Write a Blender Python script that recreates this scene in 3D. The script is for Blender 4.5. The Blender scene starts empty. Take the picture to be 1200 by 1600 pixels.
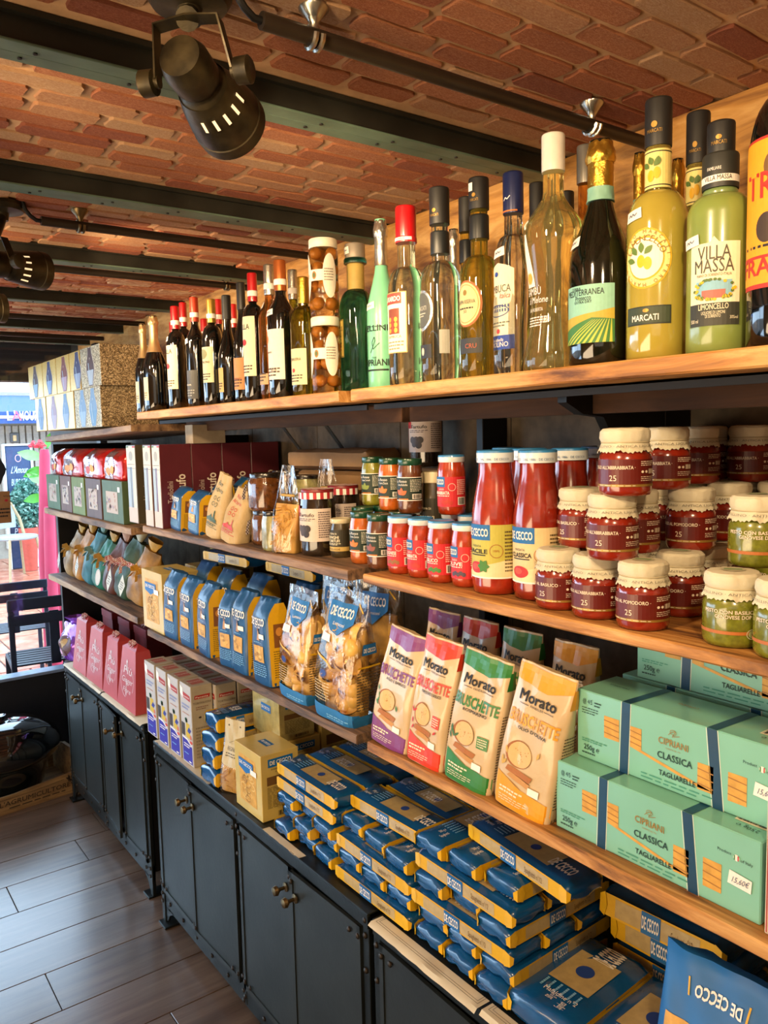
import bpy, bmesh, math, random
from mathutils import Vector, Matrix
random.seed(7)
R = math.radians
PI = math.pi
scene = bpy.context.scene
COL = scene.collection

# ------------------------------------------------------------------ camera
H = 1.25                                   # camera height above the shop floor
F_PX = 1249.7                              # focal length in pixels of the 1200x1600 frame
yaw, pitch, roll = R(36.19), R(-5.49), R(-1.342)
fw = Vector((math.sin(yaw)*math.cos(pitch), math.cos(yaw)*math.cos(pitch), math.sin(pitch)))
rt = Vector((math.cos(yaw), -math.sin(yaw), 0)); up = rt.cross(fw)
rt, up = rt*math.cos(roll)+up*math.sin(roll), up*math.cos(roll)-rt*math.sin(roll)
cam_d = bpy.data.cameras.new('camera'); cam = bpy.data.objects.new('camera', cam_d); COL.objects.link(cam)
cam.matrix_world = Matrix(((rt.x, up.x, -fw.x, 0), (rt.y, up.y, -fw.y, 0), (rt.z, up.z, -fw.z, H), (0, 0, 0, 1)))
cam_d.sensor_fit = 'VERTICAL'; cam_d.sensor_height = 36; cam_d.lens = F_PX/1600*36
cam_d.clip_start = 0.02; cam_d.clip_end = 80
scene.camera = cam
CAM = Vector((0, 0, H))

# ------------------------------------------------------------------ world, lights, exposure
scene.view_settings.view_transform = 'Standard'; scene.view_settings.look = 'None'
scene.view_settings.gamma = 1; scene.view_settings.use_curve_mapping = False
scene.view_settings.exposure = 0.0
world = bpy.data.worlds.new('world'); scene.world = world; world.use_nodes = True
wn = world.node_tree; wn.nodes.clear()
wo = wn.nodes.new('ShaderNodeOutputWorld'); wb = wn.nodes.new('ShaderNodeBackground')
wb.inputs[0].default_value = (0.55, 0.77, 1.0, 1); wb.inputs[1].default_value = 8.0
wn.links.new(wb.outputs[0], wo.inputs[0])

def lamp(name, kind, loc, aim, power, color, **kw):
    l = bpy.data.lights.new(name, kind); l.energy = power; l.color = color
    for k, v in kw.items(): setattr(l, k, v)
    o = bpy.data.objects.new(name, l); COL.objects.link(o); o.location = loc
    d = Vector(aim)-Vector(loc); o.rotation_euler = d.to_track_quat('-Z', 'Y').to_euler()
    return o
WARM = (1.0, 0.71, 0.40)
# ceiling spotlights over the aisle (the ones out of frame hang from the same kind of rail)
for i, (loc, aim, pw) in enumerate([((0.10, -0.10, 1.60), (0.85, 0.45, 1.15), 22),
                                    ((0.02, 0.45, 1.60), (0.90, 0.80, 1.20), 22),
                                    ((0.02, 0.95, 1.60), (0.95, 1.30, 1.25), 18),
                                    ((0.05, 1.75, 1.60), (0.92, 2.05, 1.28), 22),
                                    ]):
    lamp('ceiling_spot', 'SPOT', loc, aim, pw, WARM, spot_size=R(95), spot_blend=0.8, shadow_soft_size=0.035)
# added fill lamps, unseen: one behind the viewer, one lifting the ceiling from the left
lamp('back_fill', 'AREA', (-1.2, -0.6, 1.55), (0.7, 1.0, 0.9), 3.5, (1.0, 0.84, 0.66), shape='RECTANGLE', size=1.6, size_y=0.8)
lamp('ceiling_fill', 'AREA', (-1.5, 0.9, 0.85), (0.1, 1.3, 1.75), 56, (1.0, 0.74, 0.46), shape='RECTANGLE', size=1.6, size_y=1.2)

# ------------------------------------------------------------------ placing by sight lines
def ray(px, py): return fw*F_PX+rt*(px-600)-up*(py-800)
def onx(px, py, X): d = ray(px, py); return CAM+d*(X/d.x)
def ony(px, py, Y): d = ray(px, py); return CAM+d*(Y/d.y)
def onz(px, py, Z): d = ray(px, py); return CAM+d*((Z-H)/d.z)
def y_at(px, X, Z):                        # y of the point (X, y, Z) that is seen in picture column px
    lo, hi = 0.05, 8.0
    for _ in range(40):
        m = (lo+hi)/2; q = Vector((X, m, Z))-CAM
        if 600+F_PX*q.dot(rt)/q.dot(fw) > px: lo = m
        else: hi = m
    return lo
def stand(px, py, z, r=0.0):               # point on the level z whose near rim (radius r) is seen at (px, py)
    p = onz(px, py, z); d = Vector((p.x, p.y, 0)).normalized(); return p+d*r

# ------------------------------------------------------------------ materials
MATS = {}
def srgb(h):
    if isinstance(h, str):
        h = h.lstrip('#'); c = [int(h[i:i+2], 16)/255 for i in (0, 2, 4)]
        return tuple(((x/12.92) if x <= 0.04045 else ((x+0.055)/1.055)**2.4) for x in c)
    return h
def nmat(name):
    m = bpy.data.materials.new(name); m.use_nodes = True; nt = m.node_tree; nt.nodes.clear()
    o = nt.nodes.new('ShaderNodeOutputMaterial'); b = nt.nodes.new('ShaderNodeBsdfPrincipled')
    nt.links.new(b.outputs[0], o.inputs[0]); return m, nt, b
def coords(nt, scale=(1, 1, 1), obj=True):
    t = nt.nodes.new('ShaderNodeTexCoord'); mp = nt.nodes.new('ShaderNodeMapping')
    mp.inputs['Scale'].default_value = scale; nt.links.new(t.outputs['Object' if obj else 'Generated'], mp.inputs[0]); return mp.outputs[0]
def noise(nt, vec, scale, detail=3, rough=0.55, dist=0):
    n = nt.nodes.new('ShaderNodeTexNoise'); n.inputs['Scale'].default_value = scale; n.inputs['Detail'].default_value = detail
    n.inputs['Roughness'].default_value = rough; n.inputs['Distortion'].default_value = dist
    if vec is not None: nt.links.new(vec, n.inputs['Vector'])
    return n.outputs['Fac']
def ramp(nt, fac, stops):
    r = nt.nodes.new('ShaderNodeValToRGB'); e = r.color_ramp.elements
    while len(e) < len(stops): e.new(0.5)
    for el, (p, c) in zip(e, stops): el.position = p; el.color = (*srgb(c), 1)
    nt.links.new(fac, r.inputs[0]); return r.outputs[0]
def bump(nt, b, h, strength, dist=0.002):
    n = nt.nodes.new('ShaderNodeBump'); n.inputs['Strength'].default_value = strength; n.inputs['Distance'].default_value = dist
    nt.links.new(h, n.inputs['Height']); nt.links.new(n.outputs[0], b.inputs['Normal']); return n
def M(color, rough=0.5, metal=0.0, coat=0.0, var=0.12, vs=40, bmp=0.0, bs=60, spec=0.5, sheen=0.0):
    """plain procedural material: a colour with slight mottling and relief"""
    key = ('M', str(color), rough, metal, coat, var, vs, bmp, bs, spec)
    if key in MATS: return MATS[key]
    m, nt, b = nmat('surface'); c = srgb(color)
    v = coords(nt)
    f = noise(nt, v, vs)
    b.inputs['Roughness'].default_value = rough; b.inputs['Metallic'].default_value = metal
    b.inputs['Coat Weight'].default_value = coat; b.inputs['Coat Roughness'].default_value = 0.08
    b.inputs['Specular IOR Level'].default_value = spec
    r = nt.nodes.new('ShaderNodeValToRGB')
    r.color_ramp.elements[0].position = 0.3; r.color_ramp.elements[1].position = 0.7
    r.color_ramp.elements[0].color = (*[x*(1-var) for x in c], 1); r.color_ramp.elements[1].color = (*[min(1, x*(1+var)) for x in c], 1)
    nt.links.new(f, r.inputs[0]); nt.links.new(r.outputs[0], b.inputs['Base Color'])
    if bmp: bump(nt, b, noise(nt, v, bs, 4), bmp)
    MATS[key] = m; return m
def INK(color, rough=0.55, metal=0.0):
    key = ('INK', str(color), rough, metal)
    if key not in MATS:
        m, nt, b = nmat('printing_ink'); f = noise(nt, coords(nt), 200)
        c = srgb(color); b.inputs['Roughness'].default_value = rough; b.inputs['Metallic'].default_value = metal
        nt.links.new(ramp(nt, f, [(0.3, tuple(x*0.93 for x in c)), (0.7, c)]), b.inputs['Base Color'])
        MATS[key] = m
    return MATS[key]
def glass(color=(1, 1, 1), rough=0.02, ior=1.42, tr=0.985):
    key = ('G', str(color), rough, ior, tr)
    if key not in MATS:
        m, nt, b = nmat('glass'); c = srgb(color)
        b.inputs['Transmission Weight'].default_value = tr; b.inputs['IOR'].default_value = ior
        b.inputs['Roughness'].default_value = rough
        f = noise(nt, coords(nt), 30); nt.links.new(ramp(nt, f, [(0.2, tuple(x*0.96 for x in c)), (0.8, c)]), b.inputs['Base Color'])
        MATS[key] = m
    return MATS[key]
def film(tint='#ffffff', gloss=0.22, key2=''):
    """thin clear cellophane: mostly transparent with a wrinkled gloss"""
    key = ('film', tint, gloss)
    if key not in MATS:
        m = bpy.data.materials.new('cellophane'); m.use_nodes = True; nt = m.node_tree; nt.nodes.clear()
        o = nt.nodes.new('ShaderNodeOutputMaterial'); mx = nt.nodes.new('ShaderNodeMixShader'); t = nt.nodes.new('ShaderNodeBsdfTransparent')
        g = nt.nodes.new('ShaderNodeBsdfGlossy'); g.inputs['Roughness'].default_value = 0.12
        t.inputs[0].default_value = (*srgb(tint), 1)
        lw = nt.nodes.new('ShaderNodeLayerWeight'); lw.inputs['Blend'].default_value = 0.35
        ma = nt.nodes.new('ShaderNodeMath'); ma.operation = 'MULTIPLY_ADD'; ma.inputs[1].default_value = 0.38; ma.inputs[2].default_value = gloss*0.2
        nt.links.new(lw.outputs['Fresnel'], ma.inputs[0]); nt.links.new(ma.outputs[0], mx.inputs[0])
        bm_ = nt.nodes.new('ShaderNodeBump'); bm_.inputs['Strength'].default_value = 0.45; bm_.inputs['Distance'].default_value = 0.004
        nt.links.new(noise(nt, coords(nt, (1, 1, 0.35)), 45, 3, 0.6, 1.2), bm_.inputs['Height']); nt.links.new(bm_.outputs[0], g.inputs['Normal']); nt.links.new(bm_.outputs[0], lw.inputs['Normal'])
        nt.links.new(t.outputs[0], mx.inputs[1]); nt.links.new(g.outputs[0], mx.inputs[2]); nt.links.new(mx.outputs[0], o.inputs[0])
        MATS[key] = m
    return MATS[key]
def wood(dark, mid, light, grain=(60, 3, 60), rough=0.5, knots=True, bmp=0.25, key='w', sp=0.165):
    k = ('wood', dark, mid, light, grain, rough)
    if k in MATS: return MATS[k]
    m, nt, b = nmat('wood'); v = coords(nt, grain); v2 = coords(nt, tuple(x*0.12 for x in grain))
    f1 = noise(nt, v, 1.0, 6, 0.65, 0.6); f2 = noise(nt, v2, 1.0, 3, 0.6, 1.5)
    mx = nt.nodes.new('ShaderNodeMath'); mx.operation = 'MULTIPLY_ADD'; mx.inputs[1].default_value = 0.55
    mb = nt.nodes.new('ShaderNodeMath'); mb.operation = 'MULTIPLY'; mb.inputs[1].default_value = 0.45
    nt.links.new(f2, mb.inputs[0]); nt.links.new(f1, mx.inputs[0]); nt.links.new(mb.outputs[0], mx.inputs[2])
    nt.links.new(ramp(nt, mx.outputs[0], [(0.5-sp, dark), (0.5, mid), (0.5+sp, light)]), b.inputs['Base Color'])
    b.inputs['Roughness'].default_value = rough; bump(nt, b, f1, bmp)
    MATS[k] = m; return m

# ------------------------------------------------------------------ mesh collector
class MB:
    def __init__(s): s.v = []; s.f = []; s.mi = []; s.cur = 0; s.sm = 90
    def add(s, vs, fs):
        o = len(s.v); s.v += [tuple(v) for v in vs]; s.f += [tuple(i+o for i in f) for f in fs]; s.mi += [s.cur]*len(fs); return s
    def box(s, x0, y0, z0, x1, y1, z1, rz=0, c=(0, 0)):
        P = [(x, y, z) for z in (z0, z1) for (x, y) in ((x0, y0), (x1, y0), (x1, y1), (x0, y1))]
        if rz:
            cs, sn = math.cos(rz), math.sin(rz)
            P = [(c[0]+(x-c[0])*cs-(y-c[1])*sn, c[1]+(x-c[0])*sn+(y-c[1])*cs, z) for x, y, z in P]
        return s.add(P, [(3, 2, 1, 0), (4, 5, 6, 7), (0, 1, 5, 4), (1, 2, 6, 5), (2, 3, 7, 6), (3, 0, 4, 7)])
    def cbox(s, cx, cy, cz, w, d, h): return s.box(cx-w/2, cy-d/2, cz-h/2, cx+w/2, cy+d/2, cz+h/2)
    def rbox(s, x0, y0, z0, x1, y1, z1, b):
        """box with chamfered edges"""
        s.sm = 30
        bm = bmesh.new(); bmesh.ops.create_cube(bm, size=1)
        for v in bm.verts: v.co = Vector(((x0+x1)/2+v.co.x*(x1-x0), (y0+y1)/2+v.co.y*(y1-y0), (z0+z1)/2+v.co.z*(z1-z0)))
        bmesh.ops.bevel(bm, geom=list(bm.edges), offset=b, segments=1, affect='EDGES')
        bm.verts.ensure_lookup_table()
        s.add([v.co.copy() for v in bm.verts], [[v.index for v in f.verts] for f in bm.faces]); bm.free(); return s
    def lathe(s, prof, n=28, c=(0, 0), cap=True, sx=1, sy=1, wob=None):
        o = []; m = len(prof)
        for r, z in prof:
            for i in range(n):
                a = 2*PI*i/n; rr = r*(1+(wob(a, z) if wob else 0)); o.append((c[0]+rr*math.cos(a)*sx, c[1]+rr*math.sin(a)*sy, z))
        fs = [(j*n+i, j*n+(i+1) % n, (j+1)*n+(i+1) % n, (j+1)*n+i) for j in range(m-1) for i in range(n)]
        if cap: fs += [tuple(range(n-1, -1, -1)), tuple((m-1)*n+i for i in range(n))]
        return s.add(o, fs)
    def tube(s, pts, r, n=8, cap=True):
        pts = [Vector(p) for p in pts]; rs = r if isinstance(r, (list, tuple)) else [r]*len(pts); o = []
        pn = None
        for i, p in enumerate(pts):
            d = (pts[min(i+1, len(pts)-1)]-pts[max(i-1, 0)]).normalized()
            if pn is None:
                pn = d.cross(Vector((0, 0, 1)))
                if pn.length < 1e-3: pn = d.cross(Vector((1, 0, 0)))
                pn.normalize()
            else: pn = (pn-d*pn.dot(d)).normalized()
            q = d.cross(pn)
            for k in range(n):
                a = 2*PI*k/n; o.append(p+(pn*math.cos(a)+q*math.sin(a))*rs[i])
        m = len(pts); fs = [(j*n+(i+1) % n, j*n+i, (j+1)*n+i, (j+1)*n+(i+1) % n) for j in range(m-1) for i in range(n)]
        if cap: fs += [tuple(range(n)), tuple((m-1)*n+i for i in range(n-1, -1, -1))]
        return s.add(o, fs)
    def ribbon(s, pts, nrm, w, t=0.0008):
        """flat strap along pts, width w across direction nrm"""
        pts = [Vector(p) for p in pts]; nrm = Vector(nrm).normalized(); o = []
        for i, p in enumerate(pts):
            d = (pts[min(i+1, len(pts)-1)]-pts[max(i-1, 0)]).normalized(); q = d.cross(nrm).normalized()
            for a, b in ((-1, -1), (1, -1), (1, 1), (-1, 1)): o.append(p+nrm*(w/2*a)+q*(t/2*b))
        m = len(pts); fs = [(j*4+i, j*4+(i+1) % 4, (j+1)*4+(i+1) % 4, (j+1)*4+i) for j in range(m-1) for i in range(4)]
        return s.add(o, fs+[(3, 2, 1, 0), tuple((m-1)*4+i for i in range(4))])
    def prism(s, pts, y0, y1, axis='y'):
        """outline in two axes extruded along the third"""
        n = len(pts)
        def mk(p, t): return (p[0], t, p[1]) if axis == 'y' else ((t, p[0], p[1]) if axis == 'x' else (p[0], p[1], t))
        return s.add([mk(p, y0) for p in pts]+[mk(p, y1) for p in pts], [tuple(range(n)), tuple(range(2*n-1, n-1, -1))]+[(i, i+n, (i+1) % n+n, (i+1) % n) for i in range(n)])
    def grid(s, fn, nu, nv, closed=False):
        """fn(u,v) with u,v in 0..1"""
        nn = nu if closed else nu+1
        o = [fn(i/nu, j/nv) for j in range(nv+1) for i in range(nn)]
        return s.add(o, [(j*nn+i, j*nn+(i+1) % nn, (j+1)*nn+(i+1) % nn, (j+1)*nn+i) for j in range(nv) for i in range(nu)])
    def xf(s, mat): s.v = [tuple(mat @ Vector(v)) for v in s.v]; return s
    def mesh(s, mats, smooth=40, recalc=True):
        me = bpy.data.meshes.new('mesh'); me.from_pydata(s.v, [], s.f)
        for m in (mats if isinstance(mats, (list, tuple)) else [mats]): me.materials.append(m)
        if any(s.mi): me.polygons.foreach_set('material_index', s.mi)
        if recalc:
            bm = bmesh.new(); bm.from_mesh(me); bmesh.ops.recalc_face_normals(bm, faces=bm.faces); bm.to_mesh(me); bm.free()
        if smooth: 
            me.polygons.foreach_set('use_smooth', [True]*len(me.polygons)); me.set_sharp_from_angle(angle=R(min(smooth, s.sm)))
        me.update(); return me
    def build(s, name, mats, parent=None, smooth=40, recalc=True, loc=None):
        me = s.mesh(mats, smooth, recalc); me.name = name
        o = bpy.data.objects.new(name, me); COL.objects.link(o)
        if parent is not None: o.parent = parent
        if loc is not None: o.location = loc
        return o
def thing(name, label, cat, loc=(0, 0, 0), rz=0, group=None, tilt=None):
    o = bpy.data.objects.new(name, None); COL.objects.link(o); o.empty_display_size = 0.02
    o.location = loc; o.rotation_euler = (tilt[0] if tilt else 0, tilt[1] if tilt else 0, rz)
    o['label'] = label; o['category'] = cat
    if group: o['group'] = group
    return o
def tag(o, label, cat, group=None, kind=None):
    if label: o['label'] = label
    if cat: o['category'] = cat
    if group: o['group'] = group
    if kind: o['kind'] = kind
    return o
def struct(o): o['kind'] = 'structure'; return o
KIDS = {}
def kids(o):
    return [c for c in o.children]
def dup(root, label, loc, rz=None, tilt=None, scale=None, group=None):
    r = root.copy(); COL.objects.link(r); r.location = loc; r['label'] = label
    e = list(root.rotation_euler)
    if rz is not None: e[2] = rz
    if tilt is not None: e[0], e[1] = tilt
    r.rotation_euler = e
    if scale is not None: r.scale = (scale,)*3 if isinstance(scale, (int, float)) else scale
    if group: r['group'] = group
    for ch in kids(root):
        c = ch.copy(); COL.objects.link(c); c.parent = r
        for g in kids(ch):
            d = g.copy(); COL.objects.link(d); d.parent = c
    return r

# ------------------------------------------------------------------ printed sheets (labels, lettering)
_TXT = {}
def text_mesh(txt, bold=0.0):
    k = (txt, bold)
    if k not in _TXT:
        cu = bpy.data.curves.new('t', 'FONT'); cu.body = txt; cu.size = 1; cu.resolution_u = 2; cu.align_x = 'CENTER'
        o = bpy.data.objects.new('t', cu); COL.objects.link(o)
        dg = bpy.context.evaluated_depsgraph_get(); me = bpy.data.meshes.new_from_object(o.evaluated_get(dg))
        vs = [(v.co.x, v.co.y) for v in me.vertices]; fs = [tuple(p.vertices) for p in me.polygons]
        bpy.data.objects.remove(o); bpy.data.curves.remove(cu); bpy.data.meshes.remove(me)
        if not vs: vs = [(0, 0)]
        x0 = min(v[0] for v in vs); x1 = max(v[0] for v in vs); cx = (x0+x1)/2
        _TXT[k] = ([(x-cx, y) for x, y in vs], fs, x1-x0)
    return _TXT[k]
def cyl(r, lift=0.0004, zf=None, rf=None):
    """wrap for a round body; u is arc length from the front, v the height; rf(v) gives the radius when it changes"""
    def w(u, v, l):
        rr = rf(v) if rf else r; a = u/r; q = rr+lift+0.00025*l; return (q*math.sin(a), -q*math.cos(a), v)
    return w
def flat(y, lift=0.0004):
    return lambda u, v, l: (u, y-lift-0.00025*l, v)
class Sheet:
    """printed pieces lying on a surface given by wrap(u, v, layer)"""
    def __init__(s, parent, wrap, step=0.006, sv=1e9, off=(0, 0), ang=0, k=1.0):
        s.p = parent; s.w = wrap; s.step = step; s.sv = sv; s.m = {}; s.off = off; s.ca = math.cos(ang)*k; s.sa = math.sin(ang)*k
    def T(s, x, y): return (s.off[0]+x*s.ca-y*s.sa, s.off[1]+x*s.sa+y*s.ca)
    def _mb(s, part, mat):
        return s.m.setdefault((part, mat), MB())
    def poly(s, pts, mat, layer=0, part='label', raw=False):
        if not raw: pts = [s.T(*p) for p in pts]
        mb = s._mb(part, mat)
        for cell in _slice(pts, 0, s.step):
            for c2 in (_slice(cell, 1, s.sv) if s.sv < 1 else [cell]):
                if len(c2) >= 3: mb.add([s.w(x, y, layer) for x, y in c2], [tuple(range(len(c2)))])
        return s
    def rect(s, x0, y0, x1, y1, mat, layer=0, part='label'):
        return s.poly([(x0, y0), (x1, y0), (x1, y1), (x0, y1)], mat, layer, part)
    def ell(s, cx, cy, rx, ry, mat, layer=0, part='label', n=24):
        return s.poly([(cx+rx*math.cos(2*PI*i/n), cy+ry*math.sin(2*PI*i/n)) for i in range(n)], mat, layer, part)
    def ring(s, cx, cy, rx, ry, t, mat, layer=0, part='label', n=28, a0=0, a1=360):
        a0, a1 = R(a0), R(a1)
        for i in range(n):
            a, b = a0+(a1-a0)*i/n, a0+(a1-a0)*(i+1)/n
            s.poly([(cx+rx*math.cos(a), cy+ry*math.sin(a)), (cx+rx*math.cos(b), cy+ry*math.sin(b)), (cx+(rx-t)*math.cos(b), cy+(ry-t)*math.sin(b)), (cx+(rx-t)*math.cos(a), cy+(ry-t)*math.sin(a))], mat, layer, part)
        return s
    def line(s, pts, t, mat, layer=1, part='emblem'):
        for (x0, y0), (x1, y1) in zip(pts, pts[1:]):
            d = math.hypot(x1-x0, y1-y0) or 1; nx, ny = -(y1-y0)/d*t/2, (x1-x0)/d*t/2
            s.poly([(x0-nx, y0-ny), (x1-nx, y1-ny), (x1+nx, y1+ny), (x0+nx, y0+ny)], mat, layer, part)
        return s
    def text(s, txt, cx, cy, h, mat, layer=2, w=None, bold=0.0, shear=0.0, part='lettering', ang=0, sp=1.0):
        """txt centred on cx with baseline cy and capital height h; w forces the width"""
        vs, fs, tw = text_mesh(txt); k = h/0.70; kx = (w/tw) if w else k*sp
        ca, sa = math.cos(ang), math.sin(ang); b = bold*0.75
        for ci, (dx, dy) in enumerate(((-b, -b), (b, -b), (b, b), (-b, b)) if bold else ((0, 0),)):
            o = []
            for x, y in vs:
                x, y = (x+dx)*kx+y*k*shear, (y+dy)*k; x, y = s.T(cx+x*ca-y*sa, cy+x*sa+y*ca); o.append(s.w(x, y, layer+ci*0.2))
            s._mb(part, mat).add(o, fs)
        return s
    def micro(s, x0, y0, x1, y1, rows, mat, layer=2, part='small_print', seed=1, t=0.45, gap=None):
        rg = random.Random(seed); dh = (y1-y0)/rows; W = x1-x0; g = gap or W*0.035
        mb = s._mb(part, mat)
        for i in range(rows):
            x = x0; yy = y1-(i+0.5)*dh; xe = x1-(W*0.3*rg.random() if i == rows-1 else 0)
            while x < xe-g:
                w = min(W*rg.uniform(0.07, 0.2), xe-x)
                q = [s.T(a, b) for a, b in ((x, yy-dh*t/2), (x+w, yy-dh*t/2), (x+w, yy+dh*t/2), (x, yy+dh*t/2))]
                mb.add([s.w(a, b, layer) for a, b in q], [(0, 1, 2, 3)]); x += w+g
        return s
    def leaf(s, cx, cy, L, wd, ang, mat, layer=2, part='picture'):
        pts = [(t*L, wd*math.sin(PI*t)) for t in (0, .2, .4, .6, .8, 1)]+[(t*L, -wd*math.sin(PI*t)) for t in (.8, .6, .4, .2)]
        c, n = math.cos(ang), math.sin(ang)
        return s.poly([(cx+x*c-y*n, cy+x*n+y*c) for x, y in pts], mat, layer, part)
    def bars(s, x0, y0, x1, y1, mat, n=16, layer=2, seed=3):
        rg = random.Random(seed); x = x0; st = (x1-x0)/n
        for i in range(n):
            w = st*rg.choice((0.3, 0.5, 0.7)); s.poly([(x, y0), (x+w, y0), (x+w, y1), (x, y1)], mat, layer, 'barcode'); x += st
        return s
    def done(s):
        out = []
        for (part, mat), mb in s.m.items():
            o = mb.build(part, mat, s.p, smooth=30, recalc=False); out.append(o)
            if part in ('small_print', 'barcode', 'window_pasta', 'price_writing'): o['kind'] = 'stuff'
        return out
def _slice(pts, ax, step):
    lo = min(p[ax] for p in pts); hi = max(p[ax] for p in pts)
    n = max(1, int(math.ceil((hi-lo)/step-1e-6))); out = []
    if n == 1: return [pts]
    for i in range(n):
        a, b = lo+(hi-lo)*i/n, lo+(hi-lo)*(i+1)/n; q = pts
        for lim, sg in ((a, 1), (b, -1)):
            r = []
            for j in range(len(q)):
                p, t = q[j-1], q[j]; dp, dt = (p[ax]-lim)*sg, (t[ax]-lim)*sg
                if (dp < -1e-12) != (dt < -1e-12):
                    f = dp/(dp-dt); r.append((p[0]+(t[0]-p[0])*f, p[1]+(t[1]-p[1])*f))
                if dt >= -1e-12: r.append(t)
            q = r
            if len(q) < 3: break
        if len(q) >= 3: out.append(q)
    return out
# ================================================================== ROOM
FX = 0.684                                  # front edge of the shelving
BX = 1.03                                   # back wall
Z1, Z2, Z3, ZC = 1.320, 1.040, 0.776, 0.487 # shelf tops and cabinet top
CZ = 1.680                                  # brick ceiling
YW = 3.30                                   # shop window
PLANK = wood('#5e3717', '#ac7538', '#d6a464', (75, 6, 45), 0.55, bmp=.6, sp=0.11)
PLANK_OLD = wood('#43342a', '#86664a', '#b0906a', (70, 5, 40), 0.65, bmp=.6, sp=0.11)
STEEL = M('#252a2a', 0.42, 0.7, var=0.25, vs=14, bmp=0.12, bs=120)
STEEL_D = M('#141414', 0.5, 0.4, var=0.2)
BRASS = M('#6d5c40', 0.35, 0.9, var=0.2)

# floor: wood-look planks running across the aisle
fl = MB().box(-1.6, -1.2, -0.02, 1.06, YW+0.05, -0.004).build('floor', M('#1c1712', 0.8)); struct(fl)
pm = []
for i, (a, b, c) in enumerate([('#4a3a30', '#604f43', '#776557'), ('#4c3c32', '#645245', '#7b6859'), ('#463730', '#5b4b40', '#716052')]):
    w_m = wood(a, b, c, (4, 50, 30), 0.29, bmp=0.06); pb = [n for n in w_m.node_tree.nodes if n.type == 'BSDF_PRINCIPLED'][0]; pb.inputs['Coat Weight'].default_value = 0.6; pb.inputs['Coat Roughness'].default_value = 0.22; pm.append(w_m)
rg = random.Random(5)
ends = {9: [onz(178, 1312, 0).x, -0.72], 7: [onz(19, 1405, 0).x, 1.2], 5: [-0.35, 0.75], 4: [onz(84, 1550, 0).x, 1.3], 10: [-0.2, 0.9], 8: [-0.45, 0.62]}
for k in range(-6, 14):
    y0 = 1.773+0.1537*(k-4)-0.1537*0
    if y0 > YW: continue
    xs = sorted(ends.get(k, [rg.uniform(-1.0, -0.4), rg.uniform(0.1, 0.6)])); xs = [-1.6]+[x for x in xs if x < 1.0]+[1.05]
    for x0, x1 in zip(xs, xs[1:]):
        o = MB().rbox(x0+0.001, y0+0.001, -0.006, x1-0.001, min(y0+0.1527, YW+0.05), 0.0, 0.0008).build('plank', pm[rg.randrange(3)], fl)

# right wall: warm board above the shelves, dark boards behind them
wl = MB().box(BX, -1.2, 0, BX+0.05, YW+0.9, CZ+0.02).build('wall_right', M('#2a241d', 0.8, var=0.4, vs=12, bmp=0.3)); struct(wl)
WALLW = wood('#7a4e24', '#b5833f', '#d4a764', (30, 6, 34), 0.6, sp=0.095)
for y0, y1 in ((-0.6, 0.31), (0.31, 1.02), (1.02, 1.95), (1.95, 2.95), (2.95, 3.6)):
    MB().rbox(BX-0.012, y0+0.001, Z1+0.001, BX, y1-0.001, CZ, 0.001).build('wall_board', WALLW, wl)
DK = M('#564b3c', 0.75, var=0.5, vs=22, bmp=0.6, bs=45)
for y0, y1 in ((-0.6, 0.05), (0.05, 0.36), (0.36, 0.68), (0.68, 1.01), (1.01, 1.33), (1.33, 1.66), (1.66, 2.0), (2.0, 2.4), (2.4, 2.86), (2.86, 3.28)):
    MB().rbox(BX-0.010, y0+0.001, ZC, BX, y1-0.001, Z1-0.02, 0.001).build('dark_board', DK, wl)
# pale cable duct along the boards
tag(MB().rbox(BX-0.035, 0.1, 1.425, BX-0.013, 0.93, 1.445, 0.002).build('cable_duct', M('#d8cdb4', 0.5)), 'pale plastic cable duct along the board wall behind the limoncello bottles', 'duct')

# the rest of the shop: plastered wall across the aisle and behind the viewer
PL = M('#c9a77c', 0.85, var=0.1, vs=5, bmp=0.2)
struct(MB().box(-1.66, -1.26, 0, -1.6, YW-1.0, CZ).build('wall_left', PL)); struct(MB().box(-1.6, -1.26, 0, BX, -1.2, CZ).build('wall_back', PL))
# ceiling: mortar bed and bricks
ce = MB().box(-1.6, -1.2, CZ+0.004, BX+0.05, 3.75, CZ+0.05).build('ceiling', M('#b8926c', 0.9, var=0.2, vs=30, bmp=0.5, bs=60)); struct(ce)
def brickmat(i):
    a, b, c = [('#a85c34', '#c87c50', '#e0a478'), ('#9a5030', '#bc6c42', '#d4946a'), ('#b47048', '#d09468', '#e2b88e'), ('#84402a', '#a8583a', '#c47c58'), ('#bd8458', '#d4a478', '#e4c09a')][i]
    m, nt, b_ = nmat('brick'); v = coords(nt)
    nt.links.new(ramp(nt, noise(nt, v, 26, 6, 0.7, 1.2), [(0.34, a), (0.5, b), (0.64, c)]), b_.inputs['Base Color'])
    b_.inputs['Roughness'].default_value = 0.9; bump(nt, b_, noise(nt, v, 110, 5, 0.75), 0.9, 0.005); return m
BM = [brickmat(i) for i in range(5)]
rg = random.Random(11)
brick_meshes = []
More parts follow.
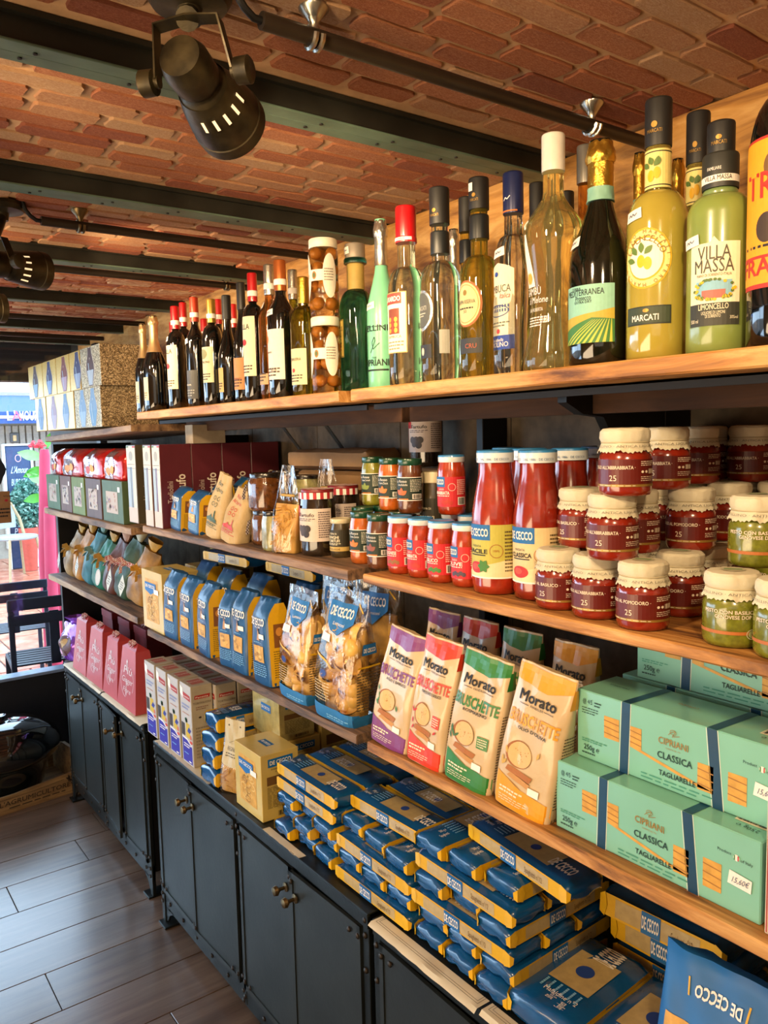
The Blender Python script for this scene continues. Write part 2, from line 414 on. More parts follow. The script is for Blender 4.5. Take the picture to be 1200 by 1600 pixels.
for k in range(12):                          # uneven slabs, irregular outline
    for m_ in BM:
        mb = MB(); n = 14; pts = []
        base = [(-.5, -.38), (-.46, -.5), (-.2, -.49), (.15, -.5), (.46, -.5), (.5, -.36), (.5, 0), (.5, .38), (.46, .5), (.2, .5), (-.15, .49), (-.46, .5), (-.5, .36), (-.5, 0)]
        pts = [(x*rg.uniform(0.95, 1.0), y*rg.uniform(0.84, 1.0)) for x, y in base]
        o = [(x, y, 0) for x, y in pts]+[(x*0.985, y*0.95, -rg.uniform(0.75, 1.0)) for x, y in pts]
        mb.add(o, [tuple(range(2*n-1, n-1, -1))]+[(i, (i+1) % n, (i+1) % n+n, i+n) for i in range(n)])
        brick_meshes.append(mb.mesh(m_, smooth=0))
beams_y = [0.888, 1.363, 1.876, 2.428, 3.0, 3.42]
cand = []; y = 0.30; row = 0
while y < 3.7:
    if not any(b-0.012 < y+0.02 < b+0.055 for b in beams_y):
        x = -0.55+((row % 2)*0.055)+rg.uniform(-0.02, 0.02)
        while x < BX:
            L = rg.uniform(0.085, 0.13); x1 = min(x+L, BX-0.002)
            if x1-x > 0.02: cand.append((x, x1, y, row))
            x += L+0.009
    y += 0.0405; row += 1
cand.sort(key=lambda c: ((c[0]+0.1-0.35)**2*0.8+(c[2])**2) if (c[0] > 0.0) else 50+c[2])
for i, (x0, x1, yy, rw) in enumerate(cand):
    if i < 300:
        o = bpy.data.objects.new('brick', brick_meshes[rg.randrange(len(brick_meshes))]); COL.objects.link(o); o.parent = ce
        o.location = ((x0+x1)/2, yy+0.018, CZ+0.004); o.scale = (x1-x0, 0.036, rg.uniform(0.0034, 0.0052)); o.rotation_euler = (0, 0, rg.uniform(-0.012, 0.012))
st = MB()
for (x0, x1, yy, rw) in cand[300:]:
    st.cur = rg.randrange(5); st.box(x0, yy, CZ-rg.uniform(0.001, 0.004), x1, yy+0.035, CZ+0.004)
o = st.build('far_brickwork', BM, ce, smooth=0); o['kind'] = 'stuff'

# steel ceiling beams with a grooved flange
BEAM = M('#2c2c26', 0.5, 0.5, var=0.45, vs=9, bmp=0.2)
BEAMG = M('#566b5d', 0.5, 0.35, var=0.35, vs=12, bmp=0.2)
for i, by in enumerate(beams_y):
    t = thing('ceiling_beam', ['dark steel ceiling beam nearest the viewer, crossing behind the big spotlight', 'second steel ceiling beam, running over the stacked peach jars',
              'third steel ceiling beam, just behind the slotted spotlight at the left edge', 'fourth steel ceiling beam with a greenish stretch above the glitter boxes',
              'fifth steel ceiling beam, over the shop window', 'farthest steel ceiling beam, beyond the shop window'][i], 'beam', (0.2, by, CZ), group='steel beams under the brick ceiling')
    x0, x1 = -1.7, BX-0.2-0.002
    MB().box(x0, 0.004, -0.028, x1, 0.022, 0.003).box(x0, -0.004, -0.003, x1, 0.06, 0.003).build('web', BEAM, t)
    MB().rbox(x0, 0.0, -0.031, x1, 0.024, -0.028, 0.0008).rbox(x0, 0.028, -0.029, x1, 0.050, -0.024, 0.0008).build('flange', BEAMG, t)
    MB().box(x0, 0.030, -0.024, x1, 0.046, 0.0).build('rail', BEAM, t)
    sc = MB()
    for k in range(9):
        sc.lathe([(0.0025, -0.0325), (0.0025, -0.030)], 8, (-0.2+k*0.115, 0.015)); sc.lathe([(0.0025, -0.0305), (0.0025, -0.028)], 8, (-0.21+k*0.115, 0.038))
    sc.build('screws', STEEL_D, t)['kind'] = 'stuff'
# conduits on clamps
CHROME = M('#a9a59b', 0.25, 0.95)
for i, (py_, xa, clamps, conduit, zz) in enumerate([(0.722, 0.395, (0.455, 0.885), 1, 1.652), (1.570, 0.392, (0.462,), 1, 1.652), (1.977, 0.10, (0.95,), 0, 1.652), (2.78, -0.3, (), 0, 1.655), (3.24, -0.3, (), 0, 1.655)]):
    t = thing('conduit', ['dark round conduit rail nearest the viewer on two chrome clamps', 'dark conduit rail with one brass clamp left of the jars', 'dark conduit rail behind the left spotlight',
              'thin dark conduit rail before the shop window', 'farthest thin dark conduit rail past the window'][i], 'conduit', (xa, py_, zz), group='conduits under the ceiling')
    MB().tube([(0, 0, 0), (BX-xa-0.014, 0, 0)], 0.0085, 12).build('pipe', M('#2b231b', 0.4, 0.3), t)
    if conduit:
        MB().tube([(0.004, 0, 0), (-0.008, 0, 0.0), (-0.018, -0.001, 0.006), (-0.026, -0.001, 0.016), (-0.031, -0.002, 0.030)], 0.0038, 8).build('cable', STEEL_D, t)
    for cx in clamps:
        x = cx-xa
        MB().lathe([(0.016, 0.0295), (0.0155, 0.026), (0.008, 0.018), (0.005, 0.012), (0.005, 0.006)], 16, (x, 0)).tube([(x-0.004, 0.011*math.cos(a), 0.011*math.sin(a)) for a in [R(q) for q in range(90, -181, -30)]], 0.003, 6).tube([(x+0.004, 0.011*math.cos(a), 0.011*math.sin(a)) for a in [R(q) for q in range(90, -181, -30)]], 0.003, 6).build('clamp', CHROME if i == 0 else BRASS, t)

# ------------------------------------------------------------------ spotlights
IRON = M('#3a3220', 0.42, 0.6, var=0.75, vs=28, bmp=0.25, bs=60)
LAMPIN = None
def spotlight(label, base, p0, p1, r=0.033, real=True):
    """ceiling spotlight: rose at base, gimbal at p0, mouth at p1"""
    base, p0, p1 = Vector(base), Vector(p0), Vector(p1)
    t = thing('spotlight', label, 'spotlight', base)
    MB().lathe([(0.040, 0), (0.041, -0.006), (0.036, -0.014), (0.012, -0.017), (0.010, -0.03)][::-1], 28).build('ceiling_rose', IRON, t)
    q0, q1 = p0-base, p1-base; ax = (q1-q0).normalized(); L = (q1-q0).length
    side = ax.cross(Vector((0, 0, 1))).normalized(); top = side.cross(ax)
    arm = q0+Vector((0, 0, 0.045))
    MB().tube([(0, 0, -0.02), arm*0.6+Vector((0, 0, -0.01)), arm], [0.010, 0.010, 0.011], 12).lathe([(0.013, -0.014), (0.014, 0.012)], 14).build('stem', IRON, t)
    if arm.length: pass
    yk = MB()
    for sg in (-1, 1):
        yk.ribbon([arm, arm+side*sg*r*0.9+Vector((0, 0, -0.004)), q0+side*sg*r*1.1+ax*0.012], ax, 0.014, 0.002)
    yk.build('yoke', IRON, t)
    rot = side.to_track_quat('Z', 'Y').to_matrix().to_4x4()
    for sg in (-1, 1):
        k = MB().lathe([(0.006, 0), (0.006, 0.004), (0.012, 0.005), (0.0125, 0.018), (0.010, 0.020)], 16)
        k.xf(Matrix.Translation(q0+side*sg*r*1.05+ax*0.012) @ (rot if sg > 0 else (-side).to_track_quat('Z', 'Y').to_matrix().to_4x4())); k.build('knob', IRON, t)
    mrot = Matrix.Translation(q0) @ ax.to_track_quat('Z', 'Y').to_matrix().to_4x4()
    hd = MB().lathe([(0.004, -0.022), (0.020, -0.020), (0.024, -0.008), (0.0235, 0.014), (0.021, 0.020), (0.026, 0.028)], 28).xf(mrot); hd.build('lamp_holder', IRON, t)
    prof = [(0.026, 0.026), (r*0.86, 0.042), (r*1.0, L*0.72), (r*1.03, L*0.84), (r*1.06, L*0.85), (r*1.06, L), (r*1.02, L), (r*1.0, L*0.86), (r*0.8, 0.045), (0.022, 0.03)]
    MB().lathe(prof, 36, cap=False).xf(mrot).build('shade', IRON, t)
    # glowing vent slots
    gm, nt, b = nmat('vent_glow'); b.inputs['Emission Color'].default_value = (1, 0.75, 0.42, 1); b.inputs['Emission Strength'].default_value = 1.0; b.inputs['Base Color'].default_value = (0.8, 0.6, 0.4, 1)
    ang = math.atan2((-(CAM*0+Vector((0, 0, 0)))).x, 1)
    toc = (CAM-(p0+p1)/2); tl = (mrot.to_3x3().inverted() @ toc); a0 = math.atan2(tl.y, tl.x)
    sl = MB()
    for k in range(-2, 3):
        a = a0+k*0.393; z0, z1 = L*0.40, L*0.54
        for_r = lambda z: r*(0.86+0.14*(z-0.042)/(L*0.72-0.042))+0.0006
        c, s_ = math.cos(a), math.sin(a); w = 0.0016
        P = []
        for z in (z0, z1):
            rr = for_r(z)
            for ww in (-w, w): P.append((rr*c-ww*s_, rr*s_+ww*c, z))
        sl.add(P, [(0, 1, 3, 2)])
    sl.xf(mrot).build('vent_slots', gm, t, recalc=False)['kind'] = 'stuff'
    bulb, nt, b = nmat('bulb_glow'); b.inputs['Emission Color'].default_value = (1, 0.7, 0.4, 1); b.inputs['Emission Strength'].default_value = 6
    MB().lathe([(0.018, L*0.55), (0.018, L*0.60), (0.004, L*0.62)], 18).xf(mrot).build('bulb', bulb, t)
    if real: lamp('spotlight_beam', 'SPOT', p1-(p1-p0)*0.05, p1+(p1-p0), 9, WARM, spot_size=R(80), spot_blend=0.6, shadow_soft_size=0.02)
    return t
spotlight('black iron ceiling spotlight hanging large in the upper left, slots glowing', (onz(295, -14, CZ)), ony(296, 108, 0.74), ony(362, 196, 0.80), 0.036)
b2 = onz(2, 318, CZ)
spotlight('smaller iron spotlight at the left edge under the second beam', b2, ony(-8, 412, b2.y-0.02), ony(66, 424, b2.y+0.02), 0.033)
b3 = onz(-40, 410, CZ)
spotlight('distant spotlight cut off by the left edge of the view, lowest of the three', b3, ony(-60, 478, b3.y), ony(5, 482, b3.y+0.02), 0.033, real=False)

# ------------------------------------------------------------------ shelves: three bays, three boards each
def plank(x0, x1, y0, y1, z, th, mat, label, seed, z_far=None):
    """thick rough-sawn board"""
    rg = random.Random(seed); ny = 26; mb = MB()
    zs = lambda y: z+((z_far-z)*(y-y0)/(y1-y0) if z_far else 0)
    P = []
    for j in range(ny+1):
        y = y0+(y1-y0)*j/ny; wv = rg.uniform(-1, 1)*0.0006; zt = zs(y)
        fx = x0+rg.uniform(-1, 1)*0.0008; tb = th+rg.uniform(-1, 1)*0.0008
        P += [(x1, y, zt), (fx+0.002, y, zt), (fx, y, zt-0.002), (fx+wv, y, zt-tb+0.002), (fx+0.002, y, zt-tb), (x1, y, zt-th)]
    F = [(j*6+i, j*6+(i+1) % 6, (j+1)*6+(i+1) % 6, (j+1)*6+i) for j in range(ny) for i in range(6)]+[(0, 1, 2, 3, 4, 5), tuple(ny*6+i for i in (5, 4, 3, 2, 1, 0))]
    mb.add(P, F); o = mb.build('shelf_board', mat, smooth=25); tag(o, label, 'shelf', 'wooden shelf boards'); return o
TH = 0.0185
plank(FX, BX-0.012, -0.30, 1.014, Z1, TH, PLANK, 'top wooden shelf board on the right, carrying the liqueur bottles', 1)
plank(FX, BX-0.012, 1.048, 1.956, Z1, TH, PLANK, 'top wooden shelf board in the middle bay under the wine bottles', 2)
plank(FX+0.03, BX-0.012, 2.09, 2.985, 1.293, TH, PLANK_OLD, 'weathered top shelf board on the left under the glitter boxes', 3, 1.272)
plank(FX, BX-0.012, -0.30, 0.994, Z2, 0.0145, PLANK, 'second shelf board on the right, carrying tomato jars', 4)
plank(FX, BX-0.012, 1.036, 1.955, Z2, 0.0165, PLANK_OLD, 'second shelf board in the middle bay under rice bags and jars', 5)
plank(FX+0.01, BX-0.012, 2.075, 2.98, 1.022, TH, PLANK_OLD, 'second shelf board on the left under the small green boxes', 6)
plank(FX, BX-0.012, -0.30, 0.993, Z3, 0.0165, PLANK, 'third shelf board on the right under toast bags and mint boxes', 7)
plank(FX, BX-0.012, 1.025, 1.957, Z3, 0.0165, PLANK_OLD, 'third shelf board in the middle bay under the pasta bags', 8)
plank(FX+0.01, BX-0.012, 2.06, 2.98, 0.786, TH, PLANK_OLD, 'third shelf board on the left under the ribboned gift parcels', 9)
# under-shelf steel frames
for nm, y0, y1, zz, xx in (('right', -0.3, 1.03, Z1-TH, FX+0.035), ('middle', 1.05, 1.95, Z1-TH, FX+0.035)):
    t = thing('steel_rail', 'dark rail under the top shelf board of the %s bay' % nm, 'frame', (xx, y0, zz-0.001))
    MB().box(0.02, 0, -0.010, 0.024, y1-y0, 0).box(0.02, 0, -0.002, 0.05, y1-y0, 0).build('angle_iron', M('#120f0c', .7), t)
    MB().rbox(0.09, 0, -0.03, 0.11, y1-y0, -0.0005, 0.001).build('batten', wood('#2a190e', '#452b18', '#5c3c22', (70, 5, 40), .95), t)
# uprights and scrolled brackets
def upright(y, label, x0=0.96, scroll=True, ztop=Z1-TH-0.001):
    t = thing('shelf_upright', label, 'shelf upright', ((x0+BX-0.012)/2, y, ZC))
    cx = (x0+BX-0.012)/2; hw = (BX-0.012-x0)/2
    h = ztop-ZC
    MB().rbox(-hw, -0.008, 0, hw, 0.008, h, 0.001).build('post', STEEL_D, t)
    if scroll:
        pts = [(-hw, h), (-hw-0.20, h), (-hw-0.20, h-0.016), (-hw-0.17, h-0.03), (-hw-0.13, h-0.034), (-hw-0.115, h-0.055), (-hw-0.10, h-0.075), (-hw-0.07, h-0.078), (-hw-0.04, h-0.09), (-hw-0.02, h-0.12), (-hw, h-0.14)]
        MB().prism(pts, -0.007, 0.007).build('scroll_bracket', STEEL_D, t)
    return t
upright(0.665, 'black upright with a scrolled bracket behind the tall tomato bottles')
upright(1.026, 'black upright in the gap between the right and middle bays', scroll=False)
upright(2.03, 'black upright in the gap between the middle and left bays', x0=0.90, scroll=False, ztop=1.26)
upright(3.0, 'black upright at the window end of the shelving', x0=0.74, scroll=False, ztop=1.245)
for i, (px_, X) in enumerate([(470, 1.0), (538, 1.0)]):
    yy = y_at(px_, X, 1.27); t = MB().ribbon([(1.012, yy, 1.20), (0.93, yy, 1.30)], (0, 1, 0), 0.012, 0.003).build('steel_brace', M('#6f7a7c', 0.35, 0.8))
    tag(t, ['slanting grey steel brace under the middle top shelf, the left one', 'slanting grey steel brace under the top shelf next to the bay gap'][i], 'brace')

# ------------------------------------------------------------------ steel cabinets
def rivet(mb, x, y, z, r=0.0055):
    o = []; n = 8                             # dome looking towards -x
    for rr, dx in ((r, 0), (r*0.85, -r*0.4), (r*0.45, -r*0.62)):
        for i in range(n): a = 2*PI*i/n; o.append((x+dx, y+rr*math.cos(a), z+rr*math.sin(a)))
    mb.add(o, [(j*n+i, j*n+(i+1) % n, (j+1)*n+(i+1) % n, (j+1)*n+i) for j in range(2) for i in range(n)]+[tuple(2*n+i for i in range(n))])
RIV = M('#3a332c', 0.4, 0.8)
PANEL = M('#2d3231', 0.42, 0.5, var=0.3, vs=7, bmp=0.12, bs=90)
def cabinet(y0, y1, x0, label, doors, ajar, ztop=ZC, foot=True):
    t = thing('steel_cabinet', label, 'cabinet', ((x0+1.0)/2, (y0+y1)/2, 0)); W = y1-y0; D = (1.0-x0)/2
    ox, oy = -D, -W/2                          # local corner
    MB().box(ox+0.012, oy+0.004, 0.07, D, oy+W-0.004, ztop-0.012).build('body', STEEL_D, t)
    MB().rbox(ox-0.002, oy, ztop-0.004, D, oy+W, ztop, 0.001).rbox(ox-0.002, oy, ztop-0.026, ox+0.004, oy+W, ztop-0.003, 0.001).build('top_plate', STEEL, t)
    fr = MB()
    for yy in (oy, oy+W-0.018): fr.rbox(ox, yy, 0.0 if foot else 0.02, ox+0.010, yy+0.018, ztop-0.026, 0.001)
    fr.rbox(ox+0.002, oy+W/2-0.008, 0.05, ox+0.010, oy+W/2+0.008, ztop-0.026, 0.001)
    fr.rbox(ox+0.003, oy, 0.045, ox+0.010, oy+W, 0.092, 0.001)
    fr.build('frame', STEEL, t)
    sk = MB()                                   # curved gussets and foot pads
    for sg in (0, 1):
        pts = [(0.018, 0.05), (0.075, 0.05), (0.055, 0.040), (0.040, 0.030), (0.030, 0.012), (0.018, 0.008)]
        sk.prism([((oy+p[0]) if sg == 0 else (oy+W-p[0]), p[1]) for p in pts], ox+0.003, ox+0.008, 'x')
        yy = oy if sg == 0 else oy+W-0.045
        sk.rbox(ox-0.012, yy, 0.0, ox+0.05, yy+0.045, 0.006, 0.001)
    sk.build('foot', STEEL, t)
    n = doors; dw = (W-0.036-0.016)/n
    rv = MB()
    for k in range(n):
        a = oy+0.018+k*dw+(0.016 if k >= n/2 else 0)+0.002; b = a+dw-0.004; z0, z1 = 0.094, ztop-0.030
        # leading edge (small y) is nearer the viewer; knobs sit where a pair of doors meets
        pair_low = (k % 2 == 0)                # knob on the high-y side, hinge on the low side
        d = MB()
        d.box(ox-0.002, 0, z0, ox+0.002, b-a, z1)
        for (p, q, r_, s_) in ((0, 0.010, z0, z1), (b-a-0.010, b-a, z0, z1), (0, b-a, z0, z0+0.012), (0, b-a, z1-0.012, z1)):
            d.box(ox-0.0045, p, r_, ox-0.002, q, s_)
        ang = R(ajar.get(k, 0)); hy = 0 if pair_low else b-a
        piv = Matrix.Translation((ox, a+hy, 0)) @ Matrix.Rotation(ang*(1 if pair_low else -1), 4, 'Z') @ Matrix.Translation((-ox, -hy, 0))
        od = d.xf(piv).build('door', PANEL, t)
        rvd = MB()
        for zz in (z0+0.018, z1-0.018):
            for yy in (0.006, b-a-0.006, b-a-0.03 if not pair_low else 0.03): rivet(rvd, ox-0.0045, yy, zz)
        rvd.xf(piv).build('rivets', RIV, od)['kind'] = 'stuff'
        ky = b-a-0.020 if pair_low else 0.020
        kn = MB().lathe([(0.009, 0), (0.009, 0.002), (0.0035, 0.004), (0.0035, 0.014), (0.007, 0.017), (0.0095, 0.020), (0.008, 0.026), (0.003, 0.028)], 16)
        kn.xf(Matrix.Translation((ox-0.0045, ky, z1-0.045)) @ Matrix.Rotation(R(-90), 4, 'Y')); kn.xf(piv).build('knob', BRASS, od)
    for yy in (oy+0.009, oy+W-0.009, oy+W/2):
        for zz in (0.06, 0.082, 0.115, ztop-0.04, ztop-0.10, ztop-0.014): rivet(rv, ox-0.001, yy, zz)
    k = oy+0.05
    while k < oy+W-0.03: rivet(rv, ox+0.002, k, 0.068); k += 0.085
    rv.build('rivets', RIV, t)['kind'] = 'stuff'
    return t
cabinet(1.003, 1.955, FX, 'dark riveted steel cabinet in the middle with a foot plate at its left end', 4, {0: 1.5, 2: 2.0, 3: 0.8})
cabinet(0.02, 0.990, FX, 'dark riveted steel cabinet nearest the viewer at the bottom edge', 4, {3: 1.0})
cabinet(2.07, 2.86, 0.700, 'dark riveted steel cabinet at the left, holding the red gift boxes', 4, {1: 4.0, 2: 1.0}, ztop=0.490)
# ================================================================== BOTTLES
CIRC = []                                     # round things standing side by side: nudged apart so that none touch
def settle(items, x0, x1, it=220):
    P = [[t.location.x, t.location.y] for t, *_ in items]
    for _ in range(it):
        for i in range(len(items)):
            for j in range(i):
                a, b = items[i], items[j]
                if a[3]-1e-3 <= b[2] or b[3]-1e-3 <= a[2]: continue
                dx, dy = P[i][0]-P[j][0], P[i][1]-P[j][1]; d = math.hypot(dx, dy) or 1e-4; need = a[1]+b[1]+.0012
                if d < need:
                    wi = .5+.45*(1 if P[i][0] > P[j][0]+.004 else (-1 if P[i][0] < P[j][0]-.004 else 0)); k = (need-d)/d
                    P[i][0] += dx*k*wi; P[i][1] += dy*k*wi*.7; P[j][0] -= dx*k*(1-wi); P[j][1] -= dy*k*(1-wi)*.7
        for i, it_ in enumerate(items): P[i][0] = min(max(P[i][0], x0+it_[1]), x1-it_[1])
    for (t, *_), p in zip(items, P): t.location.x, t.location.y = p
def bprof(r, h, body, sh, rn, neck=1.0, foot=0.004, bulge=0.0, k=None):
    """body: height fraction where the shoulder starts, sh: where the neck starts"""
    P = [(r*0.80, 0.0), (r*0.93, 0.0015), (r, foot)]
    P += [(r*(1+bulge*math.sin(PI*q)), foot+(h*body-foot)*q) for q in (0.2, 0.4, 0.6, 0.8, 1.0)]
    for q in (0.15, 0.3, 0.45, 0.6, 0.75, 0.9, 1.0):
        if k == 'slope': f = 0.5-0.5*math.cos(PI*q)
        elif k == 'cone': f = q**0.9
        else: f = 1-math.sqrt(max(0, 1-q*q))*0.999 if q < 1 else 1
        P.append((r+(rn-r)*f, h*(body+(sh-body)*q)))
    P += [(rn, h*(sh+(neck-sh)*q)) for q in (0.3, 0.7, 1.0)]
    return P
def rad(P):
    def f(v):
        for (r0, z0), (r1, z1) in zip(P, P[1:]):
            if z0 <= v <= z1 and z1 > z0: return r0+(r1-r0)*(v-z0)/(z1-z0)
        return P[-1][0] if v > P[-1][1] else P[2][0]
    return f
def onshelf(px, top, wpx, X, z=Z1):
    y = y_at(px, X, z+0.1); P = Vector((X, y, z)); d = (P-CAM).dot(fw)
    h = onx(px, top, X).z-z; return P, h, wpx*d/F_PX/2
DARKG = M('#0b0f08', 0.06, 0, coat=1.0, var=0.1)
DARKG2 = M('#070807', 0.05, 0, coat=1.0, var=0.1)
OLIVEG = glass('#8f9a3a', 0.03)
CREAM = INK('#e8dfc0'); WHITE = INK('#efeae0'); BLACK = INK('#15130f'); GOLD = M('#c59a3c', 0.28, 0.9, bmp=0.3, bs=300); GOLDINK = INK('#a5803a', 0.4, 0.5)
SILVER = M('#c9c4b8', 0.25, 0.9, bmp=0.3, bs=300); REDC = M('#b3141a', 0.3, 0.1, coat=0.5); BLKCAP = M('#1b1a19', 0.5, 0.0)
def foilwob(seed, amp=0.05):
    rg = random.Random(seed); ph = [rg.uniform(0, 6) for _ in range(4)]
    return lambda a, z: amp*(math.sin(7*a+ph[0]+z*260)+math.sin(11*a+ph[1]-z*400)*0.7+math.sin(4*a+ph[2])*0.5)
def sticker(t, wrapf, cx, cy, w=0.020, h=0.011, ang=0.15):
    s = Sheet(t, wrapf, 0.005, off=(cx, cy), ang=ang)
    s.rect(-w/2, -h/2, w/2, h/2, WHITE, 3, 'price_tag'); s.line([(-w*.3, -h*.1), (-w*.2, h*.15), (-w*.1, -h*.1), (0, h*.15), (w*.1, -h*.1), (w*.25, h*.1)], 0.0009, INK('#555a70'), 4, 'price_writing'); s.done()
def bottle(name, label, P, h, r, glassm, prof, caps, labels=None, rz=-90, group=None, wobble=None, stick=None, seg=36):
    t = thing(name, label, 'bottle', P, R(rz), group)
    pr = bprof(r, h, **prof) if isinstance(prof, dict) else [(a*r, b*h) for a, b in prof]
    MB().lathe(pr, seg, wob=wobble).build('glass_body', glassm, t, smooth=60)
    CIRC.append((t, r, P.z, P.z+h))
    rn = pr[-1][0]; rf = rad(pr)
    for (nm, m, z0, z1, k, kind) in caps:
        z0 *= h; z1 *= h; mb = MB()
        if kind == 'foil':
            n = 8; mb.lathe([(max(rf(z0+(z1-z0)*i/n), rn)*k+0.0005, z0+(z1-z0)*i/n) for i in range(n+1)]+[(rn*0.6, z1+0.001)], 30, wob=foilwob(len(label), 0.02))
        elif kind == 'wire':
            n = 10; mb.lathe([(rn*k*(1.0+0.12*math.sin(PI*i/n*1.5)), z0+(z1-z0)*i/n) for i in range(n+1)]+[(rn*0.9, z1+0.003), (rn*0.4, z1+0.004)], 40, wob=foilwob(len(label), 0.035))
        else:
            R_ = rn*k+0.0008
            mb.lathe([(R_, z0), (R_*1.01, z0+0.0015), (R_*1.01, z1-0.0025), (R_*0.96, z1-0.0006), (R_*0.85, z1)], 28)
        mb.build(nm, m, t, smooth=50)
    if labels:
        s = Sheet(t, cyl(r, rf=rf), 0.004, 0.012); labels(s, r, h, rf); s.done()
    if stick: sticker(t, cyl(r, rf=rf, lift=0.0008), stick[0]*r, stick[1]*h)
    return t
def neckcyl(t, r): return Sheet(t, cyl(r, lift=0.001), 0.003)
GV = 'liqueur and wine bottles on the top shelf'
SPRF = dict(body=0.50, sh=0.86, rn=0, k='slope')

# ---- right bay, front row, from the right edge
P, h, r = onshelf(1232, 235, 116, 0.735)
def L_(s, r, h, rf):
    Y = INK('#e89a12')
    s.rect(-1.9*r, .20*h, 1.9*r, .70*h, INK('#b32a1c'), 0); s.rect(-1.9*r, .215*h, 1.9*r, .69*h, Y, 1)
    s.text('TREM', -.25*r, .50*h, .022, INK('#b32a1c'), w=1.7*r, bold=.02); s.text('FRAZ', -.62*r, .245*h, .015, INK('#b32a1c'), bold=.02)
    s.rect(-1.9*r, .30*h, 1.9*r, .31*h, INK('#b32a1c'), 2, 'label_line'); s.ell(-.3*r, .60*h, .25*r, .045*h, INK('#6a4a1c'), 2, 'emblem'); s.ell(-.45*r, .40*h, .3*r, .05*h, INK('#3a2a1c'), 2, 'emblem')
    s.micro(-1.2*r, .33*h, .4*r, .35*h, 1, BLACK)
t = bottle('amaro_bottle', 'dark bottle with an orange and red label, cut off by the right edge', P, 0.26, r, DARKG2, dict(body=.66, sh=.86, rn=r*.36), [('cap', BLKCAP, .86, 1.0, 1.0, 'c')], L_, -68)

P, h, r = onshelf(1124, 193, 98, 0.738)
def villa(s, r, h, rf):
    s.rect(-.80*r, .125*h, .80*r, .47*h, CREAM, 0); s.poly([(-.15*r, .47*h), (.15*r, .47*h), (0, .495*h)], CREAM, 0)
    s.rect(-.80*r, .12*h, .80*r, .215*h, INK('#33342a'), 1, 'label_band')
    s.text('VILLA', 0, .40*h, .0125, INK('#4a4636'), w=1.0*r); s.text('MASSA', 0, .345*h, .0125, INK('#4a4636'), w=1.2*r)
    s.text('PIANO DI SORRENTO·ITALIA', 0, .328*h, .0026, INK('#6a5a3a'), w=1.05*r)
    s.text('LIMONCELLO', 0, .188*h, .0052, CREAM, w=.9*r, bold=.01); s.text('LIQUORE DI LIMONI', 0, .168*h, .003, CREAM, w=.7*r); s.text('DI SORRENTO', 0, .153*h, .003, CREAM, w=.45*r)
    s.text('500 ml', -.6*r, .135*h, .0035, CREAM, w=.28*r); s.text('30%vol', .62*r, .145*h, .003, CREAM, w=.25*r)
    s.rect(-.55*r, .235*h, .55*r, .31*h, INK('#7fb2c9'), 1, 'picture'); s.rect(-.35*r, .235*h, .35*r, .27*h, INK('#b5645a'), 2, 'picture')
    rg = random.Random(3)
    for i in range(46):
        a = rg.uniform(0, 6.28); x, y = .58*r*math.cos(a), .272*h+.042*h*math.sin(a); s.ell(x+rg.uniform(-.08, .08)*r, y, .055*r, .0065*h, INK('#d8b11c' if i % 2 else '#4f6b2a'), 3, 'picture', n=8)
def sq(q, amp=0.10): return lambda a, z: amp*(1-abs(math.cos(2*a))) if z < q else 0
t = bottle('liqueur_bottle', 'frosted pale green bottle with a cream label reading VILLA MASSA LIMONCELLO', P, h, r*.97, M('#7c8c46', 0.28, 0, coat=0.6, var=0.06), dict(body=.60, sh=.695, rn=r*.42, neck=.86), [('neck_ring', M('#6f8550', .3, coat=.5), .69, .715, 1.18, 'c'), ('neck_sleeve', M('#282925', .5), .715, .865, 1.22, 'c'), ('cap', BLKCAP, .865, 1.0, .92, 'c')], villa, -68, GV)
s = neckcyl(t, r*.42*1.24); s.rect(-.9*r, .735*h, .9*r, .765*h, WHITE, 0, 'neck_label'); s.text('VILLA MASSA', 0, .742*h, .0045, BLACK, w=.8*r); s.text('FAMILIARE', -.1*r, .785*h, .003, WHITE, w=.4*r); s.done()
s = neckcyl(t, r*.42*.95); s.text('MARCATI', 0, .895*h, .0035, GOLDINK, w=.42*r); s.ell(0, .925*h, .08*r, .01*h, GOLDINK, 2, 'crest'); s.done()
sticker(t, cyl(r, lift=.001, rf=lambda v: r*.97), -.78*r, .485*h, .020, .010, .1)

def limon(s, r, h, rf):
    Y = INK('#cfa51a')
    s.ell(-.1*r, .385*h, .86*r, .115*h, Y, 0); s.ell(-.1*r, .385*h, .80*r, .107*h, INK('#e9d88a'), 1); s.ell(-.1*r, .385*h, .62*r, .083*h, Y, 2); s.ell(-.1*r, .385*h, .57*r, .076*h, INK('#f2ecd4'), 3)
    for i, ch in enumerate('LIMONCELLO'):
        a = R(158-i*15.2); s.text(ch, -.1*r+.50*r*math.cos(a), .385*h+.064*h*math.sin(a)*1.0, .0062, INK('#8a6a1a'), 5, ang=a-PI/2)
    for i, ch in enumerate('MARCATI·VERO·MARCATI·VERO·'):
        a = R(90-i*13.8); s.text(ch, -.1*r+.69*r*math.cos(a), .385*h+.093*h*math.sin(a), .0035, INK('#8a6a1a'), 5, ang=a-PI/2)
    for x, y in ((-.22, .375), (.0, .365)): s.ell(x*r, y*h, .13*r, .024*h, INK('#e3b313'), 5, 'picture')
    for x, y, a in ((-.35, .40, 2.2), (-.1, .40, .8), (-.2, .405, 1.6), (-.42, .375, 2.8)): s.leaf(x*r, y*h, .011, .003, a, INK('#5d7a2c'), 6)
    s.rect(-.85*r, .135*h, .75*r, .205*h, INK('#22281c'), 0, 'label_band'); s.rect(-.80*r, .140*h, .70*r, .20*h, INK('#34402a'), 1, 'label_band'); s.text('MARCATI', -.1*r, .15*h, .006, WHITE, w=.9*r, bold=.02); s.ell(-.05*r, .188*h, .1*r, .007*h, GOLDINK, 3, 'crest')
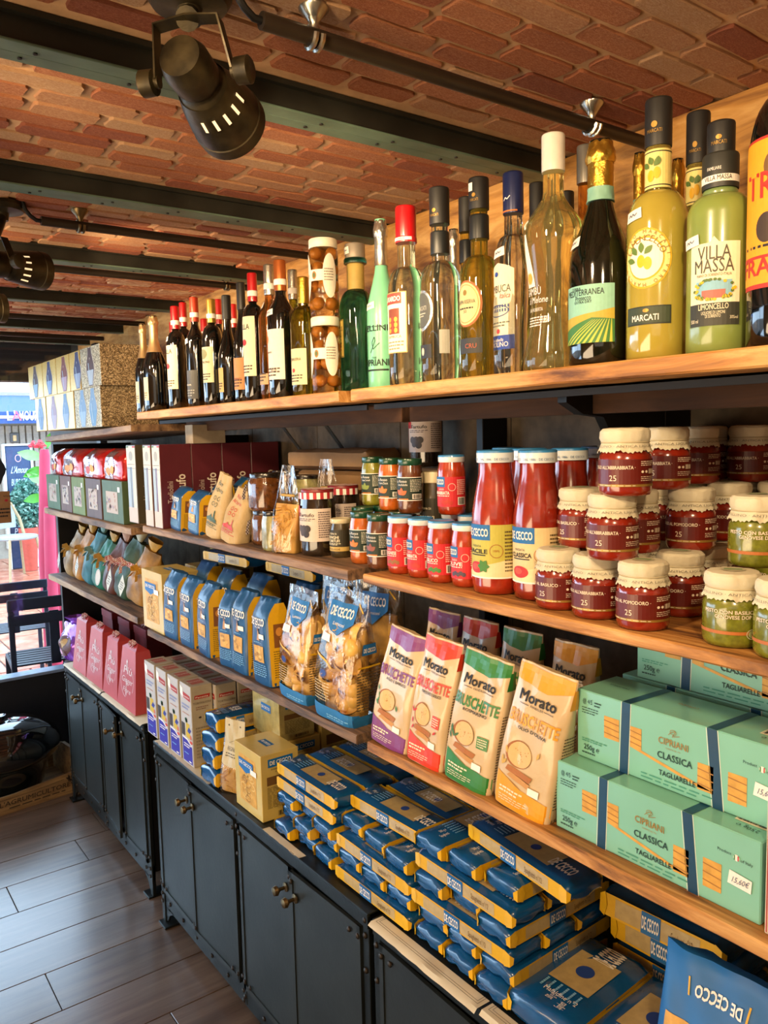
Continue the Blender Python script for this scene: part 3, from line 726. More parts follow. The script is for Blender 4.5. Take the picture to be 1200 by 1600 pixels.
LIM = M('#a1913a', 0.12, 0, coat=1.0, var=0.04)
def neck_limon(t, r, h, rn):
    s = neckcyl(t, rn*1.06); s.rect(-1.0*r*.9, .66*h, 1.0*r*.9, .805*h, INK('#dfcf7e'), 0, 'neck_label'); s.rect(-.9*r, .668*h, .9*r, .672*h, BLACK, 1, 'neck_label'); s.rect(-.9*r, .793*h, .9*r, .797*h, BLACK, 1, 'neck_label')
    for x, y in ((-.1, .705), (.08, .715)): s.ell(x*r, y*h, .1*r, .022*h, INK('#e0ac10'), 3, 'picture')
    for x, y, a in ((-.15, .735, 2.4), (0, .74, .9), (.1, .742, 1.5), (-.05, .745, 1.9)): s.leaf(x*r, y*h, .009, .0028, a, INK('#55702a'), 4)
    s.done()
    s = neckcyl(t, rn*1.16); s.text('MARCATI', 0, .865*h, .0035, GOLDINK, w=.45*r); s.ell(0, .895*h, .09*r, .012*h, GOLDINK, 2, 'crest'); s.done()
P, h, r = onshelf(1027, 157, 92, 0.735)
rn = r*.37
t = bottle('limoncello_bottle', 'tall cloudy yellow limoncello bottle with round lemon label and long black cap', P, h, r, LIM, dict(body=.52, sh=.655, rn=rn), [('clear_neck', glass('#f0e8c8'), .655, .86, 1.0, 'c'), ('cap', BLKCAP, .82, 1.0, 1.1, 'c')], limon, -72, GV, stick=(-.55, .555)); neck_limon(t, r, h, rn)
P, h, r = onshelf(1088, 178, 70, 0.86)
t = bottle('limoncello_bottle', 'second yellow limoncello bottle, standing behind the green frosted one', P, h, r, LIM, dict(body=.50, sh=.62, rn=r*.42), [('clear_neck', glass('#f0e8c8'), .62, .86, 1.0, 'c'), ('cap', BLKCAP, .80, 1.0, 1.1, 'c')], None, -72, GV); neck_limon(t, r, h*.97, r*.42)

def medit(s, r, h, rf):
    s.rect(-1.05*r, .10*h, .80*r, .355*h, INK('#8fc4ae'), 0); s.poly([(-1.05*r, .10*h), (.8*r, .10*h), (.8*r, .25*h), (.3*r, .235*h), (-.3*r, .225*h), (-1.05*r, .215*h)], INK('#b9a43a'), 1, 'picture')
    s.poly([(-1.05*r, .10*h), (.8*r, .10*h), (.8*r, .20*h), (.1*r, .21*h), (-1.05*r, .16*h)], INK('#3f7a3a'), 2, 'picture')
    for i in range(9):
        x = -1.05*r+i*.21*r; s.poly([(x, .10*h), (x+.10*r, .10*h), (.15*r+i*.07*r, .20*h), (.13*r+i*.07*r, .20*h)], INK('#b9c24a'), 3, 'picture')
    s.text('TERRA', -.45*r, .335*h, .003, BLACK); s.text('MEDITERRANEA', -.20*r, .31*h, .0065, BLACK, w=1.35*r); s.text('Prosecco', -.2*r, .288*h, .0055, BLACK, w=.55*r); s.text('EXTRA DRY', -.2*r, .275*h, .0028, BLACK)
SPARK = dict(body=.44, sh=.78, rn=0, k='slope')
def spark(px, top, wpx, X, name, label, foil, neckc, lab, rz=-80, stick=None, glassm=DARKG, sc=1):
    P, h, r = onshelf(px, top, wpx, X); h *= sc
    pf = dict(SPARK); pf['rn'] = r*.36
    t = bottle(name, label, P, h, r, glassm, pf, [('neck_foil', neckc if neckc else foil, .735, .795, 1.10, 'foil'), ('gold_foil' if foil is GOLD else 'foil', foil, .79, .90, 1.08, 'foil'), ('wired_cork', foil, .90, .99, 1.18, 'wire')], lab, rz, GV, stick=stick)
    return t
MINTN = M('#7fae9b', .5)
t = spark(937, 222, 96, .735, 'sparkling_wine_bottle', 'dark sparkling bottle with gold foil and green vineyard label reading MEDITERRANEA', GOLD, MINTN, medit, -72, (-.75, .55))
s = neckcyl(t, r*.40); s.text('MEDITERRANEA', 0, .76*h, .003, BLACK, w=.6*r); s.done()
spark(998, 240, 44, .93, 'sparkling_wine_bottle', 'gold-foiled sparkling bottle half hidden left of the tall limoncello', GOLD, MINTN, None)
spark(1057, 250, 44, .93, 'sparkling_wine_bottle', 'gold-foiled sparkling bottle peeping out between the two limoncello bottles', GOLD, MINTN, None)

P, h, r = onshelf(866, 210, 92, 0.738)
CLEARY = glass('#f6e69a', 0.02, tr=0.92)
RAMB = [(.80, 0), (.95, .004), (1.0, .02), (.98, .08), (.80, .20), (.77, .30), (.86, .42), (.98, .52), (1.02, .58), (1.0, .62), (.80, .66), (.55, .70), (.38, .735), (.34, .76), (.34, .94)]
def rambo(s, r, h, rf):
    s.poly([(-.85*r, .36*h), (-.25*r, .36*h), (-.5*r, .58*h), (-.6*r, .58*h)], WHITE, 0, 'label'); s.ell(-.55*r, .62*h, .1*r, .02*h, WHITE, 1, 'crest')
    for x in (-.62, -.5): s.leaf(x*r, .37*h, .014, .004, 1.5, INK('#e3a52c'), 2)
    s.text('GAMBÙ', -.45*r, .325*h, .0085, WHITE, w=.95*r); s.text('di Melone', -.25*r, .29*h, .0075, WHITE, w=1.1*r, shear=.3); s.text('SAN ROBERTA', -.3*r, .255*h, .004, WHITE, w=.8*r)
    s.micro(-.7*r, .19*h, .3*r, .235*h, 4, WHITE); s.text('100cl', .25*r, .21*h, .0045, WHITE)
t = bottle('spirit_bottle', 'big waisted clear bottle of pale yellow liquid with white cap and white lettering', P, h, r, CLEARY, RAMB, [('white_cap', M('#d8d4c8', .35), .845, 1.0, 1.06, 'c')], rambo, -80, GV)

P, h, r = onshelf(803, 270, 60, 0.738)
CLEAR = glass('#f4f6ee', 0.015)
def sambuca(s, r, h, rf):
    s.rect(-1.15*r, .13*h, .62*r, .52*h, CREAM, 0); s.poly([(-1.15*r, .52*h), (.62*r, .52*h), (.2*r, .54*h), (-.3*r, .555*h), (-.8*r, .54*h)], CREAM, 0)
    s.rect(-1.15*r, .13*h, .62*r, .20*h, INK('#1f3f96'), 1, 'label_band'); s.text('Isolabella', -.4*r, .17*h, .004, WHITE, shear=.3); s.text('MOLINO', -.3*r, .143*h, .006, WHITE, w=1.2*r)
    s.text('SAMBUCA', -.35*r, .41*h, .009, INK('#4a4636'), w=1.6*r); s.text('Italica', .1*r, .38*h, .0065, INK('#a5342c'), w=.6*r, shear=.3)
    for k in range(2):
        for i in range(9): s.rect((-1.0+i*.16)*r, (.315+k*.02)*h, (-.92+i*.16)*r, (.33+k*.02)*h, INK('#33457c'), 2, 'picture')
    s.ring(-.35*r, .32*h, .7*r, .03*h, .0012, INK('#33457c'), 2, 'picture'); s.ell(-.3*r, .22*h, .12*r, .012*h, INK('#b3342a'), 2, 'crest'); s.micro(-.9*r, .24*h, .4*r, .27*h, 2, INK('#6a6a5a')); s.ell(-.4*r, .50*h, .14*r, .012*h, INK('#2a4a9a'), 3, 'crest')
t = bottle('spirit_bottle', 'clear bottle with dark blue cap and cream label reading SAMBUCA', P, h, r, CLEAR, dict(body=.53, sh=.70, rn=r*.46), [('blue_cap', M('#1a2450', .35, .2), .80, 1.0, 1.06, 'c')], sambuca, -80, GV, stick=(-.3, .605), wobble=sq(.1))
s = neckcyl(t, r*.46*1.1); s.rect(-.5*r, .805*h, .5*r, .812*h, INK('#c8702c'), 0, 'cap_band'); s.line([(-.2*r, .86*h), (-.1*r, .875*h), (0, .865*h), (.15*r, .88*h)], .001, WHITE); s.done()

P, h, r = onshelf(750, 278, 62, 0.745)
def riserva(s, r, h, rf):
    s.ell(-.25*r, .375*h, .88*r, .115*h, INK('#a5622c'), 0); s.ell(-.28*r, .375*h, .80*r, .105*h, INK('#d8c890'), 1); s.ring(-.28*r, .375*h, .72*r, .095*h, .0008, GOLDINK, 2)
    s.text('GRAPPA RISERVA', -.35*r, .375*h, .0052, BLACK, w=1.25*r); s.micro(-.75*r, .345*h, .2*r, .362*h, 1, BLACK); s.text('50', -.3*r, .33*h, .004, BLACK); s.ell(-.3*r, .43*h, .12*r, .014*h, GOLDINK, 2, 'crest')
    s.rect(-.85*r, .13*h, .60*r, .205*h, INK('#2f3030'), 0, 'label_band'); s.text('CRU', 0, .155*h, .006, INK('#b35a3a'), 2)
t = bottle('spirit_bottle', 'olive golden spirit bottle with an oval label edged in copper and a black cap', P, h, r, glass('#cdbb50', .02, tr=.93), dict(body=.50, sh=.62, rn=r*.42), [('neck_sleeve', M('#1c2022', .4), .70, .82, 1.08, 'c'), ('cap', BLKCAP, .845, 1.0, 1.12, 'c')], riserva, -72, GV, stick=None)
s = neckcyl(t, r*.42*1.16); s.text('MARCATI', 0, .88*h, .0035, GOLDINK, w=.42*r); s.ell(0, .91*h, .09*r, .01*h, GOLDINK, 2, 'crest'); s.rect(-.3*r, .93*h, -.05*r, .97*h, WHITE, 3, 'price_tag'); s.done()
P, h, r = onshelf(731, 308, 40, 0.86)
t = bottle('spirit_bottle', 'black-capped bottle peeping out behind the oval-label one', P, h, r, glass('#c8c070', .02), dict(body=.50, sh=.62, rn=r*.5), [('neck_sleeve', M('#1c2022', .4), .66, .78, 1.08, 'c'), ('cap', BLKCAP, .82, 1.0, 1.12, 'c')], None, -72, GV)
P, h, r = onshelf(689, 293, 64, 0.745)
def stera(s, r, h, rf):
    s.ell(-.55*r, .375*h, .72*r, .105*h, SILVER, 0); s.ell(-.57*r, .375*h, .62*r, .09*h, INK('#4a4c48'), 1); s.text('MARCATI', -.6*r, .375*h, .006, INK('#b5b2a5'), w=.8*r); s.micro(-.9*r, .34*h, -.25*r, .365*h, 2, INK('#b5b2a5'))
    s.rect(-.95*r, .13*h, .05*r, .20*h, INK('#22242a'), 0, 'label_band'); s.ell(-.5*r, .165*h, .12*r, .02*h, INK('#b5b2a5'), 2, 'crest'); s.rect(.45*r, .15*h, .95*r, .27*h, INK('#a9a89c'), 0, 'back_label')
t = bottle('spirit_bottle', 'clear round-shouldered bottle with a silver oval label and black cap', P, h, r, glass('#eef6ea', .012), dict(body=.50, sh=.63, rn=r*.40), [('neck_sleeve', M('#1c2022', .4), .665, .78, 1.08, 'c'), ('cap', BLKCAP, .815, 1.0, 1.14, 'c')], stera, -72, GV)
s = neckcyl(t, r*.4*1.18); s.text('MARCATI', 0, .85*h, .0035, GOLDINK, w=.42*r); s.ell(0, .88*h, .09*r, .01*h, GOLDINK, 2, 'crest'); s.done()
spark(711, 358, 40, .92, 'sparkling_wine_bottle', 'silver-foiled bottle between the clear bottle and the oval-label one', SILVER, SILVER, None)
P, h, r = onshelf(637, 322, 60, 0.738)
def luxardo(s, r, h, rf):
    s.rect(-1.0*r, .185*h, .55*r, .52*h, INK('#c8a060'), 0); s.rect(-.95*r, .19*h, .50*r, .515*h, CREAM, 1); s.rect(-1.0*r, .455*h, .28*r, .515*h, INK('#c0392b'), 2, 'label_band'); s.text('LUXARDO', -.35*r, .47*h, .007, WHITE, 3, w=1.15*r, bold=.02)
    s.rect(-.6*r, .29*h, .15*r, .43*h, INK('#7a3a20'), 2, 'picture')
    for i in range(9): s.ell((-.45+.2*(i % 3))*r, (.31+.03*(i//3))*h, .1*r, .014*h, INK(['#e8902c', '#c23a2a', '#e8b53c'][i % 3]), 3, 'picture', n=10)
    s.text('SAMBUCA', -.2*r, .268*h, .004, BLACK); s.micro(-.7*r, .20*h, .4*r, .255*h, 3, INK('#8a7a5a'))
t = bottle('spirit_bottle', 'clear bottle with a bright red cap and a cream label with fruit picture', P, h, r, glass('#e6f2e4', .012), dict(body=.52, sh=.665, rn=r*.46), [('red_cap', REDC, .83, 1.0, 1.10, 'c'), ('cap_band', M('#b5242a', .3), .80, .835, 1.14, 'c')], luxardo, -72, GV)
s = neckcyl(t, r*.46*1.18); s.rect(-.6*r, .808*h, .6*r, .825*h, WHITE, 0, 'neck_label'); s.text('LUXARDO', 0, .811*h, .003, INK('#b5242a'), w=.5*r); s.done()
def bellini(s, r, h, rf):
    K = INK('#1c2a22'); s.text('BELLINI', 0, .355*h, .0095, K, w=1.9*r, bold=.015); s.text('CIPRIANI', 0, .155*h, .0105, K, w=1.95*r, bold=.02); s.micro(-.8*r, .375*h, .8*r, .385*h, 1, K, t=.5); s.rect(-.95*r, .125*h, .95*r, .135*h, K, 1, 'label_line')
    s.line([(-.3*r, .23*h), (-.1*r, .26*h), (.1*r, .30*h), (.05*r, .32*h), (-.15*r, .29*h), (-.05*r, .25*h), (.4*r, .285*h)], .0011, K); s.text('1948', 0, .195*h, .0035, K)
t = spark(598, 342, 48, .80, 'sparkling_wine_bottle', 'opaque mint green bottle with silver foil, lettered BELLINI CIPRIANI', SILVER, SILVER, bellini, -72, (-.3, .50), M('#7cc9a0', .3, 0, coat=.5, var=.03))
P, h, r = onshelf(556, 380, 54, 0.80)
def italicus(s, r, h, rf):
    s.rect(-1.1*r, .25*h, -.05*r, .50*h, INK('#8a7a3a'), 0); s.rect(-1.05*r, .26*h, -.1*r, .49*h, INK('#d8bc62'), 1); s.text('ITALICUS', -.58*r, .425*h, .0075, INK('#5a4a1c'), w=.9*r, bold=.02); s.micro(-.9*r, .29*h, -.25*r, .40*h, 5, INK('#5a4a1c'))
t = bottle('liqueur_bottle', 'teal fluted bottle with a yellow label and a stone-coloured stopper', P, h, r, glass('#3fa08c', .03), dict(body=.55, sh=.70, rn=r*.42), [('paper_band', M('#b59a50', .6), .70, .87, 1.12, 'c'), ('glass_lip', glass('#3fa08c', .05), .87, .905, 1.5, 'c'), ('stopper', M('#9a8f80', .5, .3), .905, 1.0, 1.3, 'c')], italicus, -80, GV, wobble=lambda a, z: .014*math.cos(16*a) if .012 < z < .14 else 0, seg=96)
sticker(t, cyl(r*.42*1.36, lift=.001), -.1*r, .95*h, .013, .012, .1)
# back row tops between them
for px_, top, w_, X, lb in ((840, 286, 40, .93, 'black-capped bottle in the back row left of the big waisted bottle'), (885, 300, 40, .93, 'black-capped bottle in the back row hidden behind the big waisted bottle')):
    P, h, r = onshelf(px_, top, w_, X); bottle('spirit_bottle', lb, P, h, r, DARKG2, dict(body=.55, sh=.72, rn=r*.5), [('cap', BLKCAP, .80, 1.0, 1.1, 'c')], None, -80, GV)
P, h, r = onshelf(914, 228, 50, .88); bottle('spirit_bottle', 'grey-capped amber bottle standing behind the gold-foiled vineyard bottle', P, h, r, glass('#d8a050', .03), dict(body=.52, sh=.66, rn=r*.42), [('grey_cap', M('#8d8a82', .3, .7), .84, 1.0, 1.1, 'c')], None, -80, GV)

# ---- middle bay
def wine(px, top, wpx, X, label, capm, lab=None, band=None, glassm=DARKG, k='slope', rz=-82, stick=None, capn='foil_cap', base=1.0, body=.60, sh=.76):
    P, h, r = onshelf(px, top, wpx, X)
    pf = dict(body=body, sh=sh, rn=r*.37, k=k)
    caps = [(capn, capm, .78, 1.0, 1.08, 'c')]
    if band: caps.append(('cap_band', band, .82, .865, 1.14, 'c'))
    return bottle('wine_bottle', label, P, h, r, glassm, pf, caps, lab, rz, GV, stick=stick)
def lab_simple(c, z0, z1, w0=-1.0, w1=1.0, words=(), dots=(), ink='#4a3a2a'):
    def f(s, r, h, rf):
        s.rect(w0*r, z0*h, w1*r, z1*h, INK(c) if isinstance(c, str) else c, 0)
        for (tx, x, z, hh, w, col) in words: s.text(tx, x*r, z*h, hh, INK(col), w=w*r if w else None, bold=.01)
        for (x, z, q, col) in dots: s.ell(x*r, z*h, q*r, q*r*.95, INK(col), 2, 'seal')
        s.micro(w0*r*.7, (z0+.02)*h, w1*r*.7, (z0+.09)*h, 3, INK(ink))
    return f
wine(476, 432, 42, .735, 'green bottle of white wine with gold capsule next to the peach jars', GOLD, lab_simple('#d8cf9c', .10, .40, -1, 1, [('LA CANUERA', -.1, .30, .005, 1.4, '#5a4a3a')], [(-.1, .22, .16, '#c23a2a')]), None, glass('#a8a830', .02), k='round', stick=None)
wine(441, 405, 44, .735, 'dark wine bottle with copper capsule and cream label bearing an orange dot', M('#b0602c', .3, .5), lab_simple('#e3dcc9', .14, .50, -1.05, 1.05, [('VETTA', .2, .20, .005, .5, '#6a5a4a'), ('GRANDE', -.2, .33, .003, .6, '#6a5a4a')], [(-.55, .43, .3, '#e07a2c')]), WHITE, DARKG2, stick=(-.1, .62))
wine(461, 420, 34, .86, 'silver-capped bottle peeping over the gold-capsule white wine', SILVER, None, WHITE, OLIVEG)
wine(419, 413, 38, .745, 'rosé wine bottle with silver capsule', SILVER, lab_simple('#c9a070', .12, .20, -1, .6), WHITE, glass('#e8a868', .02), stick=(-.5, .70))
wine(398, 425, 34, .735, 'dark wine bottle, red capsule, cream label with red seal, nearest of three alike', REDC, lab_simple('#e8dcb5', .20, .66, -1.05, 1.05, [('VILLA', -.1, .56, .010, 1.3, '#2a2a22')], [(-.1, .46, .3, '#c22a22')]), WHITE, DARKG2, k='round', stick=(-.6, .74))
wine(380, 440, 30, .76, 'dark wine bottle with a dull black stopper and an orange label', M('#2a2724', .4), lab_simple('#c98a52', .12, .38, -1.1, 1.1, [('ALTESINO', 0, .20, .004, 1.4, '#7a2a1a')]), None, DARKG2, body=.45, sh=.75)
wine(357, 460, 32, .75, 'slim black wine bottle with all-black capsule and a small ochre label', BLKCAP, lab_simple('#c9a862', .12, .34, -1.0, .4), None, DARKG2, body=.42, sh=.72)
wine(333, 466, 32, .735, 'dark wine bottle with gold capsule and a beige label with an oval crest', M('#b08a3c', .3, .6), lab_simple('#d8cfa5', .22, .55, -1.0, 1.0, [('MONTALCINO', -.1, .40, .0045, 1.5, '#4a3a2a')], [(-.1, .485, .5, '#8a8a5a'), ]), WHITE, DARKG2, k='round')
wine(307, 463, 30, .735, 'dark wine bottle with a red-orange capsule and a charcoal label', M('#b03a22', .35, .2), lab_simple('#4a4a48', .08, .34, -1.05, 1.05, [('AMAMA', -.1, .20, .004, 1.0, '#d8d4c8')], ink='#9a9a92'), WHITE, DARKG2, stick=(-.3, .60))
wine(290, 471, 26, .775, 'dark wine bottle, red capsule, cream label with red seal, middle of three alike', REDC, lab_simple('#e8dcb5', .20, .62, -1.05, 1.05, [('VILLA', -.1, .54, .010, 1.3, '#2a2a22')], [(-.1, .42, .3, '#c22a22')]), WHITE, DARKG2, k='round', stick=(-.3, .68))
wine(277, 477, 30, .735, 'dark wine bottle, red capsule, cream label with red seal, farthest of three alike', REDC, lab_simple('#e8dcb5', .20, .62, -1.05, 1.05, [('VILLA', -.1, .54, .010, 1.3, '#2a2a22')], [(-.1, .42, .3, '#c22a22')]), WHITE, DARKG2, k='round', stick=(-.4, .68))
wine(267, 502, 20, .77, 'small dark bottle with red capsule and a grey label, left of the red-sealed ones', REDC, lab_simple('#7a7060', .10, .34, -1.05, 1.05), WHITE, DARKG2)
for px_, top, lb in ((322, 497, 'red capsule showing behind the gold-capsule wine bottle'), (345, 466, 'red capsule bottle in the back row behind the slim black bottle'), (368, 474, 'red capsule bottle in the back row next to the black stopper')):
    wine(px_, top, 24, .88, lb, REDC, None, WHITE, DARKG2)
def champ(px, top, w, X, lb):
    P, h, r = onshelf(px, top, w, X); pf = dict(SPARK); pf['rn'] = r*.34
    bottle('sparkling_wine_bottle', lb, P, h, r, DARKG2, pf, [('long_foil', M('#c9a878', .35, .7), .62, .90, 1.05, 'foil'), ('wired_cork', M('#c9a878', .35, .7), .90, .99, 1.15, 'wire')], lab_simple('#d8cfae', .12, .36, -1.1, .35, ink='#8a7a4a'), -80, GV)
champ(243, 492, 36, .735, 'matt gold foiled sparkling bottle, nearer of the pair at the left end of the wines')
champ(226, 505, 28, .76, 'matt gold foiled sparkling bottle, farther of the pair at the left end of the wines')

# ---- peach jars, two stacked
PJ = []
def peach_jar(label, px_, X, z, base_y, top_y):
    y = y_at(px_, X, z+.05); P = Vector((X, y, z)); d = (P-CAM).dot(fw); h = (onx(px_, top_y, X).z-z); r = 46*d/F_PX/2
    t = thing('peach_jar', label, 'jar', P, R(-74), 'stacked jars of peaches'); PJ.append(t)
    if z == Z1: CIRC.append((t, r, z, z+2*h))
    MB().lathe([(r*.85, 0), (r*.97, .003), (r, .010), (r, h*.80), (r*.96, h*.86), (r*.86, h*.89), (r*.86, h*.90)], 32).build('glass_body', glass('#f6e4b8', .02, 1.2, 1.0), t, smooth=60)
    MB().lathe([(r*.94, h*.885), (r*.96, h*.89), (r*.96, h*.985), (r*.92, h)], 32).build('lid', M('#ddd6c0', .4), t)
    rg = random.Random(int(px_+z*100)); om = M('#c88434', .35, 0, coat=.4, var=.25, vs=60)
    for k, (zz, n) in enumerate(((.16, 4), (.38, 4), (.60, 4), (.78, 3))):
        for i in range(n):
            a = 2*PI*i/n+k*.8; q = r*.42
            m_ = MB().lathe([(q*.2, -q*.95), (q*.7, -q*.7), (q, 0), (q*.72, q*.7), (q*.2, q*.95)], 12); m_.xf(Matrix.Translation((math.cos(a)*r*.56, math.sin(a)*r*.56, zz*h+.004)) @ Matrix.Rotation(rg.uniform(0, 1), 4, 'X'))
            m_.build('peach', om, t, smooth=80)
    s = Sheet(t, cyl(r), .004); C2 = INK('#e6ddca')
    s.ell(-.85*r, .52*h, .62*r, .30*h, C2, 0); s.rect(-1.0*r, .46*h, 1.2*r, .60*h, C2, 0); s.ell(1.15*r, .52*h, .5*r, .28*h, C2, 0)
    s.text('pesche', -.9*r, .50*h, .010, INK('#b58a5a'), w=.8*r, shear=.3); s.ell(.05*r, .53*h, .17*r, .05*h, INK('#a5703a'), 1, 'crest'); s.ell(.05*r, .53*h, .1*r, .03*h, INK('#5a6a3a'), 2, 'crest'); s.micro(.75*r, .45*h, 1.4*r, .62*h, 5, INK('#8a8275')); s.line([(-1.2*r, .40*h), (-.9*r, .37*h), (-.7*r, .40*h)], .0012, INK('#c9a88a')); s.done()
    return t
hj = onx(505, 497, .74).z-Z1
peach_jar('lower jar of peaches, standing on the middle shelf board', 504, .745, Z1, 617, 497)
peach_jar('upper jar of peaches stacked on another', 502, .745, Z1+hj, 497, 375)
settle(CIRC, FX+.004, BX-.014); PJ[1].location.x, PJ[1].location.y = PJ[0].location.x, PJ[0].location.y
CIRC.clear()
# ================================================================== JARS on the second shelf
SAUCE = M('#93260f', 0.22, 0, coat=1.0, var=0.22, vs=70); SAUCE2 = M('#842210', 0.2, 0, coat=1.0, var=0.2, vs=60)
PESTO = M('#6d701f', 0.25, 0, coat=0.9, var=0.3, vs=160); CLOTH = M('#cfc6ab', 0.8, var=0.08, vs=30, bmp=0.5, bs=90)
PRF = [(.80, 0), (.93, .015), (1.0, .08), (1.0, .52), (.97, .60), (.86, .66), (.82, .70), (.82, .80)]
def cloth_jar(kind):
    """squat jar under a paper cap with a pinked hem; unit size r=.0275 h=.072"""
    r, h = .0275, .072
    col = dict(pomodoro=SAUCE2, abbrabbiata=SAUCE2, basilico=SAUCE2, pesto=PESTO)[kind]
    t = thing('sauce_jar', 'jar', 'jar', (0, 0, -5), 0)
    MB().lathe([(a*r, b*h) for a, b in PRF], 32).build('glass_body', col, t, smooth=60)
    mb = MB(); n = 72
    rg = random.Random(len(kind)); ph = [rg.uniform(0, 6) for _ in range(5)]
    def wr(a, am): return am*(math.sin(5*a+ph[0])+.7*math.sin(9*a+ph[1])+.5*math.sin(14*a+ph[2]))
    rows = [(.0, 1.0, 0), (.60, 1.0, .002), (.86, .985, .006), (.94, .95, .012), (.95, .86, .018), (.91, .81, .010), (.88, .785, .006), (.90, .77, .008), (.96, .70, .02), (1.005, .66, .03)]
    o = []
    for j, (rr, zz, am) in enumerate(rows):
        for i in range(n):
            a = 2*PI*i/n; q = r*rr*(1+wr(a, am)); z = h*zz+(-.0016 if (i % 2 and j == len(rows)-1) else 0)+wr(a*1.3, am*.03)
            o.append((q*math.cos(a), q*math.sin(a), z))
    mb.add(o, [(j*n+i, j*n+(i+1) % n, (j+1)*n+(i+1) % n, (j+1)*n+i) for j in range(len(rows)-1) for i in range(n)]); mb.build('paper_cap', CLOTH, t, smooth=35)
    MB().tube([(r*.905*math.cos(2*PI*i/24), r*.905*math.sin(2*PI*i/24), h*.785) for i in range(25)], .0007, 5, cap=False).build('string', M('#b5a98a', .8), t)
    s = Sheet(t, cyl(r, .0004), .004)
    TX = INK('#e8d8c0')
    if kind != 'pesto':
        s.rect(-2.2*r, .145*h, 2.2*r, .54*h, INK('#5e160e', .35), 0); s.rect(-2.2*r, .145*h, 2.2*r, .18*h, GOLDINK, 1, 'label_line')
        tx = dict(pomodoro='SUGO AL POMODORO', abbrabbiata="SUGO ALL'ABBRABBIATA", basilico='SUGO AL BASILICO')[kind]
        s.text(tx+' ·', -.35*r, .40*h, .0036, TX, w=1.75*r, bold=.02); s.text('25', -.3*r, .23*h, .006, TX, 2); s.micro(-1.0*r, .155*h, .6*r, .17*h, 1, TX, t=.5)
        s.micro(.75*r, .44*h, 1.5*r, .52*h, 3, TX, t=.4); s.ell(.82*r, .36*h, .06*r, .02*h, TX, 2, 'emblem', n=10); s.ell(1.0*r, .36*h, .06*r, .02*h, TX, 2, 'emblem', n=10); s.bars(1.12*r, .33*h, 1.5*r, .40*h, TX, 8); s.micro(.75*r, .22*h, 1.5*r, .30*h, 3, TX, t=.3)
    else:
        s.rect(-2.2*r, .19*h, 2.2*r, .235*h, INK('#b0662a'), 0, 'label_line')
        s.text('PESTO CON BASILICO', -.1*r, .47*h, .0034, TX, w=1.8*r, bold=.02); s.text('GENOVESE DOP', 0, .405*h, .0034, TX, w=1.2*r, bold=.02)
        s.ring(.65*r, .20*h, .22*r, .07*h, .0008, INK('#b5b592'), 2, 'seal'); s.ell(.65*r, .20*h, .15*r, .05*h, INK('#93a06a'), 2, 'seal')
    s.done()
    s = Sheet(t, lambda u, v, l: (u, v, h*1.0+.0006+.0002*l), .05); s.ell(0, 0, .42*r, .42*r, INK('#bdb79a'), 0, 'cap_print'); s.rect(-.3*r, -.14*r, .3*r, .14*r, INK('#7f9a6a'), 1, 'cap_print'); s.done()
    s = Sheet(t, cyl(r*.975, .0012), .003); s.text('CASTELLINO · ANTICA LIGURIA ·', 0, .715*h, .0024, INK('#6a6556'), w=3.0*r); s.done()
    return t
protos = {k: cloth_jar(k) for k in ('pomodoro', 'abbrabbiata', 'basilico', 'pesto')}
used = set(); HJ = .070
def jar(kind, px_, py_, layer, label, rz=-62, X=None, z0=Z2):
    z = z0+HJ*layer; r = .0275
    P = stand(px_, py_, z, r) if X is None else Vector((X, y_at(px_, X, z+.03), z))
    if kind in used: t = dup(protos[kind], label, P, R(rz), group='paper-capped sauce jars'); CIRC.append((t, r, z, z+HJ)); return t
    CIRC.append((protos[kind], r, z, z+HJ))
    used.add(kind); t = protos[kind]; t.location = P; t.rotation_euler = (0, 0, R(rz)); t['label'] = label; t['group'] = 'paper-capped sauce jars'; return t
A, Po, Ba, Pe = 'abbrabbiata', 'pomodoro', 'basilico', 'pesto'
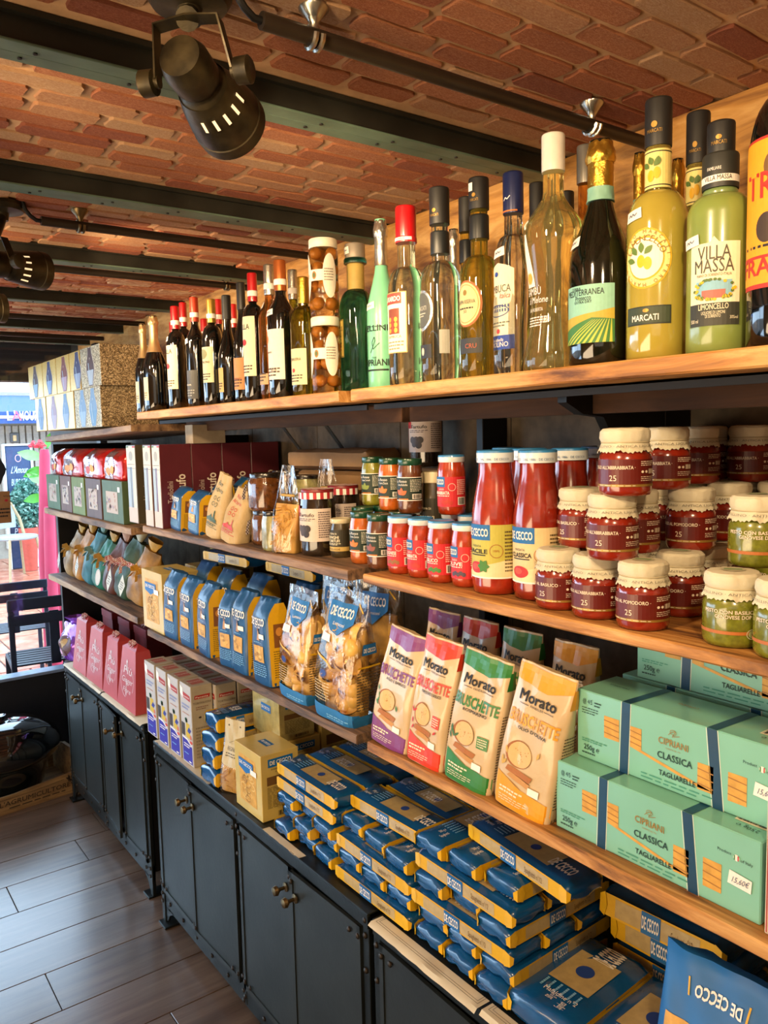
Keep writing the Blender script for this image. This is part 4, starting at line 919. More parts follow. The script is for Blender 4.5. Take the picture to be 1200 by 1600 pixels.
def grid_jars():
    F = {}
    F['a'] = jar(Po, 1004, 988, 0, 'red sauce jar reading POMODORO, front of the bottom row on the second shelf', -68)
    jar(A, 932, 970, 0, "red sauce jar reading ALL'ABBRABBIATA, bottom row, left of the frontmost jar", -62)
    jar(Ba, 873, 955, 0, 'red sauce jar at the left end of the bottom row, beside the tall tomato bottle', -75)
    jar(Po, 1062, 966, 0, 'red sauce jar in the bottom row, just behind and right of the frontmost jar', -75)
    jar(Po, 1104, 949, 0, 'red sauce jar in the bottom row, under the upper pomodoro jar at the right', -75)
    jar(A, 1150, 933, 0, 'red sauce jar in the bottom row, behind the stacked pesto jars', -75)
    jar(Pe, 1148, 1016, 0, 'green pesto jar standing front right on the second shelf', -58)
    jar(Pe, 1226, 1036, 0, 'green pesto jar half cut off by the right edge', -62)
    jar(Pe, 1212, 945, 0, 'green pesto jar behind the front two, carrying another on top', -62)
    jar(A, 995, 930, 0, 'red sauce jar in the bottom row under the second row, middle back', -70)
    jar(A, 925, 925, 0, 'red sauce jar deep in the bottom row under the left stack', -70)
    jar(A, 1055, 912, 0, 'red sauce jar deep in the bottom row behind the frontmost group', -70)
    jar(A, 934, 882, 1, "red sauce jar reading ABBRABBIATA, second row, nearest on the left", -66)
    jar(A, 992, 866, 1, 'red sauce jar in the second row, under the topmost left jar', -70)
    jar(Ba, 905, 858, 1, 'red sauce jar in the second row at the far left, touching the tomato bottles', -85)
    jar(Po, 1079, 862, 1, 'red sauce jar reading POMODORO, second row, standing clear on the right', -68)
    jar(A, 1036, 846, 1, 'red sauce jar in the second row, in the dark gap behind', -72)
    jar(Po, 1136, 846, 1, 'red sauce jar in the second row, behind the clear-standing pomodoro jar', -75)
    jar(Pe, 1182, 889, 1, 'green pesto jar stacked on the others near the right edge', -62)
    jar(A, 1185, 838, 1, 'red sauce jar in the second row in shadow at the right edge', -70)
    jar(A, 973, 777, 2, "red sauce jar reading ALL'ABBRABBIATA on top of the pile, leftmost of the top row", -62)
    jar(A, 1040, 766, 2, 'red sauce jar in the top row, second from the left', -72)
    jar(A, 1088, 757, 2, 'red sauce jar in the top row, third from the left', -72)
    jar(A, 1130, 749, 2, 'red sauce jar in the top row, fourth from the left', -72)
    jar(A, 1190, 752, 2, 'red sauce jar at the right end of the top row', -72)
    for i, (x, y) in enumerate([(1075, .93), (1120, .95), (1165, .96)]): jar(A, x, 0, 1, ['red sauce jar deep in the second row under the third top jar', 'red sauce jar deep in the second row under the fourth top jar', 'red sauce jar deep in the second row near the wall at the right'][i], -72, X=y)
    for i, (x, y) in enumerate([(1075, .93), (1120, .95), (1165, .96)]): jar(A, x, 0, 0, ['red sauce jar deep in the bottom row, left of three by the wall', 'red sauce jar deep in the bottom row, middle of three by the wall', 'red sauce jar deep in the bottom row, right of three by the wall'][i], -72, X=y)
grid_jars()

# ---- tall tomato bottles
LIDB = M('#2f7db5', .35, 0, coat=.5, var=.08); LIDW = M('#d5dde0', .35, 0, coat=.5, var=.05); DCB = INK('#0f66a8'); RED = INK('#c4202a')
def dc_logo(s, cx, cy, w, h, layer=1, bg=True):
    """small blue sign with white condensed letters"""
    if bg: s.poly([(cx-w/2, cy-h/2), (cx, cy-h*.6), (cx+w/2, cy-h/2), (cx+w/2, cy+h/2), (cx-w/2, cy+h/2)], DCB, layer, 'brand_sign')
    s.text('DE CECCO', cx, cy-h*.24, h*.50, WHITE, layer+2, w=w*.86, bold=.035)
def passata(kind, label, P, rz, dark=False):
    r, h = .0315, .187
    t = thing('tomato_bottle', label, 'bottle', P, R(rz), 'tomato passata bottles'); CIRC.append((t, r, P.z, P.z+h))
    pr = [(.82*r, 0), (.95*r, .002), (r, .012), (r, .095), (.985*r, .105), (.88*r, .125), (.76*r, .143), (.69*r, .158), (.68*r, .170), (.70*r, .176)]
    MB().lathe(pr, 36).build('glass_body', SAUCE if kind == 'facile' else SAUCE2, t, smooth=60)
    MB().lathe([(.70*r, .171), (.77*r, .1715), (.78*r, .184)], 36).build('lid_rim', LIDW, t)
    MB().lathe([(.78*r, .184), (.77*r, .1865), (.70*r, .1875), (.60*r, .1865), (0.02*r, .1865)], 36, cap=False).build('lid', LIDB, t)
    s = Sheet(t, cyl(r), .004)
    bgc = INK('#b8b04c') if kind == 'facile' else INK('#d5bd8c')
    s.rect(-1.5*r, .022, 1.5*r, .092, bgc, 0); s.rect(-1.5*r, .022, 1.5*r, .024, WHITE, 1, 'label_line')
    s.rect(-1.0*r, .072, .3*r, .092, DCB, 1, 'brand_sign'); s.text('DE CECCO', -.33*r, .077, .0098, WHITE, 3, w=1.1*r, bold=.03)
    s.text('PASSATA', -.35*r, .0625, .0028, BLACK); s.text('FACILE' if kind == 'facile' else 'CLASSICA', -.32*r, .0545, .0055, BLACK, w=1.0*r, bold=.03); s.rect(-.75*r, .0515, .1*r, .053, BLACK, 1, 'label_line'); s.ring(.55*r, .058, .28*r, .28*r, .0007, INK('#a0502c'), 2, 'seal'); s.text('100%', .55*r, .057, .0028, INK('#a0502c'))
    s.poly([(-1.5*r, .024), (1.5*r, .024), (1.5*r, .050), (.4*r, .042), (-.5*r, .036), (-1.5*r, .036)], INK('#e0cfa2'), 1, 'label_band')
    s.ell(-.35*r, .036, .40*r, .0075, INK('#b3221c'), 2, 'picture'); s.ell(-.42*r, .037, .2*r, .004, INK('#d84a34'), 3, 'picture')
    if kind == 'facile':
        for i in range(6): s.leaf(.0*r, .038, .009, .003, i*1.05, INK('#3f7a2c'), 4)
    s.micro(.9*r, .03, 1.4*r, .085, 12, INK('#5a4a2a')); s.done()
    s = Sheet(t, cyl(.785*r, .0003), .003); s.text('DE CECCO · DAL 1886 · DE CECCO', 0, .1745, .0028, INK('#2a5a8a'), w=2.6*.78*r); s.done()
    return t
passata('facile', 'tall tomato bottle with blue-rimmed lid and yellow-green label reading FACILE', stand(776, 931, Z2, .0315), -75)
passata('classica', 'tall tomato bottle with blue-rimmed lid and tan label reading CLASSICA', stand(841, 943, Z2, .0315), -72)
for i, (px_, X) in enumerate([(828, .825), (886, .835), (934, .93), (795, .88)]):
    passata('classica', ['tall tomato bottle in the second rank behind FACILE, only its blue lid showing', 'tall tomato bottle behind CLASSICA on the right, its shoulder showing', 'tall tomato bottle in shadow behind the paper-capped jars', 'tall tomato bottle deepest in shadow behind the others'][i], Vector((X, y_at(px_, X, 1.1), Z2)), -75)

# ---- small red sauce jars and others with metal lids
def small_jar(name, label, P, r, h, body, lid, rz=-72, group=None, sheet=None, lid_rim=None, square=False, lidh=.12, cat='jar', neck=.86):
    t = thing(name, label, cat, P, R(rz), group); CIRC.append((t, r*(1.08 if square else 1), P.z, P.z+h))
    pr = [(.84*r, 0), (.95*r, .003), (r, .009), (r, h*.70), (.96*r, h*.77), (.88*r, h*(.98-lidh)), (neck*r, h*(1.0-lidh)+.001)]
    MB().lathe(pr, 32, wob=(lambda a, z: .10*(1-abs(math.cos(2*a)))-.04) if square else None).build('glass_body', body, t, smooth=60)
    z0 = h*(1-lidh)
    if lid_rim: MB().lathe([(.90*r, z0), (.93*r, z0+.001), (.94*r, h-.003)], 32, cap=False).build('lid_rim', lid_rim, t); MB().lathe([(.94*r, h-.003), (.92*r, h-.0005), (.84*r, h), (.76*r, h-.001), (.02*r, h-.001)], 32, cap=False).build('lid', lid, t)
    else: MB().lathe([(.90*r, z0), (.94*r, z0+.001), (.945*r, h-.002), (.92*r, h-.0003), (.84*r, h), (.78*r, h-.0009), (.02*r, h-.0009)], 32).build('lid', lid, t)
    if sheet: s = Sheet(t, cyl(r*(1.03 if square else 1)), .004); sheet(s, r, h); s.done()
    return t
def redlab(word, pic='#3f7a2c'):
    def f(s, r, h):
        s.rect(-1.6*r, .14*h, 1.6*r, .64*h, RED, 0); s.rect(-1.25*r, .47*h, -.05*r, .64*h, DCB, 1, 'brand_sign'); s.text('DE CECCO', -.62*r, .515*h, .085*h, WHITE, 3, w=1.0*r, bold=.03)
        s.text('SUGO', -.35*r, .42*h, .0026, WHITE); s.text(word, -.40*r, .345*h, .0050, WHITE, w=1.35*r, bold=.02); s.ring(.45*r, .47*h, .27*r, .27*r, .0008, INK('#f0b8a8'), 2, 'seal'); s.micro(-.9*r, .31*h, .3*r, .335*h, 1, WHITE)
        for i in range(5): s.ell((-.45+.2*i)*r, (.21+.02*(i % 2))*h, .15*r, .15*r, INK(pic), 2, 'picture', n=10)
        s.rect(.85*r, .17*h, 1.5*r, .30*h, WHITE, 1, 'barcode_field'); s.bars(.9*r, .18*h, 1.45*r, .29*h, BLACK, 12); s.micro(.8*r, .34*h, 1.5*r, .6*h, 8, INK('#f0c8b8'))
    return f
def onz_jar(px_, py_, z, r): return stand(px_, py_, z, r)
RJ = M('#9c3010', .22, 0, coat=1, var=.3, vs=80)
for (px_, py_, w, pic, lb) in ((627, 898, 'BOLOGNESE', '#8a5a2a', 'small red-labelled sauce jar reading BOLOGNESE, leftmost of the blue-lidded front row'), (659, 904, 'ARRABBIATA', '#b52a1c', 'small red-labelled sauce jar second in the blue-lidded front row'),
                               (691, 912, 'BASILICO', '#3f7a2c', 'small red-labelled sauce jar reading BASILICO with a green leaf picture'), (729, 919, 'OLIVE', '#4a3a4a', 'small red-labelled sauce jar reading OLIVE, rightmost of the blue-lidded front row')):
    P = onz_jar(px_, py_, Z2, .020); small_jar('sauce_jar', lb, P, .0205, .088, RJ, LIDB, -72, 'blue-lidded small sauce jars', redlab(w, pic), LIDW)
for i, (px_, X) in enumerate([(664, .83), (700, .83), (735, .82), (690, .88), (640, .83)]):
    small_jar('sauce_jar', ['blue-lidded sauce jar in the second rank behind ARRABBIATA', 'blue-lidded sauce jar in the second rank behind BASILICO', 'blue-lidded sauce jar in the second rank next to the tall bottle', 'blue-lidded sauce jar farthest back under the raised one', 'blue-lidded sauce jar in the second rank behind BOLOGNESE'][i], Vector((X, y_at(px_, X, 1.1), Z2)), .0205, .088, RJ, LIDB, -72, 'blue-lidded small sauce jars', redlab('BASILICO'), LIDW)
P = Vector((.80, y_at(706, .80, 1.15), Z2+.088)); d = (P-CAM).dot(fw)
small_jar('sauce_jar', 'red-labelled sauce jar stacked on top of the blue-lidded group', P, .0215, .090, RJ, LIDB, -66, 'blue-lidded small sauce jars', redlab('ARRABBIATA', '#b52a1c'), LIDW)
GLID = M('#10402a', .3, 0, coat=.5)
def greenlab(word, pic):
    def f(s, r, h):
        s.rect(-1.6*r, .24*h, 1.6*r, .66*h, INK('#12281c'), 0); s.rect(-1.6*r, .235*h, 1.6*r, .25*h, WHITE, 1, 'label_line'); s.rect(-1.6*r, .655*h, 1.6*r, .668*h, WHITE, 1, 'label_line')
        s.text('La Rosso', -.2*r, .57*h, .0042, WHITE, w=1.0*r); s.text(word, -.1*r, .51*h, .0034, WHITE, w=.9*r); 
        for i in range(3): s.leaf(-.2*r, .34*h, .012, .0035, .6+i*.9, INK(pic), 2)
        s.rect(.7*r, .27*h, 1.5*r, .36*h, WHITE, 1, 'barcode_field'); s.bars(.75*r, .28*h, 1.45*r, .35*h, BLACK, 12); s.micro(.55*r, .40*h, 1.5*r, .63*h, 8, INK('#c8c8b8')); s.rect(-.5*r, .255*h, .4*r, .275*h, INK('#d87a2c'), 1, 'label_line')
    return f
ORN = M('#b0581a', .25, 0, coat=1, var=.25, vs=90); BRN = M('#5e3318', .25, 0, coat=1, var=.3, vs=90); GRN = M('#7c7a24', .25, 0, coat=1, var=.3, vs=90)
GG = 'green-lidded vegetable cream jars'
for (px_, py_, z, c, w, pic, lb, X) in ((567, 882, 0, ORN, 'Crema Zucca', '#d8752c', 'orange pumpkin cream jar with green lid on the lower level', None), (594, 890, 0, BRN, 'Crema Radicchio', '#8a4a3a', 'brown cream jar with green lid, next to the blue-lidded jars', None),
                                     (549, 876, 0, GRN, 'Crema Carciofi', '#7a8a3a', 'green cream jar with dark lid, mostly hidden left of the pumpkin jar', .775),
                                     (590, 0, 1, GRN, 'Crema Carciofi', '#7a8a3a', 'green cream jar on the upper level behind the others', .83), (611, 0, 1, ORN, 'Crema Zucca', '#d8752c', 'orange pumpkin cream jar on the upper level', .795), (641, 0, 1, BRN, 'Crema Radicchio', '#c8602c', 'brown cream jar with green lid, front of the upper level', .785),
                                     (600, 0, 0, BRN, 'Crema', '#c8602c', 'green-lidded jar in the lower level under the raised ones', .83), (626, 0, 0, BRN, 'Crema', '#c8602c', 'green-lidded jar in the lower level behind BOLOGNESE', .79), (654, 0, 0, GRN, 'Crema', '#c8602c', 'green-lidded jar deep in the lower level under the front raised one', .90)):
    zz = Z2+z*.086; P = Vector((X, y_at(px_, X, zz+.04), zz)) if X else onz_jar(px_, py_, zz, .02)
    small_jar('cream_jar', lb, P, .0205, .086, c, GLID, -70, GG, greenlab(w, pic), None)
CRL = M('#c9bd9a', .4, 0, coat=.3); FUN = M('#3a3018', .3, 0, coat=1, var=.3, vs=90)
def funghi(s, r, h):
    s.rect(-1.5*r, .18*h, 1.5*r, .72*h, INK('#2c2818'), 0); s.text('CREMA DI', -.1*r, .60*h, .0034, CREAM, w=.8*r); s.text('FUNGHI', -.1*r, .50*h, .0048, CREAM, w=1.2*r, bold=.02); s.text('E TARTUFI', -.1*r, .41*h, .0048, CREAM, w=1.35*r, bold=.02); s.micro(-.8*r, .33*h, .7*r, .39*h, 2, CREAM)
    s.rect(-1.5*r, .18*h, 1.5*r, .29*h, INK('#c8a85c'), 1, 'label_band'); s.text('TARTUFLANGHE', -.1*r, .205*h, .0036, BLACK, w=1.4*r)
small_jar('cream_jar', 'small mushroom and truffle cream jar with cream lid, on the shelf', onz_jar(530, 872, Z2, .019), .019, .068, FUN, CRL, -72, 'mushroom truffle cream jars', funghi)
small_jar('cream_jar', 'mushroom and truffle cream jar with cream lid, on the upper level', Vector((.80, y_at(571, .80, 1.14), Z2+.068)), .0245, .068, FUN, CRL, -72, 'mushroom truffle cream jars', funghi)
small_jar('cream_jar', 'mushroom and truffle jar beneath the raised one, mostly hidden', Vector((.80, y_at(571, .80, 1.07), Z2)), .0245, .068, FUN, CRL, -72, 'mushroom truffle cream jars', funghi)
small_jar('cream_jar', 'pale-lidded jar in shadow behind the raised brown cream jar', Vector((.83, y_at(674, .83, 1.14), Z2)), .024, .150, FUN, CRL, -72, None, funghi)
# truffle jars under striped cloth
def stripe(i): return INK('#a8242c') if i % 2 else WHITE
def tartufo(label, P, rz, group='truffle jars with striped lids'):
    r, h = .031, .118
    t = small_jar('truffle_jar', label, P, r, h, M('#241a10', .15, 0, coat=1, var=.3, vs=60), M('#7a1a1c', .4), rz, group, None, None, True, lidh=.06)
    s = Sheet(t, cyl(r*1.05), .004)
    s.rect(-1.0*r, .23*h, 1.55*r, .72*h, INK('#cdbcb0'), 0); s.text('Il Tartufo', -.15*r, .60*h, .0062, BLACK, w=1.35*r, bold=.01); s.micro(-.7*r, .53*h, .6*r, .58*h, 2, INK('#5a4a4a')); s.rect(-1.0*r, .60*h, -.55*r, .76*h, INK('#c22a2a'), 2, 'seal')
    for i, (x, y) in enumerate([(-.3, .36), (.0, .34), (-.15, .42), (.1, .42), (-.45, .42)]): s.ell(x*r, y*h, .22*r, .055*h, INK('#2e2420' if i % 2 else '#46362e'), 2, 'picture', n=12)
    s.micro(.75*r, .28*h, 1.45*r, .68*h, 12, INK('#5a4a4a'))
    for k in range(-6, 9): s.rect(k*.2*r-.1*r, .86*h, k*.2*r+.1*r, .955*h, stripe(k), 1, 'striped_cloth')
    s.rect(-1.35*r, .28*h, -1.05*r, .90*h, INK('#b03038'), 1, 'striped_ribbon'); s.done()
    s = Sheet(t, lambda u, v, l: (u, v, h+.0006), .3)
    for k in range(-4, 5): 
        w = math.sqrt(max(0, 1-(k*.2)**2))*r*.9; s.rect(k*.2*r-.1*r, -w, k*.2*r+.1*r, w, stripe(k), 0, 'striped_cloth')
    s.done(); return t
tartufo('truffle jar with red and white striped lid and pale label, front of the middle bay', stand(499, 870, Z2, .029), -72)
tartufo('striped-lid truffle jar directly behind the front one', Vector((.83, y_at(537, .83, 1.1), Z2)), -72)
tartufo('striped-lid truffle jar high up in the shadow under the top shelf', Vector((.953, y_at(652, .93, 1.2), Z2+.150)), -66)
CBOX = tag(MB().rbox(.922, y_at(670, .9, 1.1), Z2, .984, y_at(640, .9, 1.1), Z2+.148, .003).build('cardboard_box', M('#4a3a2a', .8)), 'brown cardboard box in shadow carrying the highest truffle jar', 'box')
# antipasti jars with black lids and checked ties
BLID = M('#17120f', .25, 0, coat=.6); ANT = M('#5a3414', .2, 0, coat=1, var=.5, vs=120); ANT2 = M('#8a8456', .25, 0, coat=1, var=.35, vs=90)
def anti(label, P, r, h, body, tie=True, rz=-74):
    t = small_jar('antipasti_jar', label, P, r, h, body, BLID, rz, 'black-lidded antipasti jars', None, None, True, lidh=.12)
    if tie:
        mb = MB(); a0 = -2.4
        for sg in (-1, 1): mb.ribbon([(r*1.02*math.sin(a0), -r*1.02*math.cos(a0)*-1*-1, h*.86), (-r*1.15, -r*.35+sg*.004, h*.70), (-r*1.12, -r*.5+sg*.008, h*.42), (-r*1.1, -r*.55+sg*.006, h*.30)], (0, 1, .2), .008, .0006)
        mb.build('checked_ribbon', ribmat, t)
        s = Sheet(t, cyl(r*1.07), .004); s.poly([(-1.25*r, .25*h), (-.95*r, .28*h), (-.98*r, .75*h), (-1.2*r, .80*h)], WHITE, 0); s.text('MA', -1.1*r, .45*h, .008, BLACK, 2, w=.3*r, ang=1.3); s.done()
    return t
m_, nt, b_ = nmat('checked_cloth'); ck = nt.nodes.new('ShaderNodeTexChecker'); ck.inputs['Scale'].default_value = 300; nt.links.new(coords(nt), ck.inputs['Vector']); ck.inputs['Color1'].default_value = (.04, .02, .02, 1); ck.inputs['Color2'].default_value = (.45, .38, .36, 1); nt.links.new(ck.outputs[0], b_.inputs['Base Color']); b_.inputs['Roughness'].default_value = .8; ribmat = m_
m_, nt, b_ = nmat('gingham'); ck = nt.nodes.new('ShaderNodeTexChecker'); ck.inputs['Scale'].default_value = 260; nt.links.new(coords(nt), ck.inputs['Vector']); ck.inputs['Color1'].default_value = (.35, .06, .07, 1); ck.inputs['Color2'].default_value = (.65, .55, .55, 1); nt.links.new(ck.outputs[0], b_.inputs['Base Color']); b_.inputs['Roughness'].default_value = .8; GINGHAM = m_
PA = stand(417, 853, Z2, .028)
anti('black-lidded antipasti jar on the shelf behind the rice bag', PA, .028, .068, ANT)
anti('black-lidded antipasti jar stacked above another, beside the rice bags', PA+Vector((.0, -.006, .068)), .034, .074, ANT)
anti('pale artichoke jar with black lid between rice bag and pasta bag', stand(422, 863, Z2, .02), .0205, .075, ANT2, False)
P2 = Vector((.82, y_at(448, .82, 1.1), Z2)); anti('black-lidded antipasti jar in the second rank, lower', P2, .028, .068, ANT, False); anti('black-lidded antipasti jar in the second rank, upper', P2+Vector((0, 0, .068)), .030, .074, ANT, False)
P2 = Vector((.83, y_at(480, .83, 1.1), Z2)); anti('pale-filled black-lidded jar in the second rank, lower', P2, .028, .068, ANT2, False); anti('pale-filled black-lidded jar in the second rank, upper', P2+Vector((0, 0, .068)), .028, .066, ANT2, False)
settle(CIRC, FX+.003, BX-.014)
# ================================================================== BAGS AND CARTONS
def span(pl, pr_, X, z, d):
    yl, yr = y_at(pl, X, z), y_at(pr_, X, z); return Vector((X+d/2, (yl+yr)/2, z)), yl-yr
def sgn(x): return 1 if x >= 0 else -1
class Bag:
    """standing bag: box-like foot, swelling belly, flat crimped top; its front wrap carries the print"""
    def __init__(s, w, d, h, seed=1, top=.90, belly=1.06, topw=1.0, wr=.0016, foldback=0.0, n0=6, depth_top=.05, boxy=.0):
        s.w, s.d, s.h, s.top, s.belly, s.topw, s.wr, s.fb, s.n0, s.dt, s.boxy = w, d, h, top, belly, topw, wr, foldback, n0, depth_top, boxy
        rg = random.Random(seed); s.ph = [rg.uniform(0, 6.28) for _ in range(8)]
    def ab(s, t):
        a = s.w/2*(1+(s.topw-1)*max(0, (t-.5)/.5)); 
        if t < .06: a *= .95+.05*t/.06
        if t < s.boxy: b = s.d/2*(1+(s.belly-1)*math.sin(PI*min(1, t/.9)))
        else:
            q = min(1, max(0, (t-max(s.boxy, .25))/(s.top-max(s.boxy, .25))))
            b = s.d/2*((1+(s.belly-1)*math.sin(PI*min(1, t/.9)))*(1-q**1.6)+s.dt*q**1.6)
        if t < .05: b *= .93+.07*t/.05
        n = s.n0*(1-t)+2.2*t if t < s.top else 2.0
        return a, b, n
    def wrk(s, x, t):
        p = s.ph; X = x/s.w*2
        f = math.sin(3.1*X+p[0]+5*t)*.6+math.sin(6.3*X-9*t+p[1])*.5+math.sin(13*t+p[2]+2*X)*.5+math.sin(11*X+17*t+p[3])*.35+abs(math.sin(4*X+7*t+p[4]))*.6
        return f*s.wr*(.35+.65*min(1, t*1.5))
    def front(s, x, z, sg=-1):
        t = min(1, max(0, z/s.h)); a, b, n = s.ab(t); q = min(1, abs(x)/a)
        y = b*(max(0, 1-q**n))**(1/n); 
        return sg*(y+s.wrk(x*(1 if sg < 0 else 1.7)+(.01 if sg > 0 else 0), t)*(1-q**8))+s.fb*max(0, t-.75)**2*16*s.d
    def mesh(s, nu=26, nv=22):
        mb = MB()
        def fn(u, v):
            th = 2*PI*u; t = v; a, b, n = s.ab(t); c, sn = math.cos(th), math.sin(th)
            x = a*sgn(c)*abs(c)**(2/n); 
            y = s.front(x, t*s.h, -1 if sn < 0 else 1) if abs(sn) > 1e-6 else s.fb*max(0, t-.75)**2*16*s.d
            return (x, y, t*s.h)
        nn = nu*2; o = [fn(i/nn, j/nv) for j in range(nv+1) for i in range(nn)]
        mb.add(o, [(j*nn+i, j*nn+(i+1) % nn, (j+1)*nn+(i+1) % nn, (j+1)*nn+i) for j in range(nv) for i in range(nn)]+[tuple(range(nn-1, -1, -1)), tuple(nv*nn+i for i in range(nn))])
        return mb
    def wrap(s, lift=.0009): return lambda u, v, l: (u, s.front(u, v)-lift-.0003*l, v)
    def side(s, lift=.0006):                  # right-hand gusset: u is measured from its middle
        return lambda u, v, l: (s.ab(v/s.h)[0]+lift+.0002*l-abs(u)*.05, u*s.ab(v/s.h)[1]/(s.d/2)*.92+s.fb*max(0, v/s.h-.75)**2*16*s.d, v)
    def sheet(s, t, st=.006): return Sheet(t, s.wrap(), st, st*1.3)
    def sside(s, t, st=.006): return Sheet(t, s.side(), st, st*1.5)
PAPERB = M('#0b4877', .4, 0, coat=.2, var=.08, vs=25, bmp=.3, bs=70); YEL = INK('#d6a514', .4); YELM = M('#d0a012', .35, 0, coat=.3, var=.08, bmp=.2)
PASTA = M('#c9973f', .5, var=.15, vs=90); PASTAD = M('#c2964a', .5, var=.2, vs=60); LB = INK('#7fb8dc'); SHINE = film('#ffffff', .35)
PBAG = 'blue paper pasta bags'
def blue_bag(label, P, w, h, d, rz=-90, tilt=(0, 0), seed=1, win=(.28, .47), price=True, pastac=None):
    t = thing('pasta_bag', label, 'bag', P, R(rz), PBAG, tilt)
    B = Bag(w, d, h, seed, top=.97, belly=1.02, wr=.0011, n0=7, depth_top=.35, boxy=.78, foldback=.12); B.mesh().build('bag_body', PAPERB, t, smooth=60)
    s = B.sheet(t)
    s.text('DE CECCO', -.0*w, h*.70, h*.085, WHITE, 2, w=w*.72, bold=.035); s.text('DAL 1886', 0, h*.665, h*.022, WHITE, 2, w=w*.3)
    s.poly([(-w*.08, h*.52), (w*.08, h*.52), (w*.05, h*.60), (w*.02, h*.64), (-w*.04, h*.62)], INK('#b98a5a'), 1, 'picture'); s.ell(0, h*.645, w*.04, h*.014, INK('#8a5a3a'), 2, 'picture')
    s.rect(-w*.25, h*win[0], w*.27, h*win[1], pastac or PASTA, 1, 'window_pasta')
    rg = random.Random(seed)
    for i in range(9): s.ell(rg.uniform(-w*.2, w*.2), h*rg.uniform(win[0]+.03, win[1]-.03), w*.075, h*.02, INK(rg.choice(['#e0b860', '#a87a30', '#d8a850'])), 2, 'window_pasta', n=9)
    s.micro(-w*.36, h*.10, w*.36, h*.25, 6, LB, t=.35, seed=seed); s.micro(-w*.2, h*.49, w*.2, h*.505, 1, LB)
    if price: s.rect(w*.05, h*.545, w*.33, h*.60, WHITE, 3, 'price_tag')
    s.done()
    g = B.sside(t); g.rect(-d*.46, h*.01, d*.46, h*.955, YEL, 0, 'side_gusset'); g.rect(-d*.25, h*.45, d*.25, h*.72, INK('#7a4a1c'), 1, 'picture'); g.ell(0, h*.63, d*.16, h*.05, INK('#c98a3a'), 2, 'picture'); g.micro(-d*.3, h*.1, d*.3, h*.42, 12, INK('#5a4a10'), 2, t=.35); g.done()
    return t
# middle bay, third shelf
row = [(251, 276, 3, .160, 'blue pasta bag at the far left of the row, beside the yellow carton', 0), (278, 300, 2, .158, 'blue pasta bag second in the row, with a white price tag', 0), (304, 329, 1, .158, 'blue pasta bag third in the row with a yellow gusset showing', 0),
       (340, 363, -1, .155, 'blue pasta bag fourth in the row, standing a little apart', 0), (360, 384, 2, .168, 'blue pasta bag fifth in the row, leaning on its neighbour', 1), (391, 425, -4, .166, 'blue pasta bag nearest the clear bags, with broad yellow gusset', 0)]
for i, (a, b, tl, h, lb, _) in enumerate(row):
    P, w = span(a, b, .69, Z3, .055); P.x += .0; w = min(w, .085)
    blue_bag(lb, P, w*[.92, 1, 1, .95, .95, 1][i], h, .050, -90+[4, 0, -6, 6, 2, -4][i], (0, R(tl)), 11+i, (.28, .45) if i < 3 else (.27, .46))
for i, (px_, X, zz, lb) in enumerate([(362, .80, 0, 'blue pasta bag in the second rank behind the third one'), (410, .82, 0, 'blue pasta bag in the second rank behind the leaning one'), (480, .84, 0, 'blue pasta bag in shadow behind the clear bags'), (326, .81, 0, 'blue pasta bag in the second rank behind the second one')]):
    P = Vector((X, y_at(px_, X, Z3+.1), Z3)); blue_bag(lb, P, .085, .170, .055, -88, (0, 0), 31+i, price=False)

